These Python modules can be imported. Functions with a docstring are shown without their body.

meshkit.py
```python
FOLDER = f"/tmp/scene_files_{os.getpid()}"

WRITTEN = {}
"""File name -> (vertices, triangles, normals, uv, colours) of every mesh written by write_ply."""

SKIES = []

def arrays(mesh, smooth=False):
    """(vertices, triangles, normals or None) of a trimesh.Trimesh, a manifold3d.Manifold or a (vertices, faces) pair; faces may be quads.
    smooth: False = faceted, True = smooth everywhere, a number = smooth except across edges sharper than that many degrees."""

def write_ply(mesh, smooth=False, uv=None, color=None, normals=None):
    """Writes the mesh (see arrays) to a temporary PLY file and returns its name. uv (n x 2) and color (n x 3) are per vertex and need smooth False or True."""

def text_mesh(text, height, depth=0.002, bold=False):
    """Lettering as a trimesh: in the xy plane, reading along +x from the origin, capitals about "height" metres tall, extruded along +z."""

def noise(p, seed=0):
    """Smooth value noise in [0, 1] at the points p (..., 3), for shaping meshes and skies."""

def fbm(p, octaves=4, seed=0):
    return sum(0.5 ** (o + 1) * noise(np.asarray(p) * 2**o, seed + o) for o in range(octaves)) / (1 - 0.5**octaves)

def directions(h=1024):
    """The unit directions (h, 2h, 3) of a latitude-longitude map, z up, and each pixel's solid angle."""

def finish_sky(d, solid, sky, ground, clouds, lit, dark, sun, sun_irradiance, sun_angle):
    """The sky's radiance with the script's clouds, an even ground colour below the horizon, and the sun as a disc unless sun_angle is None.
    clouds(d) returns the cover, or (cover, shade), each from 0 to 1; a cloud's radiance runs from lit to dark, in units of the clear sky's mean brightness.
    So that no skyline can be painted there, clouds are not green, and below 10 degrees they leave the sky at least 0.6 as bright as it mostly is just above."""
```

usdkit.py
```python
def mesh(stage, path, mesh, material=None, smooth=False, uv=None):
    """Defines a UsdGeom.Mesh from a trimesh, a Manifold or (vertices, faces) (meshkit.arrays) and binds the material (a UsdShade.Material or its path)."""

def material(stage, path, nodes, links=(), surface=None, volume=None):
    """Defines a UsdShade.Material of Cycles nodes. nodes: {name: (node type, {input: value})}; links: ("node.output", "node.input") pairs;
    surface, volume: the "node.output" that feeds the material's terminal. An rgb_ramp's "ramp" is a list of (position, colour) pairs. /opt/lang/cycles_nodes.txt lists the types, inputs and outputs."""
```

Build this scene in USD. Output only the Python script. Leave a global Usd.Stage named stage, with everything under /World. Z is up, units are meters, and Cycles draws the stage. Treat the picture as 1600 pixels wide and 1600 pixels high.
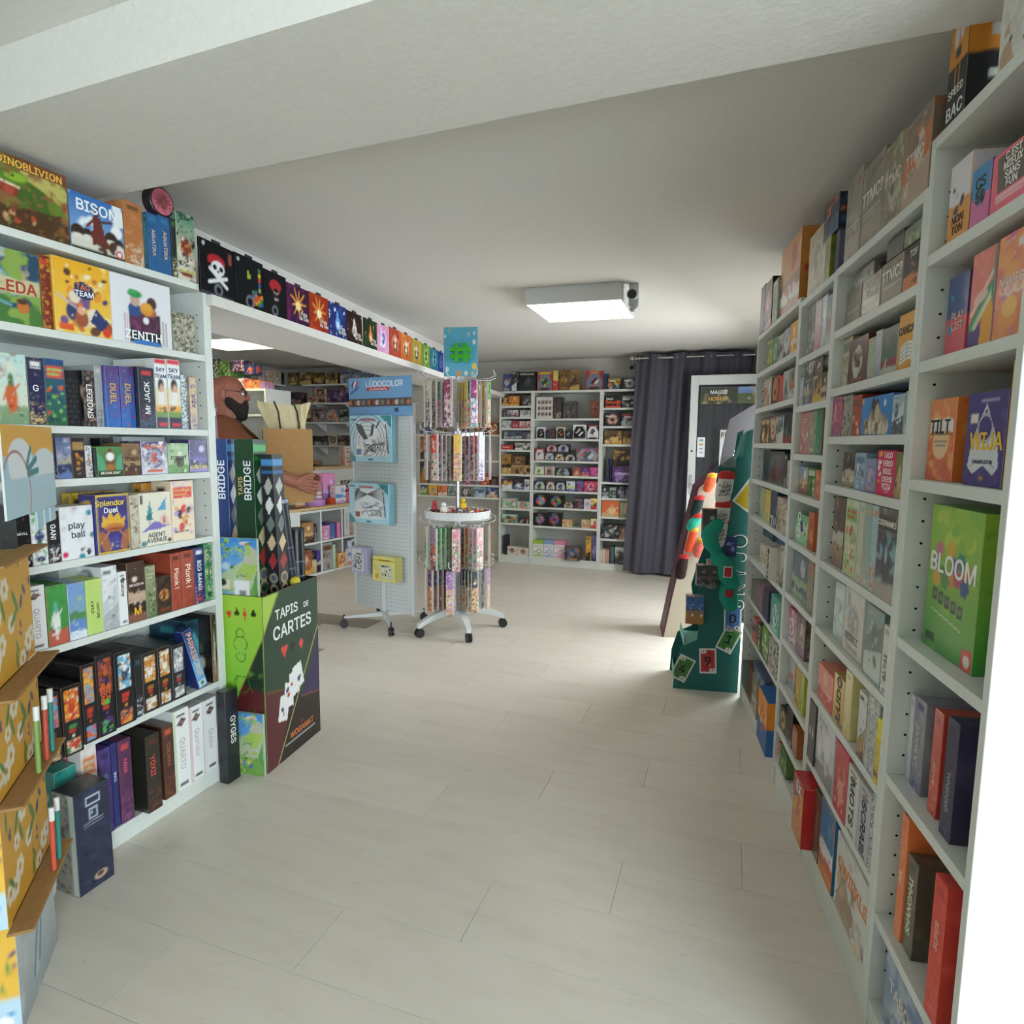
import math, random
import numpy as np, trimesh
import manifold3d as m3
import meshkit, usdkit
from pxr import Usd, UsdGeom, UsdLux, UsdShade, Gf, Sdf, Vt

stage = Usd.Stage.CreateInMemory()
UsdGeom.SetStageUpAxis(stage, UsdGeom.Tokens.z)
UsdGeom.SetStageMetersPerUnit(stage, 1.0)
UsdGeom.Xform.Define(stage, '/World')
UsdGeom.Scope.Define(stage, '/World/Looks')
PI = math.pi

# ------------------------------------------------------------------ camera
FPX, PITCH, ROLL, EYE = 970.09, .111, .010, 1.425
EXPOSURE = 1.4
_c, _s, _cr, _sr = math.cos(PITCH), math.sin(PITCH), math.cos(ROLL), math.sin(ROLL)
FWD = np.array([0, _c, -_s]); _u0 = np.array([0, _s, _c]); _r0 = np.array([1., 0, 0])
RIGHT = _cr*_r0 + _sr*_u0; UP = -_sr*_r0 + _cr*_u0
CAM = np.array([0, 0, EYE])
cam = UsdGeom.Camera.Define(stage, '/World/camera')
cam.CreateHorizontalApertureAttr(36.0); cam.CreateVerticalApertureAttr(36.0)
cam.CreateFocalLengthAttr(36.0*FPX/1600)
cam.CreateClippingRangeAttr(Gf.Vec2f(.05, 100))
cam.CreateExposureAttr(EXPOSURE)
cam.AddTransformOp().Set(Gf.Matrix4d(*RIGHT, 0, *UP, 0, *(-FWD), 0, *CAM, 1))

# ------------------------------------------------------------------ light
ANG = -.335                                   # the shop's own axes: E runs across the room, N runs along it
E_ = np.array([math.cos(ANG), math.sin(ANG), 0]); N_ = np.array([-math.sin(ANG), math.cos(ANG), 0])
def light_xf(prim, pos, direction):
    d = np.array(direction, float); d /= np.linalg.norm(d)
    x = np.cross([0, 0, 1.], -d); x /= np.linalg.norm(x); y = np.cross(-d, x)
    prim.AddTransformOp().Set(Gf.Matrix4d(*x, 0, *y, 0, *(-d), 0, *map(float, pos), 1))
def rect_light(name, pos, direction, w, h, power, color):
    l = UsdLux.RectLight.Define(stage, '/World/'+name)
    l.CreateWidthAttr(w); l.CreateHeightAttr(h); l.CreateIntensityAttr(power); l.CreateColorAttr(Gf.Vec3f(*color))
    light_xf(l, pos, direction); return l
dome = UsdLux.DomeLight.Define(stage, '/World/sky')
dome.CreateIntensityAttr(1.0); dome.CreateColorAttr(Gf.Vec3f(.75, .85, 1.0))
FRONT = -2.6                                 # the shop window stands here along N
rect_light('shop_window_daylight', E_*3.8 + N_*(FRONT-.05) + np.array([0, 0, 1.3]), N_ - .18*E_ + np.array([0, 0, -.22]), 3.3, 1.95, 5.3, (.76, .94, 1.0))
rect_light('doorway_daylight', np.array([2.30, 4.42, 1.10]), (-.80, .50, -.55), 1.25, 1.6, 4.6, (.90, .96, 1.0))

# ------------------------------------------------------------------ materials
def lin(h):
    if not isinstance(h, str): return np.array(h, float)
    h = h.lstrip('#')
    if len(h) == 3: h = ''.join(c*2 for c in h)
    c = np.array([int(h[i:i+2], 16)/255 for i in (0, 2, 4)])
    return np.where(c <= .04045, c/12.92, ((c+.055)/1.055)**2.4)
MATS = {}
def plain(name, color, rough=.5, metal=0., spec=.5, emit=None, coat=0., trans=0., ior=1.5, sheen=0.):
    if name in MATS: return MATS[name]
    p = {"base_color": lin(color), "roughness": rough, "metallic": metal, "specular_ior_level": spec, "ior": ior}
    if coat: p["coat_weight"] = coat; p["coat_roughness"] = .12
    if trans: p["transmission_weight"] = trans
    if sheen: p["sheen_weight"] = sheen
    if emit: p["emission_color"] = lin(emit[0]); p["emission_strength"] = emit[1]
    MATS[name] = usdkit.material(stage, '/World/Looks/'+name, {"p": ("principled_bsdf", p)}, [], surface="p.BSDF")
    return MATS[name]
def bumpy(name, color, color2, scale, strength, rough=.7, dist=.002, stretch=(1, 1, 1), detail=4., spec=.4):
    MATS[name] = usdkit.material(stage, '/World/Looks/'+name, {
        "g": ("texture_coordinate", {}), "m": ("mapping", {"scale": stretch}),
        "n": ("noise_texture", {"scale": scale, "detail": detail, "roughness": .6}),
        "r": ("rgb_ramp", {"ramp": [(.3, lin(color)), (.7, lin(color2))]}),
        "b": ("bump", {"strength": strength, "distance": dist}),
        "p": ("principled_bsdf", {"roughness": rough, "specular_ior_level": spec})},
        [("g.object", "m.vector"), ("m.vector", "n.vector"), ("n.fac", "r.fac"), ("r.color", "p.base_color"), ("n.fac", "b.height"), ("b.normal", "p.normal")], surface="p.BSDF")
    return MATS[name]
def printed(name, rough, coat=0., spec=.5):
    p = {"roughness": rough, "specular_ior_level": spec}
    if coat: p["coat_weight"] = coat; p["coat_roughness"] = .15
    MATS[name] = usdkit.material(stage, '/World/Looks/'+name, {"a": ("attribute", {"attribute": "Cd"}), "p": ("principled_bsdf", p)},
        [("a.color", "p.base_color")], surface="p.BSDF")
    return MATS[name]
PRINT = printed('printed_card', .42)
GLOSSY = printed('printed_shrink_wrap', .3, .35)
SOFT = printed('printed_cloth', .9, 0, .2)
WHITE = bumpy('white_laminate', 'd9dcd6', 'dee1db', 60, .02, .42)
WALLP = bumpy('wall_paint', 'dedad3', 'e4e0d9', 90, .12, .85, .002)
CEIL = bumpy('ceiling_plaster', 'e2dfd9', 'e8e5df', 55, .35, .9, .004)
CARD = bumpy('raw_cardboard', '9a7446', 'a57e4e', 40, .05, .85)
CARDEDGE = plain('cardboard_edge', 'a9864f', .9)
CHROME = plain('chrome', 'c8c8c8', .22, 1.)
WIRE = plain('white_wire', 'dadad8', .35)
BLACKP = plain('black_plastic', '17181a', .45)
WHITEP = plain('white_plastic', 'd8dad8', .4)
GREYM = plain('grey_metal', 'b4b8ba', .4, .3)
CURT = bumpy('curtain_fabric', '4d4a55', '55525d', 300, .1, .75, .001)
SKIN = bumpy('skin', '8a5240', '935a47', 30, .03, .55)
SHIRT = bumpy('brown_cotton', '6b3c22', '744228', 120, .08, .9)
TROUS = plain('dark_trousers', '2a2c34', .9)
BEARD = bumpy('dark_beard', '1b1412', '261c18', 200, .4, .9, .004)
WOOD = bumpy('pale_wood', 'c6a878', 'd4b888', 8, .03, .5, .001, (1, 12, 12))
HOLE = plain('pin_hole', '14120f', .9)
def floor_mat(name, c0, c1, c2):
    MATS[name] = usdkit.material(stage, '/World/Looks/'+name, {
        "g": ("geometry", {}), "rot": ("vector_rotate", {"rotate_type": "z_axis", "angle": -ANG}),
        "m": ("mapping", {"scale": (1.3, 5, 1)}), "n": ("noise_texture", {"scale": 3.2, "detail": 6., "roughness": .62}),
        "m2": ("mapping", {"scale": (3.0, 12, 1)}), "n2": ("noise_texture", {"scale": 3.5, "detail": 7., "roughness": .7}),
        "r": ("rgb_ramp", {"ramp": [(.25, lin(c0)), (.5, lin(c1)), (.8, lin(c2))]}),
        "r2": ("rgb_ramp", {"ramp": [(.63, (1, 1, 1)), (.80, lin('a79f92'))]}),
        "x": ("mix", {"mix_type": "multiply", "fac": .8}),
        "b": ("bump", {"strength": .06, "distance": .001}),
        "p": ("principled_bsdf", {"roughness": .34, "specular_ior_level": .5})},
        [("g.position", "rot.vector"), ("rot.vector", "m.vector"), ("m.vector", "n.vector"), ("rot.vector", "m2.vector"), ("m2.vector", "n2.vector"),
         ("n.fac", "r.fac"), ("n2.fac", "r2.fac"), ("r.color", "x.color1"), ("r2.color", "x.color2"), ("x.color", "p.base_color"), ("n2.fac", "b.height"), ("b.normal", "p.normal")], surface="p.BSDF")
    return MATS[name]
FLOORS = [floor_mat('plank_a', 'd9d1c3', 'e0d9cc', 'e4ddd1'), floor_mat('plank_b', 'dcd4c6', 'e2dbce', 'e6dfd3'), floor_mat('plank_c', 'd6cec0', 'ded7ca', 'e2dbcf')]
CLEAR = usdkit.material(stage, '/World/Looks/window_pane', {"t": ("transparent_bsdf", {"color": (.95, .97, .97)}), "g": ("glossy_bsdf", {"roughness": .02}), "f": ("fresnel", {"IOR": 1.5}), "m": ("mix_closure", {})},
    [("f.fac", "m.fac"), ("t.BSDF", "m.closure1"), ("g.BSDF", "m.closure2")], surface="m.closure")
FILM = usdkit.material(stage, '/World/Looks/clear_film', {"t": ("transparent_bsdf", {"color": (.97, .97, .98)}), "g": ("glossy_bsdf", {"roughness": .12}), "m": ("mix_closure", {"fac": .22})},
    [("t.BSDF", "m.closure1"), ("g.BSDF", "m.closure2")], surface="m.closure")
MATS['clear_film'] = FILM
def ink(h): return plain('ink_'+h, h, .5)

# ------------------------------------------------------------------ prims
USED = {}
def numbered(parent, name):
    k = (parent, name); n = USED.get(k, 0); USED[k] = n+1
    return f'{parent}/{name}' + (f'_{n:03d}' if n else '')
def say(prim, label=None, cat=None, group=None, kind=None):
    for k, v in (('label', label), ('category', cat), ('group', group), ('kind', kind)):
        if v: prim.SetCustomDataByKey(k, v)
def thing(name, label=None, cat=None, loc=(0, 0, 0), rot=0., group=None, kind=None):
    p = numbered('/World', name); x = UsdGeom.Xform.Define(stage, p)
    x.AddTranslateOp().Set(Gf.Vec3d(*map(float, loc)))
    if rot: x.AddRotateZOp().Set(math.degrees(rot))
    say(x.GetPrim(), label, cat, group, kind); return p
def part(parent, name, mesh, mat, cd=None, smooth=False, label=None, kind=None):
    p = numbered(parent, name)
    if cd is not None:
        m = usdkit.mesh(stage, p, mesh, mat)
        UsdGeom.PrimvarsAPI(m).CreatePrimvar('Cd', Sdf.ValueTypeNames.Color3fArray, 'vertex').Set(Vt.Vec3fArray.FromNumpy(np.asarray(cd, np.float32)))
    else:
        m = usdkit.mesh(stage, p, mesh, mat, smooth=smooth)
    say(m.GetPrim(), label, kind=kind); return p
def solo(name, mesh, mat, label=None, cat=None, group=None, kind=None, cd=None, smooth=False):
    p = part('/World', name, mesh, mat, cd, smooth); say(stage.GetPrimAtPath(p), label, cat, group, kind); return p

# ------------------------------------------------------------------ shapes
def box(x0, x1, y0, y1, z0, z1):
    m = trimesh.creation.box([x1-x0, y1-y0, z1-z0]); m.apply_translation([(x0+x1)/2, (y0+y1)/2, (z0+z1)/2]); return m
def cbox(x0, x1, y0, y1, z0, z1, c=.003):
    """a box with chamfered edges"""
    lo = np.array([x0, y0, z0], float); hi = np.array([x1, y1, z1], float); c = min(c, (hi-lo).min()*.45)
    pts = []
    for ax in range(3):
        a, b = lo+c, hi-c; a[ax], b[ax] = lo[ax], hi[ax]
        for k in range(8): pts.append([(a, b)[k >> i & 1][i] for i in range(3)])
    return trimesh.convex.convex_hull(np.array(pts))
def cat(ms): return trimesh.util.concatenate([m for m in ms if m is not None])
def cyl(p, q, r, n=12):
    p, q = np.array(p, float), np.array(q, float)
    return trimesh.creation.cylinder(radius=r, segment=[p, q], sections=n)
def tube(pts, r, n=6):
    pts = np.array(pts, float); P = []; up = np.array([0, 0, 1.])
    for i, p in enumerate(pts):
        t = pts[min(i+1, len(pts)-1)]-pts[max(i-1, 0)]; t /= np.linalg.norm(t)
        a = np.cross(t, up if abs(t[2]) < .9 else [1, 0, 0]); a /= np.linalg.norm(a); b = np.cross(t, a)
        rr = r[i] if np.ndim(r) else r
        P += [p+rr*(math.cos(k*2*PI/n)*a+math.sin(k*2*PI/n)*b) for k in range(n)]
    f = []
    for i in range(len(pts)-1):
        for k in range(n):
            a, b = i*n+k, i*n+(k+1) % n; f += [[a, b, b+n], [a, b+n, a+n]]
    s, e = len(P), len(P)+1; P += [pts[0], pts[-1]]
    for k in range(n): f += [[s, (k+1) % n, k], [e, (len(pts)-1)*n+k, (len(pts)-1)*n+(k+1) % n]]
    m = trimesh.Trimesh(P, f, process=False); m.fix_normals(); return m
def lathe(prof, n=32): return trimesh.creation.revolve(np.array(prof, float), sections=n)
def prism(poly, d0, d1):
    """outline in x,z made solid from y=d0 to y=d1"""
    from shapely.geometry import Polygon
    m = trimesh.creation.extrude_polygon(Polygon(poly).buffer(0), d1-d0, engine='earcut')
    v = m.vertices.copy(); m.vertices = np.c_[v[:, 0], d1-v[:, 2], v[:, 1]]; m.fix_normals(); return m
def move(m, t=(0, 0, 0), rz=0., rx=0., ry=0.):
    T = trimesh.transformations
    if rx: m.apply_transform(T.rotation_matrix(rx, [1, 0, 0]))
    if ry: m.apply_transform(T.rotation_matrix(ry, [0, 1, 0]))
    if rz: m.apply_transform(T.rotation_matrix(rz, [0, 0, 1]))
    m.apply_translation(t); return m
TXT = {}
def lettering(text, cap, w_max=None, rot=0, bold=True, h_max=None):
    """flat lettering in x,z facing -y, centred on the origin"""
    k = (text, bold)
    if k not in TXT:
        m = meshkit.text_mesh(text, 1.0, .01, bold); v = np.array(m.vertices); lo, hi = v.min(0), v.max(0)
        v[:, :2] -= (lo[:2]+hi[:2])/2; TXT[k] = (v, np.array(m.faces), hi-lo)
    v, f, ext = TXT[k]; s = cap
    if w_max: s = min(s, w_max/ext[0])
    if h_max: s = min(s, h_max/ext[1])
    x, y, z = v[:, 0]*s, v[:, 1]*s, v[:, 2]*.05
    if rot == 90: x, y = -y, x
    if rot == -90: x, y = y, -x
    return trimesh.Trimesh(np.c_[x, -.0003-z, y], f, process=False)

class Wall:
    def __init__(s, o, ang):
        s.o = np.array([o[0], o[1], 0.]); s.a = ang; s.d = np.array([math.cos(ang), math.sin(ang), 0]); s.n = np.array([s.d[1], -s.d[0], 0])
    def pt(s, u, v, z): return s.o + s.d*u + s.n*v + np.array([0, 0, z])
WL = Wall((-1.202, 2.506), math.atan2(.943, .333))
WR = Wall((.888, 1.404), math.atan2(2.020, .422)+PI)
WB = Wall((.224, 7.227), ANG)
WC = Wall((-2.186, 6.308), math.atan2(.764, .385))
WV = Wall((-2.62, 6.6), ANG)
WW_ = Wall(WB.pt(-3.43, 0, 0), ANG+PI/2)
WK = Wall((-1.193, 2.467), math.atan2(2.709, .605))
WALLS = {'L': WL, 'R': WR, 'B': WB, 'C': WC, 'V': WV, 'W': WW_}

# ------------------------------------------------------------------ printed art (vertex colours of print on card)
class Art:
    def __init__(s, U, V, asp, seed, cell=.01):
        s.U, s.V, s.asp, s.seed, s.e = U, V, asp, seed, cell; s.c = np.zeros((len(U), 3)); s.rng = np.random.default_rng(seed)
    def mixin(s, a, col): a = np.clip(a, 0, 1)[:, None]; s.c = s.c*(1-a)+lin(col)*a
    def fill(s, col): s.c[:] = lin(col)
    def grad(s, top, bot): t = s.V[:, None]; s.c = lin(top)*t+lin(bot)*(1-t)
    def ell(s, x, y, rx, ry, col, rot=0.):
        dx, dy = s.U-x, (s.V-y)/s.asp; ry = ry/s.asp
        if rot: dx, dy = dx*math.cos(rot)+dy*math.sin(rot), -dx*math.sin(rot)+dy*math.cos(rot)
        d = np.sqrt((dx/rx)**2+(dy/ry)**2); s.mixin((1-d)*min(rx, ry)/s.e+.5, col)
    def circ(s, x, y, r, col): s.ell(x, y, r, r*s.asp, col)
    def ring(s, x, y, r, w, col):
        d = np.hypot(s.U-x, (s.V-y)/s.asp); s.mixin((w/2-abs(d-r))/s.e+.5, col)
    def rect(s, x0, y0, x1, y1, col):
        d = np.minimum(np.minimum(s.U-x0, x1-s.U), np.minimum(s.V-y0, y1-s.V)/s.asp); s.mixin(d/s.e+.5, col)
    def poly(s, P, col):
        P = np.array(P, float); ins = np.zeros(len(s.U), bool); j = len(P)-1
        for i in range(len(P)):
            a, b = P[i], P[j]
            if a[1] != b[1]: ins ^= ((a[1] > s.V) != (b[1] > s.V)) & (s.U < (b[0]-a[0])*(s.V-a[1])/(b[1]-a[1])+a[0])
            j = i
        s.mixin(ins*1., col)
    def line(s, x0, y0, x1, y1, w, col):
        ax, ay = x1-x0, (y1-y0)/s.asp; L = ax*ax+ay*ay+1e-12; px, py = s.U-x0, (s.V-y0)/s.asp
        t = np.clip((px*ax+py*ay)/L, 0, 1); d = np.hypot(px-t*ax, py-t*ay); s.mixin((w/2-d)/s.e+.5, col)
    def noise(s, scale, seed=0, oct=3):
        return meshkit.fbm(np.stack([s.U*scale+9.3, s.V/s.asp*scale+4.1, np.full(len(s.U), (s.seed*7+seed) % 97+.5)], -1), oct, s.seed+seed)
    def cloud(s, col, scale, thr=.5, soft=.08, seed=0, amt=1.): s.mixin((s.noise(scale, seed)-thr)/soft*amt, col)
    def blobs(s, n, cols, x=(.15, .85), y=(.15, .85), r=(.04, .12)):
        for k in range(n):
            q = s.rng.uniform(*r); s.ell(s.rng.uniform(*x), s.rng.uniform(*y), q, q*s.asp*s.rng.uniform(.5, 1.6), cols[k % len(cols)], s.rng.uniform(-.8, .8))

def paint(art, code, desc, face):
    M, _, cols = code.partition(':'); C = cols.split(); g = lambda i: C[min(i, len(C)-1)]
    A = art
    if face == 'F' and desc in CUSTOM: CUSTOM[desc](A, C); return
    if face != 'F' and M in 'FIKCWOT': # ends of a box carry a plain band of the cover's print
        A.fill(g(0)); A.cloud(g(1), 5, .5, .2, 3, .6)
        if M == 'C' or M == 'O': A.fill(g(0))
        elif M == 'T' and face == 'T': A.fill(g(1))
        elif M == 'T': A.fill(g(1)); 
        elif face in 'LR': A.blobs(5, C[2:] or C, (.2, .8), (.2, .8), (.08, .2)); A.rect(.3, .8, .7, .9, g(2))
        return
    if M == 'F':
        k = A.seed % 5; rn = A.rng; A.grad(g(0), g(1)); A.cloud(g(1), 2.2, .54, .08, 5, .6); A.cloud(g(4), 3.2, .57, .12, 1, .5)
        if k == 0:      # a standing figure on a ground
            A.mixin((.28-A.V+.2*(A.noise(2.5, 8)-.5))/.05, g(3)); x = rn.uniform(.4, .6); A.ell(x, .38, .2, .22, g(2)); A.ell(x, .62, .1, .1, g(5)); A.line(x-.15, .5, x-.28, .34, .07, g(2)); A.line(x+.15, .5, x+.3, .58, .06, g(2)); A.blobs(7, C[2:], (.1, .9), (.06, .3), (.03, .08))
        elif k == 1:    # a landscape under a disc
            A.circ(rn.uniform(.3, .7), .72, .15, g(5)); A.mixin((.5-A.V+.35*(A.noise(2, 8)-.5))/.03, g(3)); A.mixin((.34-A.V+.3*(A.noise(3, 9)-.5))/.03, g(4)); A.mixin((.16-A.V+.2*(A.noise(4, 3)-.5))/.03, g(2)); A.blobs(5, [g(5), g(2)], (.15, .85), (.15, .4), (.03, .07))
        elif k == 2:    # a title band over a crowd
            A.rect(.08, .72, .92, .9, g(3)); A.rect(.14, .76, .7, .79, g(5)); A.rect(.14, .83, .86, .86, g(5)); A.blobs(16, C[2:], (.08, .92), (.08, .6), (.05, .13)); A.blobs(10, [g(5), g(0)], (.1, .9), (.1, .6), (.02, .05))
        elif k == 3:    # a big emblem
            A.circ(.5, .5, .34, g(3)); A.circ(.5, .5, .28, g(2)); A.cloud(g(5), 5, .55, .06, 6, .7); A.ell(.5, .5, .14, .16, g(4)); A.blobs(6, [g(5), g(3)], (.3, .7), (.36, .64), (.03, .07)); A.rect(.2, .06, .8, .14, g(4))
        else:           # slanted colour fields
            s0 = rn.uniform(.2, .6); A.poly([(0, s0), (1, s0+.3), (1, 0), (0, 0)], g(3)); A.poly([(0, s0-.2), (1, s0-.05), (1, 0), (0, 0)], g(2)); A.ell(rn.uniform(.3, .7), .6, .18, .2, g(5)); A.blobs(8, C[2:], (.15, .85), (.2, .8), (.04, .1)); A.rect(.1, .88, .6, .94, g(4))
        A.cloud(g(5), 12, .68, .1, 9, .5); A.cloud(g(0), 9, .6, .1, 12, .4)
    elif M == 'S':
        A.fill(g(0)); A.cloud(g(2), 3, .5, .15, 1, .7); A.cloud(g(1), 6, .64, .1, 2, .18)
        if face == 'F':
            A.rect(.2, .88, .8, .95, g(1)); A.rect(.25, .05, .75, .09, g(3)); k = A.c.copy(); A.cloud(g(3), 5, .5, .08, 4, .8); A.cloud(g(1), 8, .6, .08, 6, .5); w_ = np.clip((.36-A.V)/.1, 0, 1)[:, None]*.8; A.c = k*(1-w_)+A.c*w_
    elif M == 'G':
        A.grad(g(0), g(1)); A.cloud(g(2), 4, .58, .1, 1, .5); A.cloud(g(3), 5, .62, .1, 2, .5)
        if desc in CUSTOM and face == 'F': CUSTOM[desc](A, C)
    elif M == 'P':
        A.fill(g(0)); A.cloud(g(1), 3, .5, .3, 1, .5)
    elif M == 'N':
        A.fill(g(0)); 
        for k in range(1, len(C)): A.cloud(C[k], 5+k*2, .52, .05, k*3)
    elif M == 'D':
        A.fill(g(0))
        for i in range(4):
            for j in range(9): A.ell(.17+.22*i, .07+.095*j, .06, .022, g(1+(i+j) % 2))
    elif M == 'Q':
        A.fill(g(0)); A.rect(0, 0, .07, 1, g(2))
        if face == 'F':
            A.poly([(.5, .9), (.85, .86), (.5, .79), (.16, .83)], g(1)); A.rect(.25, .045, .8, .08, '303030'); A.rect(.2, .92, .75, .945, '303030')
            A.line(.3, .845, .7, .845, .05, 'a08880'); A.line(.45, .87, .6, .82, .05, 'a08880')
        else: A.fill('c2c2c0' if face == 'T' else g(0))
    elif M == 'H':
        A.fill(g(0))
        if face == 'F':
            top = (A.V > .5) & (abs(A.U-.5) < .36) & (A.V < .95); k = A.c.copy(); A.c[:] = lin(g(1)); A.cloud(g(2), 4, .45, .1, 1); A.cloud(g(3), 5, .52, .08, 2); A.ell(.5, .7, .18, .1, g(3)); A.ell(.52, .78, .12, .05, g(2)); A.cloud(g(4), 9, .6, .06, 3)
            A.c = np.where(top[:, None], A.c, k); A.rect(.3, .38, .7, .44, g(5)); A.rect(.3, .32, .62, .37, 'c83c2c'); A.circ(.5, .27, .08, g(4))
            low = (A.V < .22) & (abs(A.U-.5) < .36) & (A.V > .03); k = A.c.copy(); A.c[:] = lin(g(3)); A.cloud(g(4), 5, .48, .08, 6); A.cloud(g(5), 7, .55, .08, 7); A.c = np.where(low[:, None], A.c, k)
        else: A.cloud('2a2624', 5, .55, .1, 1)
    elif M == 'B2':
        A.fill(g(0)); A.mixin((.5-A.V+.12*(A.noise(2, 1)-.5))/.02, g(1))
        if face == 'F': A.blobs(7, [g(2), g(3)], (.2, .8), (.3, .75), (.05, .13))
        else: A.rect(.3, .3, .7, .36, g(2)); A.rect(.3, .6, .7, .78, g(3))
    elif M == 'C':
        A.fill(g(0)); A.poly([(.08, .06), (.92, .06), (.98, .45), (.75, .88), (.25, .88), (.02, .45)], g(1)); A.rect(.2, .02, .8, .14, g(2))
        x, y, r = .5, .47, .3; q = r*A.asp
        A.poly([(x, y+q), (x+r, y), (x, y-q), (x-r, y)], g(2))
        for i in range(3):
            for j in range(3):
                cx, cy = x+(i-j)*r/3, y+(i+j-2)*q/3
                A.poly([(cx, cy+q*.28), (cx+r*.28, cy), (cx, cy-q*.28), (cx-r*.28, cy)], [g(3), g(2), g(4), g(5), g(2), g(3), g(5), g(2), g(4)][i*3+j])
        A.rect(.1, .9, .9, .97, g(3))
    elif M == 'O':
        A.fill(g(0))
        for k in range(7 if 'hexagon' in desc else 8):
            a = k*2*PI/7; A.circ(.5+.22*math.cos(a), .5+.22*A.asp*math.sin(a)*.8, .11, C[1+k % 4]); 
            if 'ring' in desc: A.circ(.5+.22*math.cos(a), .5+.22*A.asp*math.sin(a)*.8, .05, g(0))
        A.circ(.5, .5, .1, g(0) if 'ring' in desc else C[3]); A.rect(.35, .86, .65, .9, 'a8a8a8'); A.rect(.46, .05, .54, .08, 'c0c0c0')
    elif M == 'K':
        A.fill(g(0)); A.circ(.52, .55, .24, g(1)); A.ring(.52, .55, .14, .03, 'c89868'); A.blobs(6, ['3a2418'], (.4, .64), (.45, .65), (.02, .04)); A.rect(.08, .75, .3, .8, '606060'); A.rect(.08, .64, .26, .67, '808080')
        A.line(0, .5, 1, .5, .02, 'a8a098')
    elif M == 'I':
        A.fill(g(0))
        for i in range(4):
            for j in range(3): A.rect(.1+.22*i, .12+.28*j, .26+.22*i, .28+.28*j, [g(1), g(2), '685850'][(i+j) % 3])
        A.cloud('c8c0b8', 14, .6, .08, 1, .5)
    elif M == 'T':
        A.fill(g(0)); A.mixin((A.V-.8)/.01, g(1)); A.circ(.62, .35, .26, g(2)); A.circ(.62, .35, .15, g(0)); A.rect(.12, .62, .8, .68, 'b8a8a8'); A.ell(.2, .3, .12, .05, '98a0a0'); A.rect(.1, .06, .9, .16, g(1))
    elif M == 'W':
        A.fill(g(0))
        if desc in CUSTOM: CUSTOM[desc](A, C)
    else: A.fill(g(0))

def c_dino(A, C):
    A.grad('5a3420', '2e2416'); A.cloud('c8b858', 1.6, .5, .15, 1, .5); A.ell(.62, .7, .4, .2, 'b8b060'); A.cloud('6a7c30', 2.5, .55, .1, 2, .6); A.rect(0, .84, 1, 1, '6e4028'); A.cloud('8a4c30', 6, .5, .1, 3, .5)
    A.ell(.5, .53, .42, .17, '40601e', -.35); A.ell(.22, .68, .24, .12, '4f7824', .2); A.ell(.3, .72, .15, .06, '8cae30', .1); A.ell(.84, .4, .1, .2, '5c7c26', .5); A.line(.88, .3, .6, .22, .05, '7a9a34'); A.line(.4, .4, .3, .2, .07, '4c6c22')
    A.poly([(.05, .63), (.34, .6), (.3, .47), (.18, .42), (.08, .5)], '8a2c24'); A.ell(.2, .52, .07, .06, 'b04434'); A.line(.06, .62, .33, .59, .03, 'e8d8b0'); A.circ(.26, .73, .02, '1a1408')
    A.mixin((.33-A.V+.3*(A.noise(3, 4)-.5))/.03, '4a3018'); A.cloud('8a5a30', 8, .56, .08, 5, .6); A.blobs(10, ['a84828', 'c89868', '7a4020'], (.1, .7), (.12, .3), (.015, .04)); A.cloud('6c7c30', 10, .62, .06, 7, .6)
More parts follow.
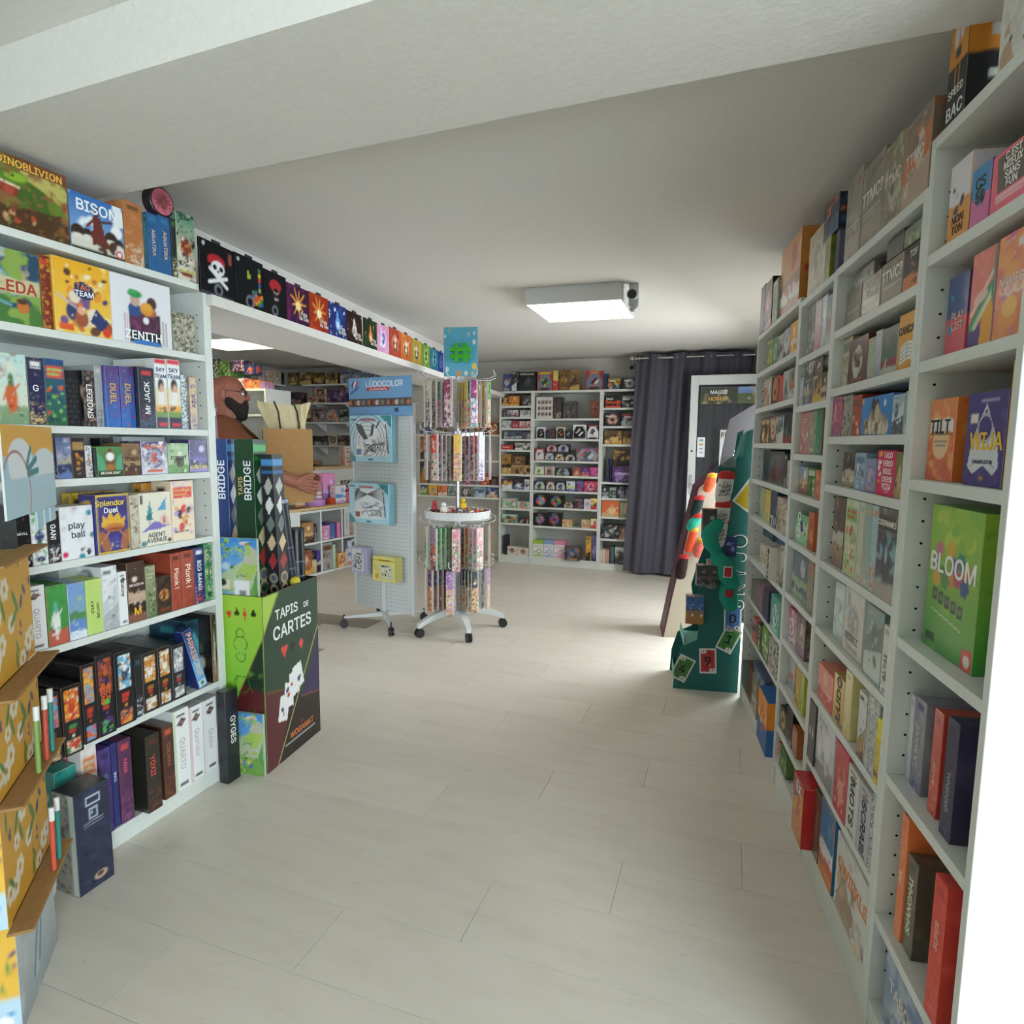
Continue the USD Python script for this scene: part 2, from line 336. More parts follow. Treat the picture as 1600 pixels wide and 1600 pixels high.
def c_bison(A, C):
    A.grad('2f6ab4', '8ab4dc'); A.cloud('e8eef0', 2.6, .55, .06, 1, .9); A.circ(.86, .5, .11, 'f2f4f0'); A.mixin((.12-A.V)/.03, '26351f')
    for x, y, r in ((.13, .28, .14), (.3, .3, .1), (.75, .33, .13), (.9, .27, .1)): A.ell(x, y, r, r*1.1*A.asp, '33211a'); A.ell(x, y-.07, r*.9, .07, 'e4ded2')
    A.mixin((.2-A.V+.1*(A.noise(5, 3)-.5))/.02, 'd8d4c8'); A.blobs(6, ['4a2c20', '5a3626'], (.2, .8), (.08, .22), (.04, .09)); A.mixin((.06-A.V)/.02, '2a3820')
    A.poly([(.42, .66), (.55, .66), (.62, .4), (.74, .12), (.56, .22), (.4, .14), (.36, .34), (.42, .46)], '6a2a20'); A.circ(.48, .72, .05, '5a2820'); A.line(.44, .62, .3, .46, .05, '6a2a20'); A.line(.55, .6, .78, .66, .045, '4a2018'); A.line(.4, .78, .36, .84, .03, '2a6a78'); A.line(.5, .78, .5, .86, .03, '5a2820')
    A.circ(.9, .1, .07, 'd83838'); A.circ(.9, .1, .04, 'f4f4f4')
def c_sea(A, C):
    A.grad('4a90cc', '3c7448'); A.cloud('a8c8dc', 3, .55, .1, 1); A.ell(.6, .8, .3, .1, '56606c'); A.blobs(8, ['404a5c', '70808c', 'a8b0b0'], (.4, .95), (.7, .85), (.03, .07))
    A.rect(0, .4, 1, .62, 'd0c49c'); A.cloud('b8a87c', 6, .5, .1, 3, .4); A.mixin((.38-A.V)/.02, '4e7c40'); A.cloud('8aa850', 3, .5, .06, 4); A.cloud('2c4c64', 3, .6, .06, 5); A.ell(.7, .24, .1, .09, 'c87838'); A.ell(.68, .31, .09, .04, '5a3c28'); A.line(.3, .28, .5, .24, .04, '7ab0c8')
def c_tag(A, C):
    A.grad('f0b020', 'f6cc58'); A.cloud('f8e098', 3, .55, .08, 1, .8)
    A.blobs(16, ['f0e4c8', 'c07038', '5a3a2c', 'e89838'], (.08, .92), (.5, .95), (.02, .07)); A.blobs(24, ['a85030', '3c4470', 'e8dcc8', '6a4434', 'c88848', '7a5a90', 'd87838'], (.08, .92), (.06, .62), (.04, .12))
    A.poly([(.72, .4), (.95, .22), (.8, .08), (.6, .2)], '2c3c70'); A.line(.05, .5, .35, .36, .03, 'b8c0d0'); A.ell(.45, .22, .12, .12, 'a0583a'); A.ell(.45, .33, .07, .06, 'e8b088')
    A.poly([(.34, .7), (.5, .74), (.68, .68), (.68, .52), (.5, .48), (.36, .54)], '28406c'); A.circ(.9, .07, .08, 'e04030'); A.rect(.05, .03, .3, .12, 'e86030'); A.blobs(5, ['f8f0e0'], (.1, .9), (.1, .9), (.01, .02))
def c_zenith(A, C):
    A.fill('e8e8ec'); A.rect(.27, .02, .8, .5, '2a2030'); A.ell(.53, .34, .26, .16, '5a2848'); A.blobs(6, ['7a3060', '4a2040'], (.34, .72), (.24, .42), (.03, .06)); A.rect(.27, .02, .8, .19, '1c1c24'); A.ell(.55, .02, .24, .06, '3a7ac0')
    A.ell(.37, .52, .11, .11, '2c5088'); A.ell(.38, .66, .08, .09, 'c8a898'); A.ell(.38, .76, .12, .06, '2c9a50'); A.ell(.34, .79, .06, .035, '3cae60'); A.ell(.66, .66, .085, .1, '4a2e24'); A.ell(.64, .52, .1, .07, 'b06040'); A.ell(.57, .56, .11, .1, 'e09830'); A.ell(.57, .6, .09, .06, 'e8a840'); A.circ(.55, .38, .05, 'f0f0f0')
    for x, c in ((.2, '8a5aa0'), (.24, 'e07848'), (.84, '8a3038'), (.87, 'b8a890'), (.9, '404040')): A.line(x, .03, x, .52-.3*abs(x-.5), .012, c)
def c_play(A, C):
    A.fill('eeeef1'); A.circ(.44, .98, .08, 'e03070'); A.circ(.88, .86, .09, '2a98a8'); A.circ(.09, .1, .09, 'e42868'); A.circ(.62, .16, .055, '26282c'); A.circ(.6, .02, .1, '2a98a8'); A.circ(.97, .42, .09, '3a9098'); A.poly([(.74, .1), (.78, .16), (.86, .16), (.9, .1), (.86, .04), (.78, .04)], '303438'); A.ell(.68, .18, .06, .03, 'd8b8c8'); A.cloud('d8d8de', 3, .55, .1, 1, .5)
def c_splendor(A, C):
    A.fill('3a3478'); A.cloud('4c4694', 3, .5, .1, 1, .7); A.cloud('241f50', 3, .58, .1, 2, .7)
    for x, r in ((.2, .3), (.85, -.3)): A.ell(x, .2, .14, .2, 'a86848', r); A.line(x, .25, .5+(x-.5)*.4, .4, .06, 'c07c58')
    A.poly([(.14, .46), (.16, .66), (.3, .58), (.4, .72), (.52, .6), (.66, .7), (.74, .56), (.86, .62), (.84, .44), (.5, .36)], 'e8b038'); A.ell(.52, .44, .3, .07, 'c87c38'); A.ell(.54, .41, .26, .03, '9a4c2c'); A.circ(.32, .52, .045, 'f0d060'); A.circ(.62, .55, .045, 'f0d060'); A.circ(.32, .52, .022, '181410'); A.circ(.62, .55, .022, '181410')
    for r in ((0, 0, .03, 1), (.97, 0, 1, 1), (0, .97, 1, 1), (0, 0, 1, .03)): A.rect(*r, 'e8c830')
    A.blobs(8, ['f0d890'], (.1, .9), (.05, .2), (.008, .02))
def c_agent(A, C):
    A.fill('ece5d0'); A.poly([(.18, .5), (.3, .8), (.4, .5)], '2f7c84'); A.poly([(.22, .62), (.32, .84), (.4, .6)], '4a98a0'); A.line(.3, .5, .3, .4, .03, '406870'); A.poly([(.55, .66), (.86, .9), (.84, .66)], '5aa4cc'); A.poly([(.05, .28), (.45, .46), (.95, .36), (.6, .3)], '8478c0'); A.poly([(.62, .52), (.82, .6), (.95, .4), (.7, .36)], 'e8c8b8'); A.rect(.74, .4, .8, .52, 'c04848'); A.rect(.02, .8, .1, .97, '4a4844'); A.circ(.92, .06, .06, '2c2c20'); A.ell(.08, .05, .1, .05, '5a8890')
def c_sky(A, C):
    A.fill('eef0f0'); A.rect(0, .93, 1, 1, 'd83040'); A.mixin((.62-A.V)/.05, 'ecdcb8'); A.mixin((.36-A.V)/.06, 'f0b050'); A.ell(.5, .62, .26, .1, '2c2018'); A.ell(.56, .56, .18, .08, 'e0b090'); A.poly([(.3, .52), (.78, .52), (.72, .34), (.2, .34)], 'eceae4'); A.mixin((.26-A.V)/.03, '7a9a48'); A.blobs(5, ['24282c'], (.15, .85), (.24, .3), (.06, .1)); A.rect(0, 0, 1, .16, '24284c'); A.rect(.2, .03, .9, .08, 'd83040')
def c_wija(A, C):
    A.fill('47397c'); A.cloud('5a4c90', 6, .56, .08, 1, .6)
    A.poly([(.5, .88), (.72, .62), (.86, .4), (.9, .2), (.78, .12), (.52, .22), (.26, .12), (.1, .2), (.16, .42), (.3, .66)], 'd6dade'); A.circ(.5, .62, .17, '453878'); A.circ(.5, .8, .03, '46406a'); A.ring(.5, .62, .2, .012, '3a3a50'); A.rect(.1, .68, .3, .78, 'e8e4d8'); A.rect(.35, .9, .8, .93, 'a8a0c0'); A.ell(.5, .08, .05, .02, 'c09a40'); A.line(.2, .2, .28, .26, .01, '707080'); A.line(.7, .24, .8, .2, .01, '707080')
def c_tilt(A, C):
    A.grad('ec8c40', 'e45c34'); A.cloud('f4ac60', 3, .52, .1, 1, .7); A.cloud('d85030', 4, .58, .1, 2, .5); A.ell(.5, .46, .3, .2, 'f0c898')
    A.poly([(.06, .58), (.06, .74), (.27, .78), (.5, .74), (.73, .78), (.94, .74), (.94, .58), (.73, .62), (.5, .57), (.27, .62)], 'ecebe6'); A.line(.06, .575, .5, .565, .02, '3a2c28'); A.line(.5, .565, .94, .575, .02, '3a2c28'); A.line(.5, .57, .5, .75, .012, '5a4c48'); A.rect(.25, .47, .75, .49, '806860'); A.rect(.3, .42, .7, .44, '806860'); A.line(.15, .3, .3, .27, .02, 'a05030'); A.line(.6, .1, .8, .25, .02, 'b85838')
def c_bloom(A, C):
    A.grad('a8cc40', '48a040'); A.cloud('88c048', 4, .55, .1, 1, .6)
    A.blobs(14, ['9cc838', 'b8d44c', '8cc040'], (.1, .95), (.72, .98), (.06, .14))
    for x, y, c in ((.22, .7, 'c87880'), (.45, .72, 'e0b030'), (.66, .66, '38887c'), (.78, .6, 'd88038'), (.16, .6, '8a98a0'), (.3, .54, '4a9048'), (.48, .52, 'd89048'), (.62, .54, 'c05870'), (.76, .5, '385890'), (.2, .5, 'd8a838'), (.38, .5, '58904c'), (.55, .62, '8868a0')):
        for k in range(6): A.circ(x+.055*math.cos(k), y+.055*A.asp*math.sin(k), .035, c)
        A.circ(x, y, .05, c)
    for k in range(5): A.rect(.14+.13*k, .345-.012*k, .24+.13*k, .43-.012*k, '38443c'); A.rect(.16+.13*k, .37-.012*k, .22+.13*k, .41-.012*k, '78806c')
    A.line(.15, .28, .75, .22, .012, 'd8e8c8'); A.rect(.05, .05, .25, .11, '2c4830'); A.poly([(.78, 0), (1, 0), (1, .14), (.82, .13)], 'd84038'); A.circ(.9, .06, .06, 'e8e0d8')
def c_taco(A, C):
    A.fill('d8245c'); A.poly([(.08, .84), (.3, .9), (.26, .98), (.12, .98)], 'e8b040'); A.rect(.06, .7, .26, .78, 'f0f0ec'); A.circ(.12, .62, .07, 'f0f0ec'); A.poly([(.1, .48), (.22, .54), (.28, .46), (.16, .4)], 'f0f0ec'); A.poly([(.05, .26), (.1, .36), (.26, .26)], 'e8b040'); A.line(.5, .08, .7, .08, .02, 'f4d0d8')
def c_speed(A, C):
    A.fill('e09a3a'); A.mixin((.5-A.V)/.01, '282a32'); A.ell(.35, .72, .13, .1, 'ecece8'); A.ell(.62, .76, .13, .1, 'ecece8'); A.line(.5, .68, .5, .84, .02, 'c05840'); A.rect(.36, .54, .64, .62, '3a3834'); A.line(.38, .54, .4, .3, .06, 'd8922f'); A.line(.6, .54, .6, .34, .06, 'd8922f'); A.line(.2, .9, .6, .96, .02, '9a5a20')
def c_pink(A, C):
    A.fill('f0667c'); A.rect(.14, .32, .96, .94, '5a4a48')
    for k in range(4): A.rect(.1+.015*k, .78-.15*k, .93, .925-.15*k, 'e8e4da' if 0 else '5f504c')
    A.rect(.12, .23, .92, .28, 'f6d0d0'); A.rect(.12, .16, .7, .2, 'f6d0d0')
def c_canc(A, C):
    A.fill('e2a036'); A.poly([(.12, .08), (.12, .42), (.5, .5), (.88, .46), (.88, .14), (.5, .16)], 'ecebe4'); A.line(.5, .16, .5, .5, .012, '40403c')
    for k in range(4): A.line(.16, .16+.075*k, .48, .22+.075*k, .015, '303438'); A.line(.54, .22+.07*k, .85, .2+.07*k, .015, '303438')
def c_code(A, C):
    A.grad('5c5448', '605a54'); A.mixin((.74-A.V)/.02, '3c4454'); A.blobs(5, ['8a3448', '3c8050', 'd8a040', '304890'], (.1, .95), (.45, .7), (.06, .14)); A.cloud('88b0b8', 3, .55, .08, 1, .6); A.ell(.5, .4, .2, .2, '26303c'); A.ell(.5, .5, .07, .1, '90c0c8'); A.mixin((.22-A.V+.1*(A.noise(3, 2)-.5))/.04, 'a89c90'); A.rect(0, .77, 1, .93, '3c3630'); A.cloud('b89060', 6, .62, .06, 5, .6)
def c_qwirkle(A, C):
    A.fill('dcdad4'); A.poly([(.02, .05), (.2, .5), (.34, .62), (.5, .36), (.62, .05)], 'b09474'); A.ell(.2, .45, .13, .16, 'c4ac8c'); A.ell(.5, .28, .18, .12, 'a08868'); A.cloud('8a745a', 6, .58, .08, 1, .4); A.poly([(.6, .02), (.8, .14), (.95, .04)], 'e0cc88'); A.line(.05, .2, .2, .4, .03, '8a8c90'); A.blobs(5, ['c8c4bc'], (.6, .95), (.15, .4), (.03, .07))
def c_cats(A, C):
    A.grad('3c8cd4', '3a84cc'); A.poly([(.05, .04), (.18, .3), (.35, .62), (.5, .86), (.62, .66), (.8, .34), (.95, .04)], 'b8a888'); A.blobs(30, ['d8ccb4', 'a08c70', 'c8b898', '7a6a54', 'e0d8c4'], (.12, .88), (.05, .4), (.04, .08)); A.blobs(10, ['c8b898', '8a7860', '3a3430'], (.35, .65), (.4, .8), (.04, .07)); A.circ(.78, .8, .04, 'e8ecec'); A.rect(0, .86, .08, 1, 'd8b848')
def c_moon(A, C):
    A.grad('5a8a4c', '3c6848'); A.ell(.1, .4, .18, .4, '5aa880', .3); A.ell(.9, .4, .18, .4, '5aa880', -.3); A.poly([(.3, .15), (.42, .95), (.58, .95), (.72, .15)], '7a4c30'); A.circ(.5, .66, .19, '9a5a50'); A.circ(.5, .66, .16, 'f4f4ee'); A.ell(.5, .3, .2, .12, 'a87038'); A.mixin((.2-A.V)/.03, '2c4430')
def c_salmon(A, C):
    A.grad('e8827a', 'e88078'); A.cloud('f0a088', 3, .55, .15, 1, .5); A.poly([(0, 0), (0, .22), (.5, .3), (.6, 0)], '5a4488'); A.poly([(.5, 0), (.6, .34), (1, .5), (1, 0)], 'e8a83c')
    for x0, c in ((0, '3f8a58'), (.1, '58b898'), (.22, 'e8d8b0')): A.line(x0+.05, .22, x0+.85, .6, .14, c)
    A.line(.1, .36, .9, .74, .1, 'f0d8cc'); A.ell(.45, .52, .3, .06, 'f0c8c0', .3); A.poly([(.92, 1), (1, 1), (1, .3), (.9, .5)], '2c9a80')
def c_tangle(A, C):
    A.grad('e87c74', 'e08038'); A.cloud('f0a050', 2, .5, .12, 1, .8); A.cloud('c86aa8', 2.5, .56, .1, 4, .7); A.ell(.45, .2, .3, .12, 'e89038'); A.ell(.5, .3, .24, .1, 'f0b848')
    for k in range(6): A.ring(.25+.1*k, .5+.03*math.sin(k*2), .12, .045, ['f0c8d0', 'e8b0c0', 'f4dcd0'][k % 3])
    A.line(.15, .72, .55, .8, .07, 'f0a860'); A.rect(.62, .84, .86, .92, 'e8d8d8'); A.line(.2, .92, .5, .95, .02, 'f0d0c0')
def c_trivia(A, C):
    A.grad('8f887c', '989084'); A.cloud('a8a092', 2.5, .5, .15, 1, .8); A.cloud('7a7468', 4, .56, .1, 2, .6); A.rect(.08, .12, .92, .3, 'a49a88'); A.line(.1, .42, .9, .42, .03, 'c8c0b0'); A.line(.1, .37, .7, .37, .02, 'c8c0b0'); A.ell(.25, .8, .1, .12, '7c8468'); A.rect(.7, .84, .9, .92, '9a6a58')
def c_words(A, C):
    A.fill('e8e4de'); A.cloud('d8ccc0', 3, .5, .1, 1, .5)
CUSTOM = {'salmon box with rainbow brush stroke': c_salmon, 'pink orange box with tangled letters': c_tangle, 'taupe card box with scrawled title': c_trivia, 'taupe quiz box with bold title': c_trivia, 'taupe quiz box with red dots': c_trivia, 'small taupe quiz box with plant': c_trivia, 'salmon edged box with question mark': c_trivia,
 'brown box with green dinosaur art': c_dino, 'blue box with dancing brown figure': c_bison, 'cracked sea landscape box': c_sea, 'yellow box crowded with cartoon heroes': c_tag, 'white box with four heads art': c_zenith,
 'white box with coloured dots': c_play, 'violet box with crowned toad': c_splendor, 'cream box with teal trees': c_agent, 'white and red box, smiling woman': c_sky, 'second white and red box, smiling woman': c_sky, 'violet box with planchette': c_wija,
 'orange word box with paper banner': c_tilt, 'bright green flower game box': c_bloom, 'magenta box with five white words': c_taco, 'orange and black word game box': c_speed, 'hot pink box with block capitals': c_pink, 'amber box with open booklet': c_canc,
 'dark blue agents box': c_code, 'large white tile game box': c_qwirkle, 'blue box with cat crowd': c_cats, 'green forest box with white moon': c_moon}

def grid(o, a, b, na, nb):
    """a quad grid from corner o along vectors a and b; returns vertices, faces, u, v"""
    s, t = np.meshgrid(np.linspace(0, 1, na+1), np.linspace(0, 1, nb+1)); s, t = s.ravel(), t.ravel()
    v = np.asarray(o)+s[:, None]*np.asarray(a)+t[:, None]*np.asarray(b)
    i = (np.arange(nb)[:, None]*(na+1)+np.arange(na)).ravel()
    f = np.vstack([np.c_[i, i+1, i+na+2], np.c_[i, i+na+2, i+na+1]]); return v, f, s, t
def painted(w, d, h, cell, painters, c=.0012, cap=96):
    """a card box: front at y=0, every face a printed grid, the edges chamfered. painters(face, U, V, asp, cell) -> colours"""
    c = min(c, w*.1, d*.1, h*.1); V, F, K = [], [], []; n = 0
    n_ = lambda L, k=1.: int(np.clip(round(L/(cell*k)), 2, cap))
    faces = [('F', (c, 0, c), (w-2*c, 0, 0), (0, 0, h-2*c), 1.), ('R', (w, c, c), (0, d-2*c, 0), (0, 0, h-2*c), 1.6), ('L', (0, d-c, c), (0, 2*c-d, 0), (0, 0, h-2*c), 1.6),
             ('T', (c, c, h), (w-2*c, 0, 0), (0, d-2*c, 0), 2.5), ('B', (w-c, d-c, 0), (2*c-w, 0, 0), (0, 2*c-d, 0), 9.), ('K', (w-c, d, c), (2*c-w, 0, 0), (0, 0, h-2*c), 9.)]
    for name, o, a, b, k in faces:
        la, lb = np.linalg.norm(a), np.linalg.norm(b)
        v, f, s, t = grid(o, a, b, n_(la, k), n_(lb, k))
        if name == 'B': f = f[:, ::-1]
        K.append(painters(name, s, t, max(la, 1e-4)/max(lb, 1e-4), min(.5, cell*k/max(la, 1e-4))*1.0)); V.append(v); F.append(f+n); n += len(v)
    base = K[0].mean(0)*.5+K[0][0]*.5; lo, hi = np.zeros(3), np.array([w, d, h])
    def quad(ps):
        nonlocal n
        ps = np.array(ps, float); m = ps.mean(0)-hi/2; f = [[0, 1, 2], [0, 2, 3]] if len(ps) == 4 else [[0, 1, 2]]
        if np.dot(np.cross(ps[1]-ps[0], ps[2]-ps[0]), m) < 0: f = [x[::-1] for x in f]
        V.append(ps); F.append(np.array(f)+n); K.append(np.tile(base, (len(ps), 1))); n += len(ps)
    for ax in range(3):
        p, q = (ax+1) % 3, (ax+2) % 3
        for sp in (0, 1):
            for sq in (0, 1):
                A_ = np.zeros(3); A_[p] = hi[p]*sp; A_[q] = c if sq == 0 else hi[q]-c; B_ = np.zeros(3); B_[q] = hi[q]*sq; B_[p] = c if sp == 0 else hi[p]-c
                a0, a1, b0, b1 = A_.copy(), A_.copy(), B_.copy(), B_.copy(); a0[ax] = b0[ax] = c; a1[ax] = b1[ax] = hi[ax]-c; quad([a0, a1, b1, b0])
    for sx in (0, 1):
        for sy in (0, 1):
            for sz in (0, 1):
                S = (sx, sy, sz); ps = []
                for ax in range(3):
                    x = np.array([c if S[i] == 0 else hi[i]-c for i in range(3)]); x[ax] = hi[ax]*S[ax]; ps.append(x)
                quad(ps)
    return (np.vstack(V), np.vstack(F)), np.vstack(K)
def pixel(P): return 1.7*np.linalg.norm(np.asarray(P)-CAM)/FPX
def panel_art(fn, seed=1):
    """painters for painted(): fn(Art) on the front, the plain colour rim elsewhere"""
    def go(face, U, V, asp, e, rim='b8b8b4'):
        a = Art(U, V, asp, seed, e)
        if face == 'F': fn(a)
        else: a.fill(getattr(fn, 'rim', rim))
        return a.c
    return go

# ------------------------------------------------------------------ the room
def wall_slab(name, w, u0, u1, v0, v1, z0, z1, mat, label=None):
    m = box(u0, u1, -v1, -v0, z0, z1); v = np.array(m.vertices)
    m.vertices = w.o + v[:, :1]*w.d - v[:, 1:2]*w.n + np.c_[np.zeros((len(v), 2)), v[:, 2]]
    return solo(name, m, mat, label, kind='structure')
CZ = 2.40
def en(a, b, z=0): return E_*a+N_*b+np.array([0, 0, z])
def en_box(a0, a1, b0, b1, z0, z1):
    m = box(a0, a1, b0, b1, z0, z1); v = np.array(m.vertices); m.vertices = v[:, :1]*E_+v[:, 1:2]*N_+np.c_[np.zeros((len(v), 2)), v[:, 2]]; return m
fl = thing('floor', 'pale whitewashed wood effect plank floor', None, kind='structure')
part(fl, 'screed', en_box(-7.5, 6.4, FRONT-.3, 9.2, -.06, -.0035), plain('dark_screed', 'a39b8e', .9))
rng = np.random.default_rng(5)
PW, PL = .25, 1.15
for r in range(-17, 37):
    b0 = 1.50+r*PW
    if b0 < -.9 or b0 > 8.6: continue
    off = (-.667+.385*r) % PL
    k0 = -5 if b0 > 4 else -3
    for k in range(k0, 4):
        a0 = off+(k-1)*PL
        if a0 > 3.2 or a0 < (-5.9 if b0 > 4 else -3.6): continue
        g = .0006
        m = cbox(a0+g, a0+PL-g, b0+g, b0+PW-g, -.0034, 0, .0005); v = np.array(m.vertices); m.vertices = v[:, :1]*E_+v[:, 1:2]*N_+np.c_[np.zeros((len(v), 2)), v[:, 2]]
        part(fl, 'plank', m, FLOORS[int(rng.integers(3))])
solo('ceiling', en_box(-7.5, 6.4, FRONT-.3, 9.2, CZ, CZ+.08), CEIL, 'white textured plaster ceiling', kind='structure')
# dropped beam across the shop, near the camera
b0, b1 = np.array([-1.363, 2.221]), np.array([.848, 1.341]); n0 = np.array([-1.315, 1.684])
bd = (b1-b0)/np.linalg.norm(b1-b0); bn = np.array([-bd[1], bd[0]]); wid = (b0-n0) @ bn
q = [b0-bd*.6, b0+bd*3.4, b0+bd*3.4-bn*wid, b0-bd*.6-bn*wid]
from shapely.geometry import Polygon
bm = trimesh.creation.extrude_polygon(Polygon(q), CZ-2.25, engine='earcut'); bm.apply_translation([0, 0, 2.25])
solo('trim_1', bm, CEIL, 'white plastered dropped beam crossing the ceiling', kind='structure')
wall_slab('wall_left', WL, -6.2, .0, -.38, -.30, 0, CZ, WALLP, 'white wall behind the left bookcase')
wall_slab('wall_right', WR, -2.10, .43, -.38, -.30, 0, CZ, WALLP, 'white wall behind the right bookcases')
wall_slab('wall_right_return', Wall(WR.pt(.44, -.38, 0), WR.a-PI/2), -5.6, .08, -.08, 0, 0, CZ, WALLP, 'white wall running right from the nearest bookcase')
wall_slab('wall_right_end', WR, -5.9, -3.95, -.58, -.50, 0, CZ, WALLP, 'white wall beyond the doorway')
wall_slab('wall_right_header', WR, -3.95, -2.6, -.58, -.50, 2.02, CZ, WALLP, 'white wall over the doorway')
wall_slab('wall_right_jamb', WR, -2.6, -2.05, -.58, -.50, 0, CZ, WALLP, 'white wall before the doorway')
wall_slab('wall_back', WB, -3.8, 2.75, -.42, -.30, 0, CZ+.02, WALLP, 'white back wall behind the shelves')
wall_slab('wall_back_room', WW_, -4.5, .45, -.42, -.30, 0, CZ+.02, WALLP, 'white left wall of the back room')
wall_slab('wall_back_room_front', WB, -5.6, -1.35, 4.9, 5.0, 0, CZ, WALLP, 'wall closing the back room towards the street')
# header with the ledge that carries the mats
wall_slab('wall_header', WK, .045, 5.2, -.52, -.40, 2.0, CZ, WALLP, 'white wall strip above the mats')
wall_slab('trim_2', WK, .045, 5.2, -.44, 0, 1.95, 1.992, WALLP, 'deep white ledge over the back room opening')
wall_slab('trim_3', WL, .004, .034, -.34, -.02, 0, 1.95, WHITE, 'white end panel beside the left bookcase')
# street front behind the camera: wall with a big shop window
fr = thing('wall_front', 'street front wall with shop window', None, kind='structure')
for i, (a0, a1, z0, z1) in enumerate(((-4.2, 2.1, 0, CZ), (5.5, 6.2, 0, CZ), (2.1, 5.5, 0, .28), (2.1, 5.5, 2.32, CZ))):
    part(fr, 'wall_panel', en_box(a0, a1, FRONT-.1, FRONT, z0, z1), WALLP)
solo('wall_right_front', en_box(6.1, 6.2, FRONT, 3.2, 0, CZ), WALLP, 'white side wall of the street end', kind='structure')
w1 = thing('window_1', 'large shop window behind the camera', None, kind='structure')
for a in (2.1, 3.77, 5.44): part(w1, 'window_frame', en_box(a, a+.06, FRONT-.08, FRONT-.055, .28, 2.32), WHITEP)
for z in (.28, 2.26): part(w1, 'window_frame', en_box(2.1605, 5.4395, FRONT-.08, FRONT-.055, z, z+.06), WHITEP)

# ------------------------------------------------------------------ bookcases
def bookcase(label, w, u0, u1, H, zs, dep=.28, plinth=.05, holes=False, cat_='bookcase', shade=None):
    """zs: heights of the shelf tops, the first is the top panel"""
    T = .02; t = thing('bookcase', label, cat_, w.pt(u0, 0, 0), w.a)
    W_ = u1-u0; B = .024
    for x in (0, W_-T): part(t, 'side_panel', cbox(x, x+T, 0, dep, 0, H, .001), WHITE)
    part(t, 'back_panel', box(T, W_-T, dep-.006, dep, .04, H-.001), WHITE)
    part(t, 'top_panel', cbox(T, W_-T, 0, dep-.007, H-B, H, .001), WHITE)
    for z in zs: part(t, 'shelf', cbox(T+.0004, W_-T-.0004, .002, dep-.007, z-B, z, .001), WHITE)
    zb = min(zs)-B
    if zb > .02: part(t, 'plinth', cbox(T, W_-T, .006, .022, 0, zb, .001), WHITE)
    if holes:
        hs = []
        for x in (T, W_-T):
            for y in (.035, dep-.05):
                for z in np.arange(.16, H-.1, .05):
                    c_ = trimesh.creation.cylinder(.0032, .0012, sections=6); c_.apply_transform(trimesh.transformations.rotation_matrix(PI/2, [0, 1, 0])); c_.apply_translation([x, y, z]); hs.append(c_)
        part(t, 'shelf_pin_hole', cat(hs), HOLE, kind='stuff')
    return t
bookcase('white bookcase along the left edge, packed with games', WL, -1.22, 0, 2.02, [1.754, 1.464, 1.298, 1.039, .777, .43, .07], holes=True)
bookcase('narrow white bookcase nearest on the right, bright end panel', WR, 0.0, .41, 2.072, [1.832, 1.609, 1.354, .993, .662, .308, .08], holes=True)
bookcase('wide white bookcase on the right beside the nearest one', WR, -.655, -.001, 1.981, [1.786, 1.605, 1.454, 1.302, 1.051, .827, .602, .37, .105], holes=True)
bookcase('slim white bookcase on the right with ten close shelves', WR, -1.115, -.656, 1.978, [1.76, 1.577, 1.393, 1.239, 1.052, .838, .642, .453, .268, .113], holes=True)
bookcase('farthest white bookcase on the right beside the teal display', WR, -2.03, -1.116, 2.0, [1.804, 1.617, 1.435, 1.247, 1.051, .83, .615, .432, .10], holes=True)
bookcase('narrow white bookcase on the back wall, left of three', WB, -.405, -.001, 2.02, [1.852, 1.725, 1.595, 1.47, 1.345, 1.06, .88, .655, .48, .09])
bookcase('wide white bookcase on the back wall, middle of three', WB, 0, .80, 2.02, [1.705, 1.475, 1.225, 1.055, .88, .685, .465, .09])
bookcase('white bookcase on the back wall half behind the curtain', WB, .801, 1.27, 2.02, [1.82, 1.62, 1.42, 1.0, .82, .61, .36, .075])
bookcase('white open unit behind the bald man', WV, -.92, .03, 1.965, [1.70, 1.4, 1.0, .6, .08], .4)

# back room wall shelves with brackets, and the wall rack behind the spinner
def wall_shelf(label, w, u0, u1, z, dep=.25, br=()):
    t = thing('wall_shelf', label, 'shelf', w.pt(u0, 0, z), w.a)
    part(t, 'board', cbox(0, u1-u0, 0, dep, -.022, 0, .0015), WHITE)
    for x in br: part(t, 'bracket', move(prism([(.02, -.022), (dep, -.022), (dep, -.15)], -.008, .008), (0, 0, 0), PI/2) if 0 else bracket(x-u0, dep), WHITEP)
    return t
def bracket(x, dep):
    m = prism([(.03, -.0225), (dep, -.0225), (dep, -.14)], -.006, .006)    # in x,z; turned so that it lies along y
    v = np.array(m.vertices); m.vertices = np.c_[x+v[:, 1], v[:, 0], v[:, 2]]; m.fix_normals(); return m
for z, o in ((2.157, 'top'), (1.917, 'second'), (1.67, 'third'), (1.37, 'lowest')):
    wall_shelf(f'white {o} bracket shelf on the back room wall', WB, -3.17, -1.6, z, .28, (-3.0, -2.55, -1.95))
    if o != 'lowest': wall_shelf(f'short white {o} shelf in the back room corner', WW_, -1.2, 0, z, .28, (-.7,))
for k, z in (('top', None), ('second', None)): pass
RACK = {}
wall_shelf('white top board of the wall rack behind the spinner', WB, -1.5, -.41, 1.518, .12)
wall_shelf('white second board of the wall rack behind the spinner', WB, -1.5, -.41, 1.212, .12)
wall_shelf('white third board of the wall rack behind the spinner', WB, -1.5, -.41, 0.918, .12)
wall_shelf('white bottom board of the wall rack behind the spinner', WB, -1.5, -.41, 0.770, .12)

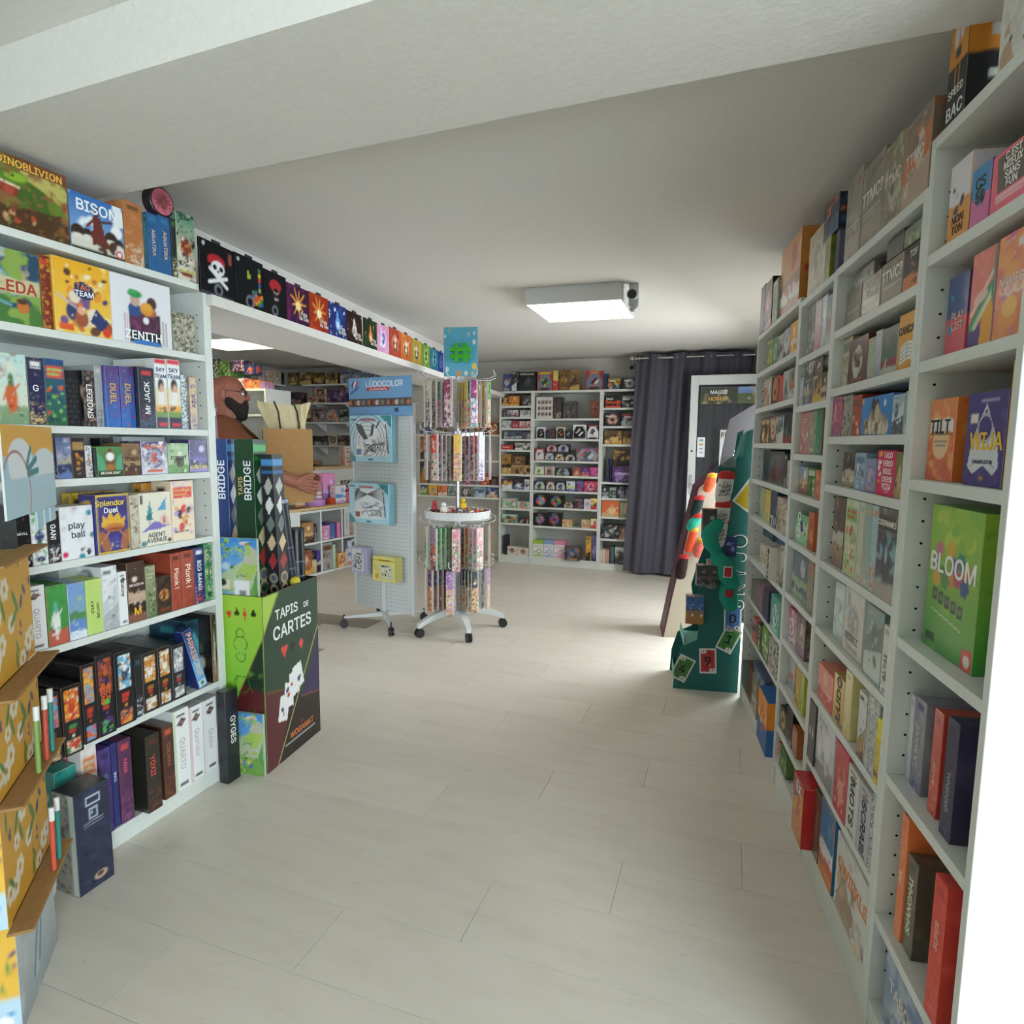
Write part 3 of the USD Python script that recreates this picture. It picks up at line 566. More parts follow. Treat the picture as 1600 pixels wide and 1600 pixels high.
# ------------------------------------------------------------------ the boxes on the shelves
SHELF = {'L0':('L', 'top of left bookcase'),
'L1':('L', 'second shelf of left bookcase'),
'L2':('L', 'third shelf of left bookcase'),
'L3':('L', 'fourth shelf of left bookcase'),
'L4':('L', 'fifth shelf of left bookcase'),
'L5':('L', 'sixth shelf of left bookcase'),
'L6':('L', 'seventh shelf of left bookcase'),
'L7':('L', 'bottom shelf of left bookcase'),
'N0':('R', 'top of near right bookcase'),
'N1':('R', 'second shelf of near right bookcase'),
'N2':('R', 'third shelf of near right bookcase'),
'N3':('R', 'fourth shelf of near right bookcase'),
'N4':('R', 'fifth shelf of near right bookcase'),
'N5':('R', 'sixth shelf of near right bookcase'),
'N6':('R', 'seventh shelf of near right bookcase'),
'N7':('R', 'bottom shelf of near right bookcase'),
'D0':('R', 'top of wide right bookcase'),
'D1':('R', 'second shelf of wide right bookcase'),
'D2':('R', 'third shelf of wide right bookcase'),
'D3':('R', 'fourth shelf of wide right bookcase'),
'D4':('R', 'fifth shelf of wide right bookcase'),
'D5':('R', 'sixth shelf of wide right bookcase'),
'D6':('R', 'seventh shelf of wide right bookcase'),
'D7':('R', 'eighth shelf of wide right bookcase'),
'D8':('R', 'ninth shelf of wide right bookcase'),
'D9':('R', 'bottom shelf of wide right bookcase'),
'E0':('R', 'top of slim right bookcase'),
'E1':('R', 'second shelf of slim right bookcase'),
'E2':('R', 'third shelf of slim right bookcase'),
'E3':('R', 'fourth shelf of slim right bookcase'),
'E4':('R', 'fifth shelf of slim right bookcase'),
'E5':('R', 'sixth shelf of slim right bookcase'),
'E6':('R', 'seventh shelf of slim right bookcase'),
'E7':('R', 'eighth shelf of slim right bookcase'),
'E8':('R', 'ninth shelf of slim right bookcase'),
'EA':('R', 'tenth shelf of slim right bookcase'),
'EB':('R', 'bottom shelf of slim right bookcase'),
'F0':('R', 'top of far right bookcase'),
'F1':('R', 'second shelf of far right bookcase'),
'F2':('R', 'third shelf of far right bookcase'),
'F3':('R', 'fourth shelf of far right bookcase'),
'F4':('R', 'fifth shelf of far right bookcase'),
'F5':('R', 'sixth shelf of far right bookcase'),
'F6':('R', 'seventh shelf of far right bookcase'),
'F7':('R', 'eighth shelf of far right bookcase'),
'F8':('R', 'ninth shelf of far right bookcase'),
'F9':('R', 'bottom shelf of far right bookcase'),
'B0':('B', 'top of back wall shelves'),
'Bn1':('B', 'second shelf, back wall left bookcase'),
'Bn2':('B', 'third shelf, back wall left bookcase'),
'Bn3':('B', 'fourth shelf, back wall left bookcase'),
'Bn4':('B', 'fifth shelf, back wall left bookcase'),
'Bn5':('B', 'sixth shelf, back wall left bookcase'),
'Bn6':('B', 'seventh shelf, back wall left bookcase'),
'Bn7':('B', 'eighth shelf, back wall left bookcase'),
'Bn8':('B', 'ninth shelf, back wall left bookcase'),
'Bna':('B', 'tenth shelf, back wall left bookcase'),
'Bnb':('B', 'bottom shelf, back wall left bookcase'),
'Bc1':('B', 'second shelf, back wall middle bookcase'),
'Bc2':('B', 'third shelf, back wall middle bookcase'),
'Bc3':('B', 'fourth shelf, back wall middle bookcase'),
'Bc4':('B', 'fifth shelf, back wall middle bookcase'),
'Bc5':('B', 'sixth shelf, back wall middle bookcase'),
'Bc6':('B', 'seventh shelf, back wall middle bookcase'),
'Bc7':('B', 'eighth shelf, back wall middle bookcase'),
'Bc8':('B', 'bottom shelf, back wall middle bookcase'),
'Br1':('B', 'second shelf, back wall right bookcase'),
'Br2':('B', 'third shelf, back wall right bookcase'),
'Br3':('B', 'fourth shelf, back wall right bookcase'),
'Br4':('B', 'fifth shelf, back wall right bookcase'),
'Br5':('B', 'sixth shelf, back wall right bookcase'),
'Br6':('B', 'seventh shelf, back wall right bookcase'),
'Br7':('B', 'eighth shelf, back wall right bookcase'),
'Br8':('B', 'bottom shelf, back wall right bookcase'),
'V0':('V', 'white unit behind the counter'),
'Q1':('B', 'top shelf of back room'),
'Q2':('B', 'second shelf of back room'),
'Q3':('B', 'third shelf of back room'),
'Q4':('B', 'fourth shelf of back room'),
'CA':('C', 'upper cubbies under the counter'),
'CB':('C', 'lower cubbies under the counter'),
'K1':('B', 'top row of wall rack behind spinner'),
'K2':('B', 'second row of wall rack behind spinner'),
'K3':('B', 'third row of wall rack behind spinner'),
'K4':('B', 'bottom row of wall rack behind spinner'),
'W1':('W', 'top left shelf of back room'),
'W2':('W', 'second left shelf of back room'),
'W3':('W', 'third left shelf of back room')}
ROWS = """L0~brown box with green dinosaur art~-0.736~-0.525~2.020~0.207~0.07~-0.008~first~F:6a4a2c 4c3a20 5f7d2a 88a030 8a3a22 3a2a18~DINOBLIVION|e8b84a|.5|.9|.1|0
L0~blue box with dancing brown figure~-0.522~-0.339~2.020~0.174~0.07~-0.008~second~F:4a80c0 dfe6ea 5a2a1e 6e2f22 e8eaea 2c3a22~BISON|eef2f2|.5|.8|.19|0
L0~orange spine box with rusty sun~-0.336~-0.264~2.020~0.209~0.22~-0.008~third~S:b4703c 6b4a2a c98a58 d8c8b0~
L0~narrow dark teal spine box~-0.263~-0.247~2.020~0.187~0.22~-0.008~fourth~S:2c5a66 1c2c30 3c7884 203038~
L0~deep blue spine box beside its twin~-0.245~-0.200~2.020~0.198~0.22~-0.008~fifth~S:1f5f94 2a78a8 184a80 1f5f94~AQUATIKA|d8b890|.5|.5|.3|-90
L0~second deep blue spine box~-0.199~-0.150~2.020~0.204~0.22~-0.008~sixth~S:1f5f94 2a78a8 184a80 1f5f94~AQUATIKA|d8b890|.5|.5|.3|-90
L0~black and green sliver box~-0.147~-0.126~2.020~0.210~0.2~-0.008~seventh~S:161a1c 2f7a38 20282c e8d8a0~
L0~cream box with orange dragon art~-0.123~-0.039~2.020~0.246~0.2~-0.008~eighth~F:3f8a6a e8dcc8 c85a28 e89038 7a2a1a 2a2c2e~DRAGON|d8d070|.55|.14|.16|0
L1~cracked sea landscape box~-0.795~-0.626~1.754~0.209~0.07~-0.008~first~F:5a98c8 4c7a3c d8c8a0 8a9a5a c87a38 384a70~LEDA|a83c2a|.62|.5|.2|0
L1~dark red end of yellow box~-0.620~-0.588~1.754~0.218~0.1~-0.015~second~S:7a2c20 d0402c d8a038 3a2018~
L1~yellow box crowded with cartoon heroes~-0.587~-0.401~1.754~0.226~0.07~-0.008~third~F:f0b428 f8d070 e87830 3f4a78 a85a38 f8f0e0~TAG|e87830|.5|.66|.12|0;TEAM|f4f4ee|.52|.57|.12|0
L1~white box with four heads art~-0.400~-0.164~1.754~0.225~0.07~-0.008~fourth~W:e6e6ea 3a2030 e09a38 3c9a50 5a3a2c 2c5a98~ZENITH|fafafa|.5|.14|.13|0
L1~small khaki box with leaf pattern~-0.150~-0.047~1.754~0.147~0.12~-0.02~fifth~N:a8a48c 8c8a70 c0bca4 5a5a4a~
L2~brown edge box at photo border~-0.781~-0.763~1.464~0.203~0.2~-0.008~first~S:6a4a34 8a6a4c 4a3424 3a6a70~
L2~pale turquoise box with red panda~-0.762~-0.683~1.464~0.204~0.2~-0.008~second~F:bfe0dc e8e2c8 d8683a 8aa880 a84a2a 5a7a50~
L2~navy box with round white letter~-0.682~-0.633~1.464~0.199~0.2~-0.008~third~S:1e2248 e8e8e0 2a2e58 e0c070~G|e8e8e8|.45|.55|.4|0;GAMES|e0e0e0|.5|.85|.14|0
L2~blue green space creature box~-0.632~-0.571~1.464~0.202~0.2~-0.008~fourth~F:28508c 2f6a40 7ab848 e05a3c 1c2c58 8ad070~
L2~black box with grey pictograms~-0.570~-0.515~1.464~0.173~0.18~-0.02~fifth~D:16181c 2c2e34 44464c~
L2~black spine with vertical capitals~-0.513~-0.474~1.464~0.179~0.18~-0.01~sixth~S:17171b 3a3a40 c8a088 26262c~LEGIONS|e8e8e8|.5|.45|.5|-90
L2~silver grey slipcase box~-0.465~-0.439~1.464~0.201~0.2~-0.02~seventh~S:a8aaac c8cacc 989a9c 707274~
L2~purple to blue spine box beside twin~-0.438~-0.387~1.464~0.203~0.2~-0.008~eighth~G:5a3a78 2a70c0 a03c58 4a90d8~DUEL|d8b050|.5|.55|.42|-90
L2~second purple to blue spine box~-0.384~-0.331~1.464~0.207~0.2~-0.008~ninth~G:5a3a78 2a70c0 a03c58 4a90d8~DUEL|d8b050|.5|.55|.42|-90
L2~dark slate box with red emblem~-0.330~-0.266~1.464~0.211~0.2~0.01~tenth~S:1c2434 d03a34 2a3448 3c5878~Mr JACK|e4e8e8|.5|.5|.34|90
L2~white and red box, smiling woman~-0.249~-0.198~1.464~0.252~0.2~-0.008~eleventh~F:eef0f0 f0e4c8 f0b060 2a2c34 d8303a 3a6ab0~SKY|26306a|.5|.84|.3|0;TEAM|26306a|.5|.75|.3|0
L2~second white and red box, smiling woman~-0.195~-0.138~1.464~0.256~0.2~-0.008~twelfth~F:eef0f0 f0e4c8 f0b060 2a2c34 d8303a 3a6ab0~SKY|26306a|.5|.84|.3|0;TEAM|26306a|.5|.75|.3|0
L2~pale blue thin crackled box~-0.125~-0.095~1.464~0.206~0.18~-0.02~thirteenth~N:b8d0d8 6a7a88 e0e4e0 485868~
L2~cream and violet tile spine~-0.093~-0.061~1.464~0.201~0.18~-0.01~fourteenth~S:c8a878 d8bc8c 5a4888 5a4888~AZUL|5a4888|.5|.55|.5|90
L3~hidden pale box behind yellow display~-0.707~-0.672~1.298~0.135~0.14~-0.03~first~P:c8d0d0 b0b8b8~
L3~sky blue box with green meadow~-0.671~-0.622~1.298~0.133~0.14~-0.008~second~F:6ab8e0 9ac878 d8e8e0 7aa850 e8f0f0 4a8ab0~LEIS|e8f0f8|.4|.75|.25|0
L3~black violet sliver box~-0.621~-0.614~1.298~0.126~0.13~-0.008~third~S:20182c 3c2850 181220 c0b8c8~
L3~steel blue box with ghost figure~-0.613~-0.567~1.298~0.130~0.13~-0.008~fourth~F:4a5c8c c0c0d0 6a80b8 b0a890 303c60 8898c0~
L3~black box with orange beaked bird~-0.566~-0.523~1.298~0.128~0.13~-0.008~fifth~F:241e28 3a3034 e09030 c8a060 4a3830 6a5040~
L3~white box with pink cheeks~-0.513~-0.490~1.298~0.104~0.12~-0.02~sixth~F:e8e4e0 f0f0f0 d07868 3a3438 c8a898 5a5a60~
L3~thin dark green booklet box~-0.489~-0.483~1.298~0.096~0.12~-0.01~seventh~S:1e2a28 3a4a44 1c2422 809080~
L3~green forest box with white moon~-0.482~-0.392~1.298~0.102~0.1~-0.008~eighth~F:6a9a58 2c5a38 f4f4ec 4a7a4c a0783c 3a6a44~MOONLIGHT|e8e0c8|.5|.12|.1|0
L3~kraft brown box with ornament~-0.389~-0.321~1.298~0.113~0.1~-0.01~ninth~F:8a6a48 7a5c3c 5a3a24 a88a60 4a3020 c0a078~LORDS|3a2618|.5|.5|.2|0
L3~black tuck box standing behind~-0.376~-0.340~1.298~0.128~0.05~-0.13~~S:18181c 2a2a30 202024 808080~
L3~indigo and white dragon box~-0.319~-0.211~1.298~0.120~0.1~-0.008~tenth~F:3c3a78 dcdce4 a8a8b8 5a5a80 e0603c e8e8f0~QUARTO|e8703c|.5|.83|.14|0
L3~long white box lying behind others~-0.290~-0.111~1.298~0.136~0.05~-0.13~~P:d8d8d4 c0c0bc~
L3~pale green leafy box~-0.208~-0.115~1.298~0.114~0.1~-0.008~eleventh~F:9ac090 c8d8b8 5a4a3c 78a868 4a6a48 e8e8d8~FOREST|3a4a38|.5|.5|.16|0
L3~violet night sky box~-0.111~-0.024~1.298~0.127~0.1~-0.008~twelfth~F:2c2458 4a3c80 8a80c0 5a50a0 201a40 c8c0e8~DARTAN|f0d840|.5|.16|.17|0
L4~black and pink silhouette box~-0.744~-0.705~1.039~0.186~0.14~-0.008~first~S:18161a d0a0b0 201c22 e8e0e0~SKYLL|f0f0f0|.4|.55|.2|0
L4~white box with indigo monster~-0.703~-0.658~1.039~0.176~0.14~-0.008~second~F:e8e8ec f0f0f0 3a448c 5a64a8 2a2c60 6ab048~
L4~black and amber spine~-0.657~-0.619~1.039~0.161~0.14~-0.008~third~S:26242a e0a838 2a282e e8e8ec~GAN!|f4f4f4|.45|.6|.42|-90
L4~white box with coloured dots~-0.617~-0.510~1.039~0.171~0.1~-0.008~fourth~W:f0f0f2 f0f0f2 e03070 2a98a8 303438 2a98a8~play|505860|.48|.62|.2|0;ball|505860|.52|.46|.2|0
L4~violet box with crowned toad~-0.508~-0.389~1.039~0.202~0.08~0.005~fifth~F:3c3680 4a4490 e0b040 f0c850 a85a3c f0d860~Splendor|f0d040|.42|.84|.17|0;Duel|f4f4f4|.44|.73|.16|0
L4~yellow framed box standing behind~-0.497~-0.447~1.039~0.204~0.05~-0.12~~F:e8c030 3a2c20 a88a60 5a4028 d8b028 4a3830~
L4~second yellow framed box standing behind~-0.446~-0.340~1.039~0.202~0.05~-0.12~~F:e8c030 3a2c20 a88a60 5a4028 d8b028 4a3830~
L4~beige patterned narrow spine~-0.375~-0.340~1.039~0.191~0.14~-0.01~sixth~S:d0c8b4 b0a890 8a5a48 c8c0a8~
L4~cream box with teal trees~-0.339~-0.208~1.039~0.194~0.08~-0.008~seventh~F:ece6d2 f0ead8 3a8a8a 7a70b8 5aa8c8 e0c0b0~AGENT|5a5a56|.5|.2|.15|0;AVENUE|5a5a56|.5|.1|.15|0
L4~orange box peeking out behind~-0.232~-0.104~1.039~0.221~0.05~-0.12~~F:e8a040 f0b860 3a2c28 e8e0d0 c87830 f0d0a0~225|f4f0e8|.2|.85|.1|0
L4~peach box with red coated woman~-0.206~-0.104~1.039~0.230~0.1~-0.005~eighth~F:f0d8b8 f4e2c8 3a2420 e04838 b8a0d8 e8a860~DES BOTTES|5a3c34|.4|.16|.08|0
L5~white edge box beside yellow display~-0.772~-0.743~0.777~0.199~0.2~-0.008~first~S:d8d4d0 a0506a e0dcd8 c8c4c0~
L5~white box with brown lozenge~-0.741~-0.678~0.777~0.202~0.2~-0.008~second~Q:eceaea 5a3430 d8d6d6~QUARTO|c0bcbc|.55|.42|.28|-90
L5~grass green box with farm scene~-0.675~-0.612~0.777~0.192~0.2~-0.008~third~F:4a9a48 3c8a40 e8e8e0 c85a4a 8a5a38 5ab0a8~
L5~light blue meadow spine~-0.610~-0.553~0.777~0.185~0.2~-0.008~fourth~F:7aa0d8 8ab0a0 e0e8f0 5a8a58 6a90c8 a8c090~
L5~pale grey box lying behind~-0.556~-0.444~0.777~0.220~0.1~-0.12~~P:b8bab6 a4a6a2~
L5~lime green hand lettered spine~-0.551~-0.497~0.777~0.185~0.2~-0.008~fifth~P:c0d878 a8c860~A WILD|3a4830|.36|.5|.17|-90;VENTURE|3a4830|.7|.42|.17|-90
L5~large white sketch box~-0.496~-0.438~0.777~0.219~0.2~-0.008~sixth~F:e8e8ea e4e4e6 b0b4b8 c8ccd0 7a7c80 e0e0e2~
L5~slim white spine with black pebbles~-0.436~-0.404~0.777~0.191~0.2~-0.008~seventh~Q:eeeeee 202020 e0e0e0~abalone|5a5858|.5|.7|.4|-90
L5~dark brown box with yellow letter~-0.402~-0.332~0.777~0.216~0.2~-0.008~eighth~F:4a3428 3a2820 8a5a48 c8a890 2a1c18 e8d8c8~M|f0b830|.5|.18|.4|0;MISSION|e8d8d0|.5|.62|.14|0
L5~khaki jungle spine~-0.330~-0.289~0.777~0.192~0.2~-0.008~ninth~F:a8a888 6a7a50 4a6a48 8a8a60 3a4a30 c8c8a8~
L5~small black and gold box~-0.287~-0.224~0.777~0.143~0.14~-0.008~tenth~F:1e1a1c 4a3a28 c88838 e0b060 8a3c28 2a2420~
L5~blue landscape box standing behind~-0.268~-0.044~0.777~0.221~0.03~-0.215~~F:3a70b0 4a80b8 a84a38 c8a078 2c5890 d8b888~
L5~rust red spine, first of pair~-0.222~-0.174~0.777~0.220~0.2~-0.008~eleventh~S:a84a34 6a2c20 b4543c 983c2c~Plonk !|f0e4d0|.5|.55|.42|-90
L5~rust red spine, second of pair~-0.172~-0.116~0.777~0.221~0.2~-0.008~twelfth~S:a84a34 6a2c20 b4543c 983c2c~Plonk !|f0e4d0|.5|.55|.42|-90
L5~navy blue spine with white dots~-0.114~-0.065~0.777~0.225~0.2~-0.008~thirteenth~S:24306c e8e8f0 1c2658 d04a40~BIG BANG|e8ecf0|.5|.5|.4|-90
L5~bright green character spine~-0.062~-0.024~0.777~0.235~0.2~-0.008~fourteenth~F:2c7a50 3a9a5c e8e0d8 8ad070 204a38 d8c8b0~
L6~dark violet edge box near display~-0.786~-0.752~0.430~0.219~0.22~0.03~first~S:2c2440 3c3458 302848 403860~
L6~black box, purple portrait on top~-0.751~-0.695~0.430~0.223~0.24~0.05~second~H:1c1c20 7a58c0 68b8d0 e07830 c8b890 5a4a3c~
L6~black box, golden fighter on top~-0.688~-0.627~0.430~0.226~0.24~0.045~third~H:1c1c20 e8a030 d85a30 c83c2c e0d8c0 3a8a48~
L6~black box with fiery lion~-0.606~-0.558~0.430~0.266~0.24~0.02~fourth~H:1c1c20 e0702c e8b040 5aa0c8 d87028 c83c2c~
L6~black box with ember lettering~-0.556~-0.494~0.430~0.282~0.24~0.02~fifth~H:1a1a1e 8a3c1c c06028 2c2a2e 6a3c98 48b848~DICE|e86a28|.62|.52|.3|-90;RISING|e86a28|.32|.52|.26|-90
L6~black box with blue winged archer~-0.483~-0.411~0.430~0.265~0.24~0.01~sixth~H:1c1c20 5ab0d0 e8e8e8 2c3c60 e09838 c83c2c~
L6~slim black box with white foot~-0.400~-0.372~0.430~0.223~0.24~0~seventh~S:202024 3a5a70 1c1c20 d8dce0~
L6~black box with amber dune~-0.366~-0.305~0.430~0.223~0.24~-0.005~eighth~H:1c1c1e e0a048 c88438 e8e8e4 c08038 b07028~
L6~black box with desert canyon~-0.302~-0.244~0.430~0.224~0.24~-0.005~ninth~H:1c1c1e d89840 b87830 e8e8e4 c08838 a86c28~
L6~black box with grey stone relief~-0.241~-0.182~0.430~0.214~0.24~-0.005~tenth~H:1c1c1e a8a4ac 88848c e8e8e4 9c98a0 78747c~
L6~deep teal underwater box~-0.114~-0.053~0.430~0.267~0.2~-0.065~eleventh~F:1c3c50 2a5a6a 3a8890 50a8b0 183040 6ac0c0~
L6~black box with old portraits~-0.052~-0.026~0.430~0.288~0.24~0~twelfth~F:241e1c 3a302c c8b8a0 8a6a50 5a4a40 e0d0b8~
L7~teal box with red patch~-0.678~-0.606~0.070~0.288~0.2~-0.03~first~F:2a9a90 3aa89c e8d8c0 c85a3c 1c6a64 e8b040~
L7~white and pink children box~-0.604~-0.550~0.070~0.333~0.2~-0.01~second~F:e8e0dc e0d8d0 e85a88 e08048 d84070 b8c0a8~
L7~violet spine with aqua capitals~-0.549~-0.510~0.070~0.308~0.2~0~third~S:4a3478 2c2c58 5a4488 4a3478~ONOXO|40c0b8|.5|.6|.34|-90
L7~indigo spine with white capitals~-0.501~-0.478~0.070~0.306~0.2~-0.01~fourth~S:2c3070 24285c 343878 3a3e80~WAYA|e0e4f0|.5|.6|.4|-90
L7~plum spine with pink capitals~-0.477~-0.428~0.070~0.304~0.2~-0.005~fifth~S:5a3454 c84a50 6a4468 8a5488~KAMA|e05a78|.5|.68|.3|-90
L7~dark moss spine with red capitals~-0.400~-0.342~0.070~0.290~0.24~0.03~sixth~S:2c2c24 5a2c24 38342a 6a3830~YOXII|d85048|.45|.6|.36|-90
L7~walnut brown spine~-0.314~-0.266~0.070~0.286~0.22~0.012~seventh~S:4a2c20 c85a38 5a382a 6a4430~CIRCADIA|a06040|.5|.6|.3|-90
L7~white box with lime edge~-0.262~-0.191~0.070~0.323~0.24~0.01~eighth~Q:ecebea 5a3034 88c020~QUARTO|c4c0c0|.5|.45|.34|-90
L7~white box with red edge~-0.182~-0.120~0.070~0.307~0.24~0.005~ninth~Q:ecebea 5a3034 d05060~Quoridor|c4c0c0|.5|.5|.36|-90
L7~white box with red stripe~-0.110~-0.044~0.070~0.304~0.24~0~tenth~Q:ecebea 4a3438 d8d6d6~Quixo|c4c0c0|.5|.45|.36|-90
N0~orange and black word game box~0.002~0.082~2.072~0.262~0.13~-0.02~first~B2:e0902c 26282e f0f0ea c8c4b8~SPEED|f0f0f0|.5|.3|.2|0;BAC|f0f0f0|.5|.16|.34|0
N0~white box with plush animals~0.204~0.363~2.072~0.203~0.1~-0.02~second~F:e8e8e2 e4e4dc c8a888 6a6a68 d8d4cc 4a4a48~
N1~white and orange box with sunglasses~0.055~0.142~1.832~0.162~0.16~-0.02~first~B2:e4e0e6 e89a30 3a3a3c c8b8d0~NON|4a4038|.5|.3|.2|0;TON|4a4038|.5|.18|.2|0
N1~sky blue and pink number box~0.160~0.226~1.832~0.113~0.16~-0.015~second~B2:4a90c8 d878a8 4a5848 3a70a8~CS|3c4a44|.5|.72|.42|0;50|3c4a44|.5|.5|.42|0
N1~hot pink box with block capitals~0.243~0.388~1.832~0.102~0.08~-0.01~third~P:f06a80 e85a72~C EST|f4f0ea|.45|.86|.13|0;MIEUX|f4f0ea|.45|.71|.13|0;SANS|f4f0ea|.45|.56|.13|0;FUN|f4f0ea|.45|.41|.13|0
N2~coral and blue box behind gap~0.039~0.123~1.609~0.169~0.12~-0.04~first~B2:4a6098 e8606c 3aa0b8 d85060~PLAY|f0c8b8|.6|.5|.2|0;LIST|f0c8b8|.6|.38|.2|0
N2~salmon box with rainbow brush stroke~0.180~0.265~1.609~0.177~0.1~-0.02~second~F:e8827c f0b050 48b098 f0a048 6a4a90 f0d8c8~
N2~pink orange box with tangled letters~0.279~0.374~1.609~0.177~0.1~-0.015~third~F:e8807c e8923c f0a850 c868a0 f0c060 e06a4c~NAMES|f0d8c8|.5|.55|.17|0
N3~orange word box with paper banner~0.024~0.142~1.354~0.172~0.12~-0.03~first~F:e8823c e86a3c f0a050 e07038 f0b070 d85a38~TILT|3a2c28|.45|.66|.26|0
N3~violet box with planchette~0.209~0.343~1.354~0.171~0.06~-0.02~second~F:4a3a80 443478 5a4a90 3a2c68 6a5aa0 40306c~WIJA|f0c030|.55|.48|.3|0;CHAQUE LETTRE|48486a|.5|.26|.05|0
N3~bright yellow box behind panel~0.367~0.388~1.354~0.215~0.05~-0.01~third~P:f0c820 e8b818~
N4~bright green flower game box~0.053~0.264~0.993~0.311~0.075~-0.04~first~G:a8cc40 4aa848 88c048 3a9a40~BLOOM|f4f4f0|.5|.61|.2|0
N5~white box with thin rainbow letters~0.024~0.043~0.662~0.200~0.12~-0.04~first~S:d8d4dc c8a0b0 e0dce4 a8c8c8~
N5~grey and indigo spine box~0.062~0.114~0.662~0.212~0.22~-0.035~second~S:8a8a94 3a3878 a0a0a8 5a5a98~LA NOCHE|d0ccc0|.4|.5|.3|90
N5~red spine box with rusty face~0.163~0.201~0.662~0.225~0.22~-0.03~third~S:c8483c a83c34 d85a48 e07050~ROUGE|f0c8a0|.5|.4|.3|90
N5~dark violet spine box~0.241~0.285~0.662~0.242~0.22~-0.02~fourth~S:3a3450 2c2640 4a4460 5a5470~ORIGINAL|a8a0a8|.5|.4|.3|90
N6~orange spine box~0.080~0.112~0.308~0.298~0.2~-0.02~first~S:f08048 e87040 f8a070 f09058~OUI|f8e0c8|.5|.5|.4|90
N6~black box with yellow loops~0.113~0.162~0.308~0.223~0.2~-0.025~second~S:5a5448 3c3c3c 706a58 6a6450~SHANGHAI|e8e4c0|.5|.5|.4|90
N6~red box with green end~0.279~0.328~0.308~0.292~0.2~-0.005~third~S:d8483c c83c34 e85a48 e06a50~SUPER|f0c0a8|.5|.6|.3|90
N7~blue grey box with letter tiles~0.070~0.262~0.080~0.193~0.1~-0.015~first~F:3a60a0 a8b8c8 c8d0d8 8a98b0 d8d8d0 6a7890~TABOU|e0d8c8|.5|.6|.16|0
D0~salmon edged box with question mark~-0.658~-0.514~1.981~0.263~0.24~-0.02~first~F:a89a88 98907c c8a888 8a8470 b8ae9c 706a58~
D0~taupe card box with scrawled title~-0.492~-0.325~1.981~0.230~0.12~-0.015~second~F:8a8478 a89c88 98a060 c85a48 7a7468 b8b0a0~TTMC?|ece8e0|.5|.6|.3|0
D0~green brown card box~-0.313~-0.191~1.981~0.210~0.12~-0.012~third~F:8a8a60 8a7a60 788a48 a89880 6a6a4c c0b8a0~TTMC|e4d8c8|.5|.55|.24|0
D0~brown card box with orange edge~-0.183~-0.034~1.981~0.200~0.12~-0.01~fourth~F:8a7a6a c87848 b8a088 d87040 7a6a5a e0c8b0~TTMC|e8e0d4|.45|.55|.25|0;TU TE METS|e0d8c8|.5|.4|.09|0
D1~small taupe quiz box with plant~-0.633~-0.493~1.786~0.117~0.1~-0.03~first~F:989488 88907c a8a498 789060 b8b4a8 5a5a50~
D1~dark grey quiz box behind~-0.573~-0.403~1.900~0.042~0.1~-0.03~~F:78746c 605c56 8a867e 504c48 989488 403c38~
D1~taupe quiz box with red dots~-0.469~-0.325~1.786~0.112~0.1~-0.025~second~F:a0988c 948c80 b8b0a4 c0584c 7a746a d0c8bc~Time|e8e4dc|.5|.6|.2|0
D1~taupe quiz box with bold title~-0.304~-0.163~1.786~0.111~0.1~-0.02~third~F:a49c90 9c9488 b8b0a4 8a8478 c8c0b4 706a60~TTMC?|f0ece4|.5|.66|.22|0
D1~black cube box behind~-0.279~-0.172~1.898~0.052~0.1~-0.02~~P:221c20 2c2428~
D1~green brown box behind~-0.147~-0.028~1.893~0.044~0.1~-0.012~~F:5a6a50 7a8a50 8a9a60 486048 a0a878 384838~
D1~black quiz box with orange disc~-0.144~-0.038~1.786~0.106~0.1~-0.015~fourth~F:1c1a1c 201e20 d8783c 2a2628 d8783c 141214~TOP|e0dcd8|.5|.8|.16|0
D2~cream box with orange hero~-0.633~-0.547~1.605~0.154~0.16~-0.03~first~F:c8b89c d8c8a8 d88a3c 8a8a78 e0d4bc 6a9a98~
D2~burgundy box with black suited figure~-0.538~-0.375~1.605~0.134~0.16~-0.02~second~F:5a2c30 6a383c c8c0b0 201c1e 8a5048 3c1c20~TIGER|e8e0d8|.45|.3|.14|0;BOB|e8e0d8|.45|.18|.2|0
D2~pale green and pink spine~-0.370~-0.317~1.605~0.115~0.16~-0.02~third~S:a8b898 c88a88 98a88c b0a098~
D2~silver blue thin spine~-0.315~-0.272~1.605~0.126~0.16~-0.02~fourth~S:b0b8c0 98a4b0 c0c8d0 a0a8b0~
D2~dark green monster forest box~-0.269~-0.162~1.605~0.121~0.16~-0.02~fifth~F:485a50 304a44 c8d0c0 386058 902c38 586858~
D2~amber box with open booklet~-0.136~-0.027~1.605~0.131~0.12~-0.012~sixth~F:e0a038 e09830 e8b050 e8e8e0 d89028 e8e8e0~CANCAN|2c2a2c|.5|.7|.2|0
D3~crimson and indigo spine, first~-0.633~-0.612~1.454~0.124~0.16~-0.01~first~S:c03060 4a4aa0 d8d0d8 303878~
D3~crimson and indigo spine, second~-0.611~-0.558~1.454~0.124~0.16~-0.01~second~S:c03060 4a4aa0 d8d0d8 303878~
D3~crimson and indigo spine, third~-0.557~-0.535~1.454~0.122~0.16~-0.01~third~S:c03060 4a4aa0 d8d0d8 303878~
D3~grey green back cover box~-0.534~-0.446~1.454~0.122~0.16~-0.012~fourth~N:a8a898 909080 b8b8a8 606058~
D3~red box with white badge~-0.441~-0.366~1.454~0.116~0.16~-0.012~fifth~F:a83c24 c04828 e8e0c8 8a2c1c d86038 485838~
D3~blue box with cat crowd~-0.362~-0.142~1.454~0.103~0.1~-0.012~sixth~F:4a90d0 3a88d0 c8b898 b8a888 a89878 e0d8c0~
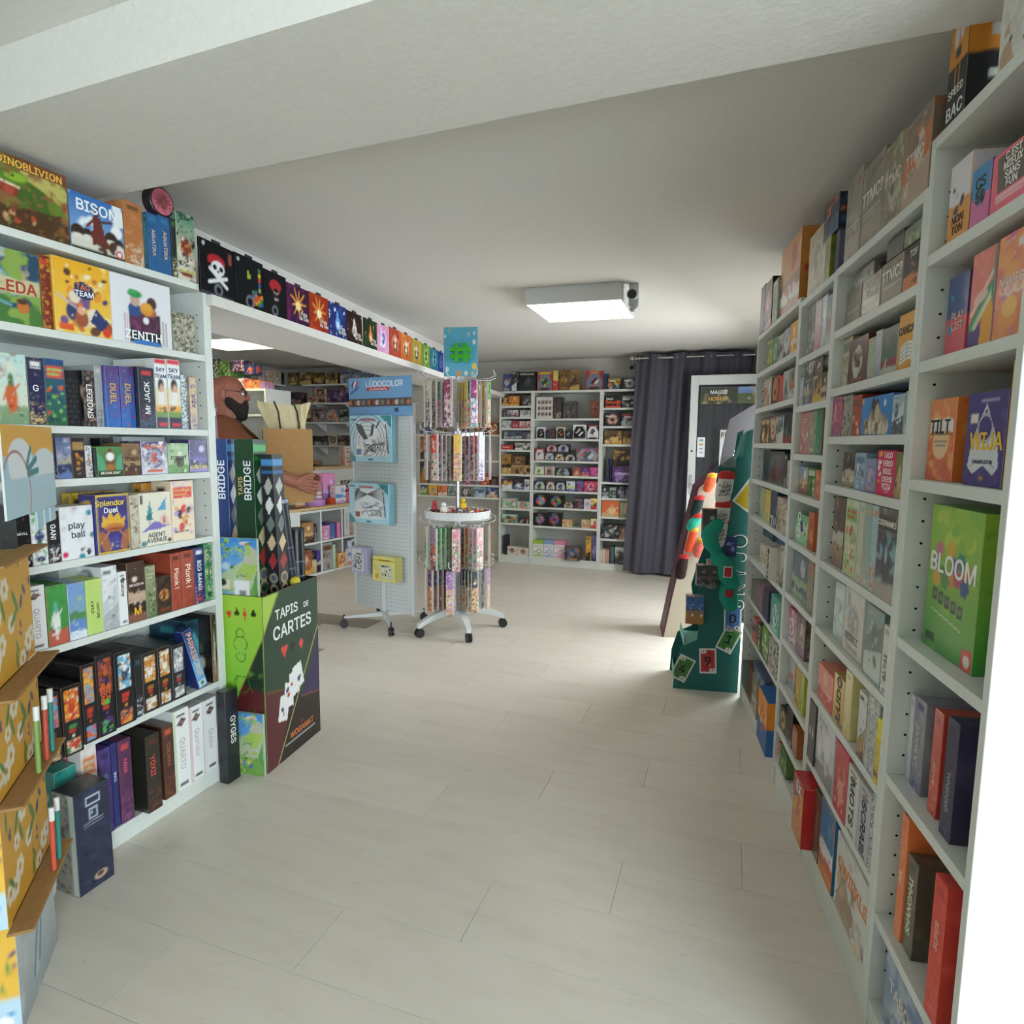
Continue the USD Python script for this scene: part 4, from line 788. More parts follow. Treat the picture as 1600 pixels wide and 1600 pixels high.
D3~pale blue village box~-0.139~-0.068~1.454~0.096~0.14~-0.012~seventh~F:b8ccd8 a8c0d0 3a4a58 d0dce0 88a0b0 4a5a68~
D3~mint leaf box~-0.061~-0.024~1.454~0.099~0.14~-0.01~eighth~F:b0c8c0 98b8b0 688888 c8d8d0 587870 e0e8e0~
D4~dark brown portrait box~-0.556~-0.446~1.302~0.103~0.14~-0.03~first~F:4a4034 3a3028 a89880 c8b8a0 e0d0b0 2c241c~
D4~pale blue frost box~-0.410~-0.324~1.302~0.105~0.14~-0.02~second~F:98b8c8 88a8c0 d0dce0 5888a8 a8c8d8 486880~
D4~lilac blue small box~-0.306~-0.228~1.302~0.091~0.1~-0.015~third~F:8890b8 8088b0 b8b0c8 6870a0 c8a890 a8a8d0~
D4~magenta box with five white words~-0.208~-0.092~1.302~0.114~0.07~-0.01~fourth~F:d82868 d02460 d82868 e8b040 d82868 c02058~TACO|f4f4f0|.62|.89|.13|0;VERSO|f4f4f0|.62|.71|.13|0;BOUC|f4f4f0|.62|.54|.13|0;CHEESE|f4f4f0|.62|.37|.12|0;PIZZA|f4f4f0|.62|.21|.13|0
D4~olive box with faces~-0.089~-0.024~1.302~0.111~0.1~-0.01~fifth~F:8a8438 6a6428 c8a878 a89858 4a441c d8c098~
D5~brown spine box with white scrawl~-0.580~-0.471~1.051~0.216~0.2~-0.02~first~F:5a4438 4a342c 8a6a58 d0c8b8 a88a60 3a2820~
D5~orange and mint box with red corner~-0.429~-0.319~1.051~0.223~0.16~-0.01~second~F:c8d8c0 b8c898 d87a3c 88b058 a8b890 c82c34~100|e8e0c8|.5|.36|.3|0
D5~cream and blue spine~-0.308~-0.264~1.051~0.224~0.16~-0.008~third~S:d0d0bc a8b8b0 d8c8a8 c8a078~
D5~mint and tan striped spine~-0.254~-0.201~1.051~0.224~0.16~-0.006~fourth~S:a0b8b0 c8b088 98b0a8 d0c0a0~
D5~pale blue and orange spine~-0.193~-0.154~1.051~0.224~0.16~-0.004~fifth~S:a8c8d0 d89048 98b8c8 c87830~
D5~dark blue agents box~-0.148~-0.024~1.051~0.224~0.1~-0.003~sixth~F:4a4a58 605850 303848 68a0a0 8a3c50 3c7a50~CODENAMES|e8e4dc|.45|.84|.15|0
D6~pale aqua bubble box~-0.546~-0.449~0.827~0.177~0.12~-0.03~first~F:b8ccc8 c8d8d8 a0b8b0 d8e0e0 88a090 e0e4e0~
D6~white box with grey creature~-0.412~-0.252~0.827~0.188~0.14~-0.02~second~F:dedcdc d8d4d0 b0aca8 c8c4c0 a8a4a0 d8c8b0~PRIMEZ|8a8680|.45|.26|.14|0
D6~misty green forest box~-0.204~-0.083~0.827~0.190~0.14~-0.01~third~F:7a9890 587068 a8b8b0 486058 98a898 384c48~
D6~pale spine box with blue foot~-0.066~-0.024~0.827~0.171~0.16~-0.005~fourth~S:d0ccc0 8a9888 d8d4c8 2c5878~ALTAI|5a6a60|.5|.4|.4|90
D7~coral red cube box~-0.594~-0.432~0.602~0.117~0.2~-0.01~first~F:e89078 e89880 d86050 e8a890 c84840 f0b8a0~
D7~mustard spine with figures~-0.419~-0.323~0.602~0.147~0.18~-0.008~second~S:d8b058 6a3020 c89c48 4a3020~LUDO|3c2820|.5|.55|.4|90
D7~pale yellow worn spine~-0.320~-0.264~0.602~0.192~0.18~-0.008~third~S:d8c888 b8a060 e0d4a0 c8a858~
D7~white spine with walking figure~-0.194~-0.136~0.602~0.181~0.18~-0.005~fourth~F:dcdcdc d4d4d4 6a5040 a88858 3c3028 d8d8d8~
D7~grey white speckled box~-0.130~-0.053~0.602~0.198~0.16~-0.005~fifth~N:b8b8b4 a0a8a8 c8c8c4 808888~
D7~mustard yellow toy pack~-0.052~-0.024~0.602~0.112~0.1~0~sixth~F:e8d020 d8b020 e0c020 d0a830 5a3820 c89828~
D7~bright yellow top pack~-0.047~-0.024~0.715~0.054~0.06~-0~~P:f0e010 e8d808~
D8~black box with white frame~-0.633~-0.555~0.370~0.205~0.2~0~first~F:26282a 1e2022 e8e8e6 303234 26282a 101214~
D8~white crossword box~-0.554~-0.363~0.370~0.205~0.18~-0.005~second~F:dcdcde d8d8da 88888c c8c8cc a0a0a4 e4e4e6~
D8~crimson speckled box~-0.335~-0.226~0.370~0.205~0.2~0~third~F:d05a5c c04850 e0a090 c83c4c e0b0a0 b83444~
D8~white and black letter spine~-0.222~-0.135~0.370~0.193~0.18~0~fourth~Q:d8d8d2 2c2c2c 988878~MOTS|404040|.5|.5|.4|-90
D8~silver spine with red badge~-0.131~-0.049~0.370~0.193~0.18~0~fifth~Q:b8b8c0 602848 a8a8b0~SCRAB|303038|.5|.45|.4|-90
D8~white box of black lines~-0.045~-0.024~0.370~0.205~0.18~0~sixth~N:d0d0c8 909088 e0e0d8 404040~
D9~red and black dragon box~-0.633~-0.507~0.105~0.210~0.22~0.035~first~F:c8242c 7a1c1c d88030 e0a030 3a2018 d05820~EX|f0f0f0|.55|.86|.3|0
D9~brown bark relief box~-0.505~-0.440~0.105~0.223~0.22~0~second~F:6a5444 5a4438 8a7058 486058 3c3028 a08868~
D9~blue lagoon dragon box~-0.432~-0.297~0.105~0.238~0.2~0~third~F:2a78a8 2870a0 e08838 e8e8e4 d86030 3890c0~
D9~large white tile game box~-0.267~-0.024~0.105~0.230~0.24~-0~fourth~F:dcdcd8 d4d4d0 b89878 c8b090 a08868 e0d8b0~QWIRKLE|e08840|.55|.66|.18|0
E0~cream box with faint drawing~-1.108~-0.878~1.978~0.238~0.1~-0.02~first~F:c0b49c b8ac94 a89c84 c8bca4 988c74 d0c4ac~
E0~orange edged box with night sky~-0.922~-0.746~2.136~0.116~0.06~-0.02~~F:28303c 3a4858 4a6890 202830 d87838 384858~
E0~olive and lime spine~-0.855~-0.797~1.978~0.157~0.12~-0.015~second~S:788028 a0a838 586018 c0b040~
E0~grey blue tall spine~-0.796~-0.760~1.978~0.216~0.2~-0.03~third~S:787c94 686c84 8a8ea4 989cac~
E1~grey bag pack with white tag~-1.064~-0.967~1.760~0.191~0.08~-0.02~first~F:8a8c88 787a78 d8d8d4 98a098 a8aaa8 686a68~
E1~pink and grey pack~-0.955~-0.869~1.760~0.191~0.08~-0.018~second~F:a0989a c87888 d88898 a8a8a8 c8687a b8b0b0~
E1~pale blue pack~-0.854~-0.789~1.760~0.180~0.08~-0.015~third~F:98a8b0 8aa0b0 a8b8c0 c0c8cc 7890a0 d0d4d4~
E1~grey and coral pack~-0.775~-0.713~1.760~0.166~0.08~-0.012~fourth~F:98a0a0 a0a0a0 d88878 c8c8c4 888c8c d8d4d0~
E2~thin white spine~-1.088~-1.034~1.577~0.111~0.12~-0.01~first~S:c8ccd0 a8b0b8 303438 c0c4c8~
E2~dark blue castle box~-1.031~-0.895~1.577~0.109~0.1~-0.01~second~F:3c4858 6a8098 d0c8b0 485868 8898a8 c8b070~
E2~brown box with egg badge~-1.000~-0.890~1.685~0.048~0.1~-0.012~~F:5a4c44 4a4038 d8d0c4 6a5c50 3c342e d8d0c4~
E2~yellow and black hero box~-0.892~-0.789~1.577~0.099~0.1~-0.01~third~F:4a4844 d0a820 e0b828 c88840 d8d0c0 58503c~
E2~second brown box with egg badge~-0.887~-0.791~1.677~0.056~0.1~-0.012~~F:5a4c44 4a4038 d8d0c4 6a5c50 3c342e d8d0c4~
E2~dark box of pale faces~-0.784~-0.719~1.577~0.096~0.1~-0.01~fourth~F:3c3836 484440 d8c0a8 c8b098 302c2a e0d0c0~
E3~pink spine with figure~-1.083~-0.959~1.393~0.157~0.14~-0.02~first~F:c87878 d88888 e8d8c8 b86060 a85058 e0c0b0~
E3~tan and mint striped box~-0.945~-0.851~1.393~0.157~0.14~-0.018~second~F:a89878 98a888 c8b898 709078 d0c8a8 607860~
E3~jade green spine~-0.839~-0.781~1.393~0.157~0.14~-0.016~third~S:3a8a68 2c7858 4a9a78 5aa888~
E3~brown leafy spine~-0.771~-0.747~1.393~0.157~0.14~-0.014~fourth~S:6a5838 50603c 7a6848 8a7850~
E4~golden bird box with blue top~-1.093~-0.969~1.239~0.105~0.1~-0.03~first~F:78a8d0 c8a048 8a2c28 e0c060 a86838 f0e8d0~
E4~grass green barcode box~-0.966~-0.863~1.239~0.107~0.1~-0.03~second~F:3c6c20 4c7c28 5c8c30 e0e0d8 2c5818 88a848~
E4~orange and black box~-0.787~-0.729~1.239~0.103~0.1~-0.012~third~F:e0702c d85c20 2c1c18 f09848 a84018 f0b060~
E5~mint green spine box~-1.063~-0.884~1.052~0.112~0.12~-0.02~first~F:88c890 78b880 a0d8a8 e0e8d8 4a8858 203070~OGI|e8f0e8|.3|.6|.25|-90
E5~rust orange speckled spine~-0.860~-0.783~1.052~0.137~0.12~-0.015~second~F:c87040 b86038 d88850 a85030 e0a070 985028~
E6~grey blue forest window box~-1.074~-0.845~0.838~0.175~0.12~-0.02~first~F:586878 6a7c88 88a878 a0b890 485868 c8d0d0~
E6~tan and red spine~-0.809~-0.732~0.838~0.187~0.12~-0.012~second~F:8a7858 788060 c85848 d07060 a89878 685838~
E7~magenta edged window box~-1.093~-0.961~0.642~0.136~0.1~-0.02~first~F:c05878 d8d0d8 e0e0e4 a83c60 d8d4dc 882c50~
E7~purple edged portrait box~-0.935~-0.808~0.642~0.163~0.1~-0.015~second~F:6a5050 a89888 702c60 8a7868 583048 c8b8a8~
E8~pale grey box with red edge~-1.086~-0.977~0.453~0.124~0.1~-0.03~first~F:b0b0ac a8a8a4 c84838 98a8b0 c0c0bc d0d0cc~
E8~yellow ochre spine~-0.889~-0.820~0.453~0.156~0.14~-0.012~second~S:c8a038 b08828 d8b850 a07820~
E8~lime yellow spine~-0.817~-0.763~0.453~0.149~0.14~-0.012~third~S:b8c038 a8b028 c8d050 98a020~
EA~black photo cover box~-1.093~-0.980~0.268~0.092~0.14~-0.01~first~F:26221e 3a342c a8a080 c8c0a0 181614 4a4438~
EA~black slim spine~-0.976~-0.881~0.268~0.143~0.14~-0.01~second~S:1c1a1e 2c2a30 242228 a0a0a0~
EA~orange and violet spine~-0.877~-0.804~0.268~0.104~0.14~-0.01~third~S:b86838 583870 a85828 483060~
EB~red and white box~-1.093~-1.064~0.113~0.086~0.14~-0.01~first~F:c83c40 d84848 e8e0dc b02c34 e0d8d4 a02830~
EB~green landscape box~-1.055~-0.939~0.113~0.091~0.14~-0.01~second~F:6a8850 5a7840 88a870 487038 a0b888 38582c~
F0~purple comic spine~-2.009~-1.895~2.000~0.242~0.2~0~first~S:4a3460 8a5080 3a2850 6a4878~
F0~black box with pink figures~-1.888~-1.711~2.000~0.232~0.16~0~second~F:2c2024 c88080 d89890 403034 1c1416 e0a8a0~
F0~pale green spine with white band~-1.688~-1.574~2.000~0.193~0.18~0~third~S:a8b8a8 d8d8d0 98a898 c8d0c8~
F0~amber tin with cartoon fox~-1.572~-1.202~2.000~0.294~0.1~-0.01~fourth~F:d89040 c8803c a86028 8a5828 e0e0d8 c04830~
F1~yellow and green box~-1.913~-1.785~1.804~0.147~0.1~-0.03~first~F:c8b428 48903c e0c838 388030 d8c030 68a848~
F1~emerald green box~-1.777~-1.662~1.804~0.140~0.1~-0.03~second~F:2c7848 388858 58a878 e0e4d8 206038 78b890~
F1~grey striped comic box~-1.655~-1.540~1.804~0.134~0.1~-0.03~third~F:8a7878 a89898 d8d4d0 5a4848 c8c0bc 3c3030~
F1~slate box with cow face~-1.524~-1.405~1.804~0.138~0.1~-0.028~fourth~F:5a5468 e0dcd8 d8d4cc 3c3848 c8c4bc 484058~
F1~amber box with hand~-1.385~-1.235~1.804~0.140~0.1~-0.025~fifth~F:e0a030 e8a828 f0c050 e0d8c0 d89020 f0d888~
F2~white and orange box of dish~-1.910~-1.710~1.617~0.142~0.1~-0.02~first~F:d0d8d4 c8a868 e0a040 f0f0e8 a8b8a0 c86848~
F2~black box with orange mask~-1.703~-1.526~1.617~0.133~0.1~-0.02~second~F:2a1c1a 3c2420 d88848 e8a860 1c1212 b86030~
F2~vermilion spine~-1.520~-1.451~1.617~0.123~0.1~-0.02~third~S:d84830 c83c28 e85a40 d04a38~
F2~white box with grey marks~-1.435~-1.327~1.617~0.131~0.1~-0.018~fourth~F:d0d4cc c8ccc4 708078 a0a8a0 e0e4dc 506058~
F2~yellow topped cartoon box~-1.313~-1.197~1.617~0.130~0.1~-0.016~fifth~F:58908c e0b030 e0d8c8 c86848 d8d4c8 3c5858~
F3~brown box with glowing lanterns~-1.892~-1.663~1.435~0.129~0.12~-0.012~first~F:3c2418 5a3420 e8b868 f0d8a0 c88838 281810~
F3~midnight blue box with moon~-1.655~-1.478~1.435~0.124~0.12~-0.012~second~F:20283c 2c3450 e8c088 d88848 141c2c f0e0c0~
F3~teal penguin box~-1.471~-1.357~1.435~0.121~0.12~-0.012~third~F:3c7874 488884 e8e8e0 2c6460 f0f0e8 285450~
F3~black box with red eyes~-1.351~-1.204~1.435~0.124~0.12~-0.012~fourth~F:181a1e 22262c 4a6858 a83c30 101216 303840~
F4~black cloth spine~-1.815~-1.653~1.247~0.156~0.2~-0.02~first~S:18181a 242428 1c1c20 606060~
F4~charcoal night city box~-1.645~-1.338~1.247~0.151~0.14~-0.02~second~F:2c2c2c 3a3838 883828 485058 202224 586068~
F4~black white corner spine~-1.294~-1.238~1.247~0.140~0.12~-0.012~third~S:202022 d0d0c8 282828 c0c0b8~
F4~cream pattern spine~-1.233~-1.190~1.247~0.117~0.12~-0.012~fourth~N:d0ccb8 a8a490 e0dccc 6a6658~
F5~pale green spine~-1.902~-1.775~1.051~0.156~0.14~-0.03~first~S:a8b898 98a888 b8c8a8 a0b090~
F5~yellow spine~-1.740~-1.607~1.051~0.157~0.14~-0.025~second~S:d8c060 c8b050 e8d478 a8b888~
F5~navy spine with seven~-1.531~-1.399~1.051~0.165~0.14~-0.012~third~S:2c4068 243458 3a5078 e0e0d8~7|e8e8e0|.3|.12|.5|0
F5~beige dice crowd box~-1.393~-1.187~1.051~0.149~0.14~-0.012~fourth~N:d8ccb8 b8a488 e8dccc 887058~
F6~cream box behind white spine~-1.772~-1.623~0.830~0.101~0.14~-0.02~first~F:d8d0b8 c8c0a8 e8e0d0 b8a888 d0c8b0 a89878~
F6~dark teal box behind~-1.719~-1.477~0.980~0.044~0.1~-0.02~~F:304c58 3c5c68 507080 283e48 688890 20343c~
F6~white spine with black title~-1.396~-1.306~0.830~0.149~0.14~0.02~second~Q:dcdad0 1c1c1c d0cec4~Tranic|1c1c1c|.5|.45|.46|90
F6~indigo box behind~-1.328~-1.182~0.998~0.030~0.1~-0.008~~P:3a4478 303a68~
F6~brown and cream spine~-1.304~-1.258~0.830~0.166~0.14~-0.01~third~F:a88870 c8b098 e0d0bc 886850 d8c8b4 6a5038~
F6~white and black box~-1.225~-1.158~0.830~0.177~0.14~-0.005~fourth~F:d8d4c8 d0ccc0 4a4c48 889080 303430 c8c4b8~
F7~grey green flat stack box~-1.838~-1.713~0.615~0.116~0.16~0~first~S:78786a 68685c 88887a 98988a~
F7~mauve spine with curly letters~-1.708~-1.537~0.615~0.124~0.18~0~second~S:a07888 906878 b08898 785068~
F7~violet dark spine~-1.505~-1.395~0.615~0.150~0.18~0~third~S:4a3c60 3c3050 5a4c70 6a5c80~
F7~turquoise rabbit box~-1.339~-1.156~0.615~0.157~0.16~0~fourth~F:48a890 58b8a0 e0e8e0 389880 d8e0d8 306858~
F8~red and white sliver box~-1.751~-1.625~0.432~0.121~0.16~0~first~F:c8483c e0dcd4 d86850 384838 e8e0d8 a83830~
F8~black and lime spine~-1.620~-1.501~0.432~0.128~0.16~0~second~S:1c2018 78a828 242820 98c038~PETIT|d8d8c8|.5|.55|.4|90
F8~lime disc box~-1.491~-1.343~0.432~0.151~0.16~0~third~F:78a030 68902c 2c3028 c8d0a0 588028 e0e4d0~
F8~white cow pattern box~-1.336~-1.168~0.432~0.147~0.16~0~fourth~N:d8d4cc b8b4ac e8e4dc 484640~
F9~grey wrapped box edge~-1.988~-1.852~0.100~0.138~0.2~0~first~S:6a6c70 585a60 787a80 889098~
F9~brown bark spine~-1.845~-1.692~0.100~0.185~0.2~0~second~S:6a4430 583828 7a5440 8a6048~
F9~blue wrapped box behind~-1.663~-1.374~0.292~0.052~0.1~-0~~F:4a6088 5a7098 a0a8b8 384c70 8890a8 c0c4cc~
F9~clear wrapped beige box~-1.654~-1.508~0.100~0.191~0.2~0.005~third~F:a89880 988870 b8a890 c8b8a0 887860 d8c8b0~
F9~orange and blue cartoon box~-1.345~-1.137~0.100~0.240~0.2~0.03~fourth~B2:e89028 2c68a8 d84830 e8c050~
B0~blue box with white bottle~-0.368~-0.267~2.020~0.198~0.08~-0.008~first~F:2a5090 20407c e8e8e8 3a60a0 d8d8dc c04838~
B0~black box with white swoosh~-0.247~-0.181~2.020~0.224~0.08~0.03~second~F:202226 1c1e22 e0e0e0 2c2e32 c8c8c8 303236~
B0~black box with red header~-0.180~0.031~2.020~0.215~0.1~-0.008~third~F:1c1c1e 1a1a1c 3c484c 2a3034 181818 505c60~PERPLEXUS|e0e0dc|.5|.88|.11|0
B0~large red cube puzzle pack~0.048~0.230~2.020~0.209~0.08~-0.008~fourth~C:a82c34 787a80 1c1c20 f0d020 3a70c0 60b040~FLIP|e0b030|.5|.94|.16|0
B0~cream and red spine box~0.236~0.298~2.020~0.220~0.08~-0.008~fifth~B2:d8c060 c8383c e8d8a0 a82c30~
B0~bronze card box with round seals~0.307~0.426~2.020~0.223~0.08~-0.008~sixth~F:8a6840 6a4c2c c89c50 4a3420 a87c40 3c2818~
B0~second bronze box with round seals~0.429~0.547~2.020~0.220~0.08~-0.008~seventh~F:8a6c44 6a5030 c8a058 4c3622 a88044 3c2a1a~
B0~second large red cube puzzle pack~0.613~0.804~2.020~0.204~0.08~-0.008~eighth~C:a82c34 787a80 1c1c20 d84848 3a80d0 d0d0d0~FLIP|e0b030|.5|.94|.16|0
B0~teal box edge behind puzzle~0.805~0.847~2.020~0.177~0.08~-0.05~ninth~S:2a587c 244c6c 306488 204060~
B0~black set box with colour shapes~0.860~1.008~2.020~0.125~0.1~-0.008~tenth~F:18181a 161618 4a90c0 d8c040 e07848 202024~Magic|e8e8e8|.35|.72|.13|0
B0~black set box with grey bar~1.024~1.175~2.020~0.123~0.1~-0.008~eleventh~F:18181a 161618 a8a8a4 989894 28282a 202024~Magic|e8e8e8|.35|.72|.13|0
B0~black set box at curtain edge~1.180~1.242~2.020~0.117~0.1~-0.008~twelfth~P:1a1a1c 141416~
Bn1~black box with orange capitals~-0.378~-0.295~1.852~0.113~0.1~-0.008~first~F:201c1c 2a2422 d89848 e8b060 302824 c8c0b0~UNO|e8b060|.5|.75|.28|0
Bn1~orange box with yellow letters~-0.291~-0.168~1.852~0.114~0.1~-0.008~second~F:d87830 c86828 f0b048 e89838 5a3820 f0c868~
Bn1~black and white oval box~-0.129~-0.028~1.852~0.107~0.1~-0.008~third~F:38383a 303032 e0e0d8 585858 c8c8c0 201e20~
Bn2~dark violet card deck~-0.365~-0.317~1.725~0.080~0.06~-0.008~first~F:3a2c38 4a3848 a89098 5a4858 c8b8b8 2c2028~
Bn2~pale lilac card deck~-0.314~-0.248~1.725~0.079~0.06~-0.008~second~F:b8b0b8 c8c0c8 6a6068 d8d0d4 988e96 504850~
Bn2~white deck with red figure~-0.245~-0.178~1.725~0.079~0.06~-0.008~third~F:d8d4d0 d0ccc8 a83c3c 2c2828 e0dcd8 c05048~
Bn2~grey flower carton~-0.157~-0.029~1.725~0.075~0.08~-0.008~fourth~F:a8a8a8 b8b8b8 d8d8d4 888a8c e0e0dc 707274~
Bn3~white box, two dark windows~-0.379~-0.262~1.595~0.087~0.08~-0.008~first~F:d8dcd8 d0d4d0 2c3c38 344844 2c3c38 e0e4e0~
Bn3~crimson card deck~-0.255~-0.168~1.595~0.081~0.06~-0.008~second~F:a83c44 b84850 d8d0d0 982c38 c86068 882430~
Bn3~pink white card deck with spade~-0.160~-0.088~1.595~0.081~0.06~-0.008~third~F:d8b0b0 e0c0c0 282424 c86868 e8d8d4 b85058~
Bn3~second pink white card deck~-0.079~-0.025~1.595~0.081~0.06~-0.008~fourth~F:d8b0b0 e0c0c0 282424 c86868 e8d8d4 b85058~
Bn4~steel blue car pack~-0.351~-0.128~1.470~0.089~0.08~-0.008~first~F:3c4450 485060 8890a0 282e38 c8ccd0 586478~
Bn4~violet gadget pack~-0.124~-0.025~1.470~0.087~0.08~-0.008~second~F:3a3848 484658 8888a0 2c2a38 c0c0c8 585870~
Bn5~red long box with white word~-0.382~-0.242~1.345~0.054~0.1~-0.008~first~P:c83830 b82c28~PUZZLE|f0d8d0|.45|.5|.13|0
Bn5~white and black football pack~-0.210~-0.111~1.345~0.081~0.08~-0.008~second~F:d8d8d4 303030 e8e8e4 484848 c8c8c4 202020~
Bn5~second white and black football pack~-0.108~-0.026~1.345~0.082~0.08~-0.008~third~F:d8d8d4 303030 e8e8e4 484848 c8c8c4 202020~
Bn6~tall kraft dinosaur box~-0.375~-0.259~1.060~0.230~0.1~-0.008~first~F:a87838 987030 c89850 382818 d8b878 503820~
Bn6~kraft box with black bird~-0.254~-0.025~1.060~0.108~0.1~-0.008~second~F:a88858 b89868 281c14 c8a878 38281c 906840~
Bn6~kraft box stacked behind~-0.245~-0.091~1.171~0.104~0.1~-0.01~~F:685030 786040 a88858 483420 886c48 38281a~
Bn7~black pack with white yoke~-0.373~-0.237~0.880~0.119~0.07~-0.008~first~F:201e24 302c34 e8e8ea c87848 8a5058 d8b040~
Bn7~black pack with blue car~-0.228~-0.094~0.880~0.117~0.07~-0.008~second~F:1e2028 2c303c e8e8ea 4878b0 c05850 7898c0~
Bn7~white and navy pack~-0.090~-0.029~0.880~0.121~0.07~-0.008~third~F:e0e0e4 383860 d8d8e0 484878 e8e8ec 303058~
Bn8~mint puzzle box with critters~-0.368~-0.186~0.655~0.116~0.08~-0.008~first~F:a8ccc4 98c0b8 58a068 d85a40 f0d060 e0ece8~
Bn8~white box with rainbow grid~-0.174~-0.026~0.655~0.083~0.08~-0.008~second~F:e0dce0 d8d4d8 e86a3c 3a78c0 e8c838 48a858~
Bna~mint puzzle box with forest animals~-0.370~-0.190~0.480~0.101~0.08~-0.008~first~F:a8ccc0 88b0a0 4a7850 c87840 f0e8d0 304838~
Bna~small black cube pack, red face~-0.142~-0.029~0.480~0.054~0.08~-0.008~second~C:18181a c8c8c4 282828 c83830 e0a030 181818~
Bnb~black spine on bottom shelf~-0.350~-0.309~0.090~0.233~0.1~-0.04~first~S:202024 38383c 28282c 606064~
Bnb~white box with round wooden puzzle~-0.295~-0.174~0.090~0.107~0.1~-0.008~second~K:dcd4c8 7a4a2c~
Bnb~white box with flat wooden puzzle~-0.168~-0.028~0.090~0.098~0.1~-0.008~third~K:dcd4c8 a87848~
Bc1~white box with twelve pictures~0.041~0.238~1.705~0.243~0.1~-0.008~first~I:ded8d0 3a3434 6a3c34~
Bc1~brown leather box edge~0.247~0.281~1.705~0.240~0.14~-0.008~second~S:4a3430 3c2a28 584038 684c44~
Bc1~dark brown bound spine~0.283~0.343~1.705~0.242~0.14~-0.008~third~S:3c2c28 2c2020 4c3830 c8b8a8~
Bc1~grey puzzle safe with black door~0.360~0.499~1.705~0.194~0.12~-0.008~fourth~F:585450 686460 1c1a1c 1c1a1c 484440 787470~
Bc1~red brown wooden puzzle board~0.671~0.778~1.705~0.194~0.06~-0.01~fifth~F:6a3c2c 7a4834 583024 8a5840 48281e 985c44~
Bc2~black white cube carton~0.047~0.154~1.475~0.133~0.1~-0.008~first~C:d8d8d8 1c1c1e 1c1c1e e8e8e8 d0d0d0 f0f0f0~
Bc2~black blister with red toy~0.171~0.280~1.475~0.103~0.08~-0.008~second~C:202024 484a50 303034 a83838 783038 a85050~
Bc2~black carton with golden cube~0.285~0.389~1.475~0.135~0.1~-0.008~third~C:d0ccc8 1e1c1c 28241e d8a830 c88028 d85838~
Bc2~small black pack~0.393~0.474~1.475~0.103~0.08~-0.008~fourth~C:202226 303438 282a2e 586058 e0e0e0 383c40~
Bc2~white carton with checker cubes~0.478~0.633~1.475~0.160~0.1~-0.008~fifth~C:e0e0e2 1c1c1e 1c1c1e f0f0f0 e8e8e8 e8e8e8~
Bc2~black pack with white trainers~0.638~0.778~1.475~0.157~0.1~-0.008~sixth~C:1c1c20 e8e8ea 303038 d05848 3858b0 e8e8ea~
Bc3~red and white cube carton~0.037~0.147~1.225~0.143~0.1~-0.008~first~C:b83840 e0e0e2 c8c8cc 484848 606060 f0f0f0~
Bc3~black blister with silver ball~0.152~0.267~1.225~0.089~0.08~-0.008~second~C:202024 c0c4c8 404448 e0e4e8 b0b4b8 c8ccd0~
Bc3~upper black blister, red toy~0.168~0.297~1.320~0.088~0.08~-0.015~~C:202024 b8bcc0 303438 c83c38 883030 d86058~
Bc3~black blister with yellow toy~0.273~0.386~1.225~0.080~0.08~-0.008~third~C:202024 c8ccd0 303438 e8b828 d87828 e8a020~
Bc3~upper black blister, blue toy~0.302~0.435~1.320~0.095~0.08~-0.015~~C:202024 b8bcc0 303438 384ca0 d87838 485cb0~
Bc3~black blister with olive toy~0.392~0.515~1.225~0.076~0.08~-0.008~fourth~C:1e2024 b8bcc0 303430 484c38 d8b028 303020~
Bc3~wide grey pack of two domes~0.524~0.778~1.225~0.154~0.1~-0.008~fifth~C:885058 989aa0 585c68 4a68a0 d85848 c8ccd0~
Bc4~white pack with lime cube~0.033~0.144~1.055~0.102~0.08~-0.008~first~C:c8ccc8 e0e4d8 687048 b0e020 98c818 c8f048~
Bc4~white pack with blue cube~0.155~0.270~1.055~0.105~0.08~-0.008~second~C:d8d0c8 c89878 504840 3858b0 2c489c 4868c0~
Bc4~black blister with big window~0.293~0.451~1.055~0.091~0.08~-0.008~third~C:1c2022 98a4a4 585e60 202426 303436 a0acac~
Bc4~pink brown figure pack~0.491~0.572~1.055~0.101~0.06~-0.008~fourth~F:a05848 884838 e0b098 d89068 5a2c28 c87060~
Bc4~purple figure pack~0.580~0.679~1.055~0.103~0.06~-0.008~fifth~F:583868 683c78 e09868 d86888 382048 a050a0~
Bc4~magenta figure pack~0.685~0.778~1.055~0.106~0.06~-0.008~sixth~F:983878 a84088 e0a080 f068a0 58204c c860a0~
Bc5~blister with green label, grey cube~0.030~0.164~0.880~0.108~0.08~-0.008~first~C:202024 c8ccd0 38404c 485878 506080 a8d030~
Bc5~blister with green label, orange cube~0.170~0.285~0.880~0.106~0.08~-0.008~second~C:202024 c8ccd0 38404c d07838 c86830 c8c838~
Bc5~blister with blue label~0.290~0.404~0.880~0.110~0.08~-0.008~third~C:202024 c8ccd0 38404c 404c88 384478 88b0c8~
Bc5~white pack with blue yellow ball~0.416~0.517~0.880~0.114~0.08~-0.008~fourth~F:e0e4e8 d8dce0 204c98 e8e048 c0c8d0 183c88~
Bc5~indigo robot pack~0.525~0.617~0.880~0.122~0.06~-0.008~fifth~F:382c58 483868 a04878 6888c8 28204c c05880~
Bc5~raspberry comic pack~0.623~0.778~0.880~0.120~0.06~-0.008~sixth~F:c03858 d04868 e0a8b0 582040 403058 e87090~
Bc6~black box with rainbow hexagon, upper~0.023~0.202~0.685~0.146~0.07~-0.008~first~O:161618 e84880 f09030 38b8d0 8858c0~
Bc6~black box with neon rings~0.208~0.385~0.685~0.141~0.07~-0.008~second~O:161618 f04890 f0b030 3868d0 68c048~
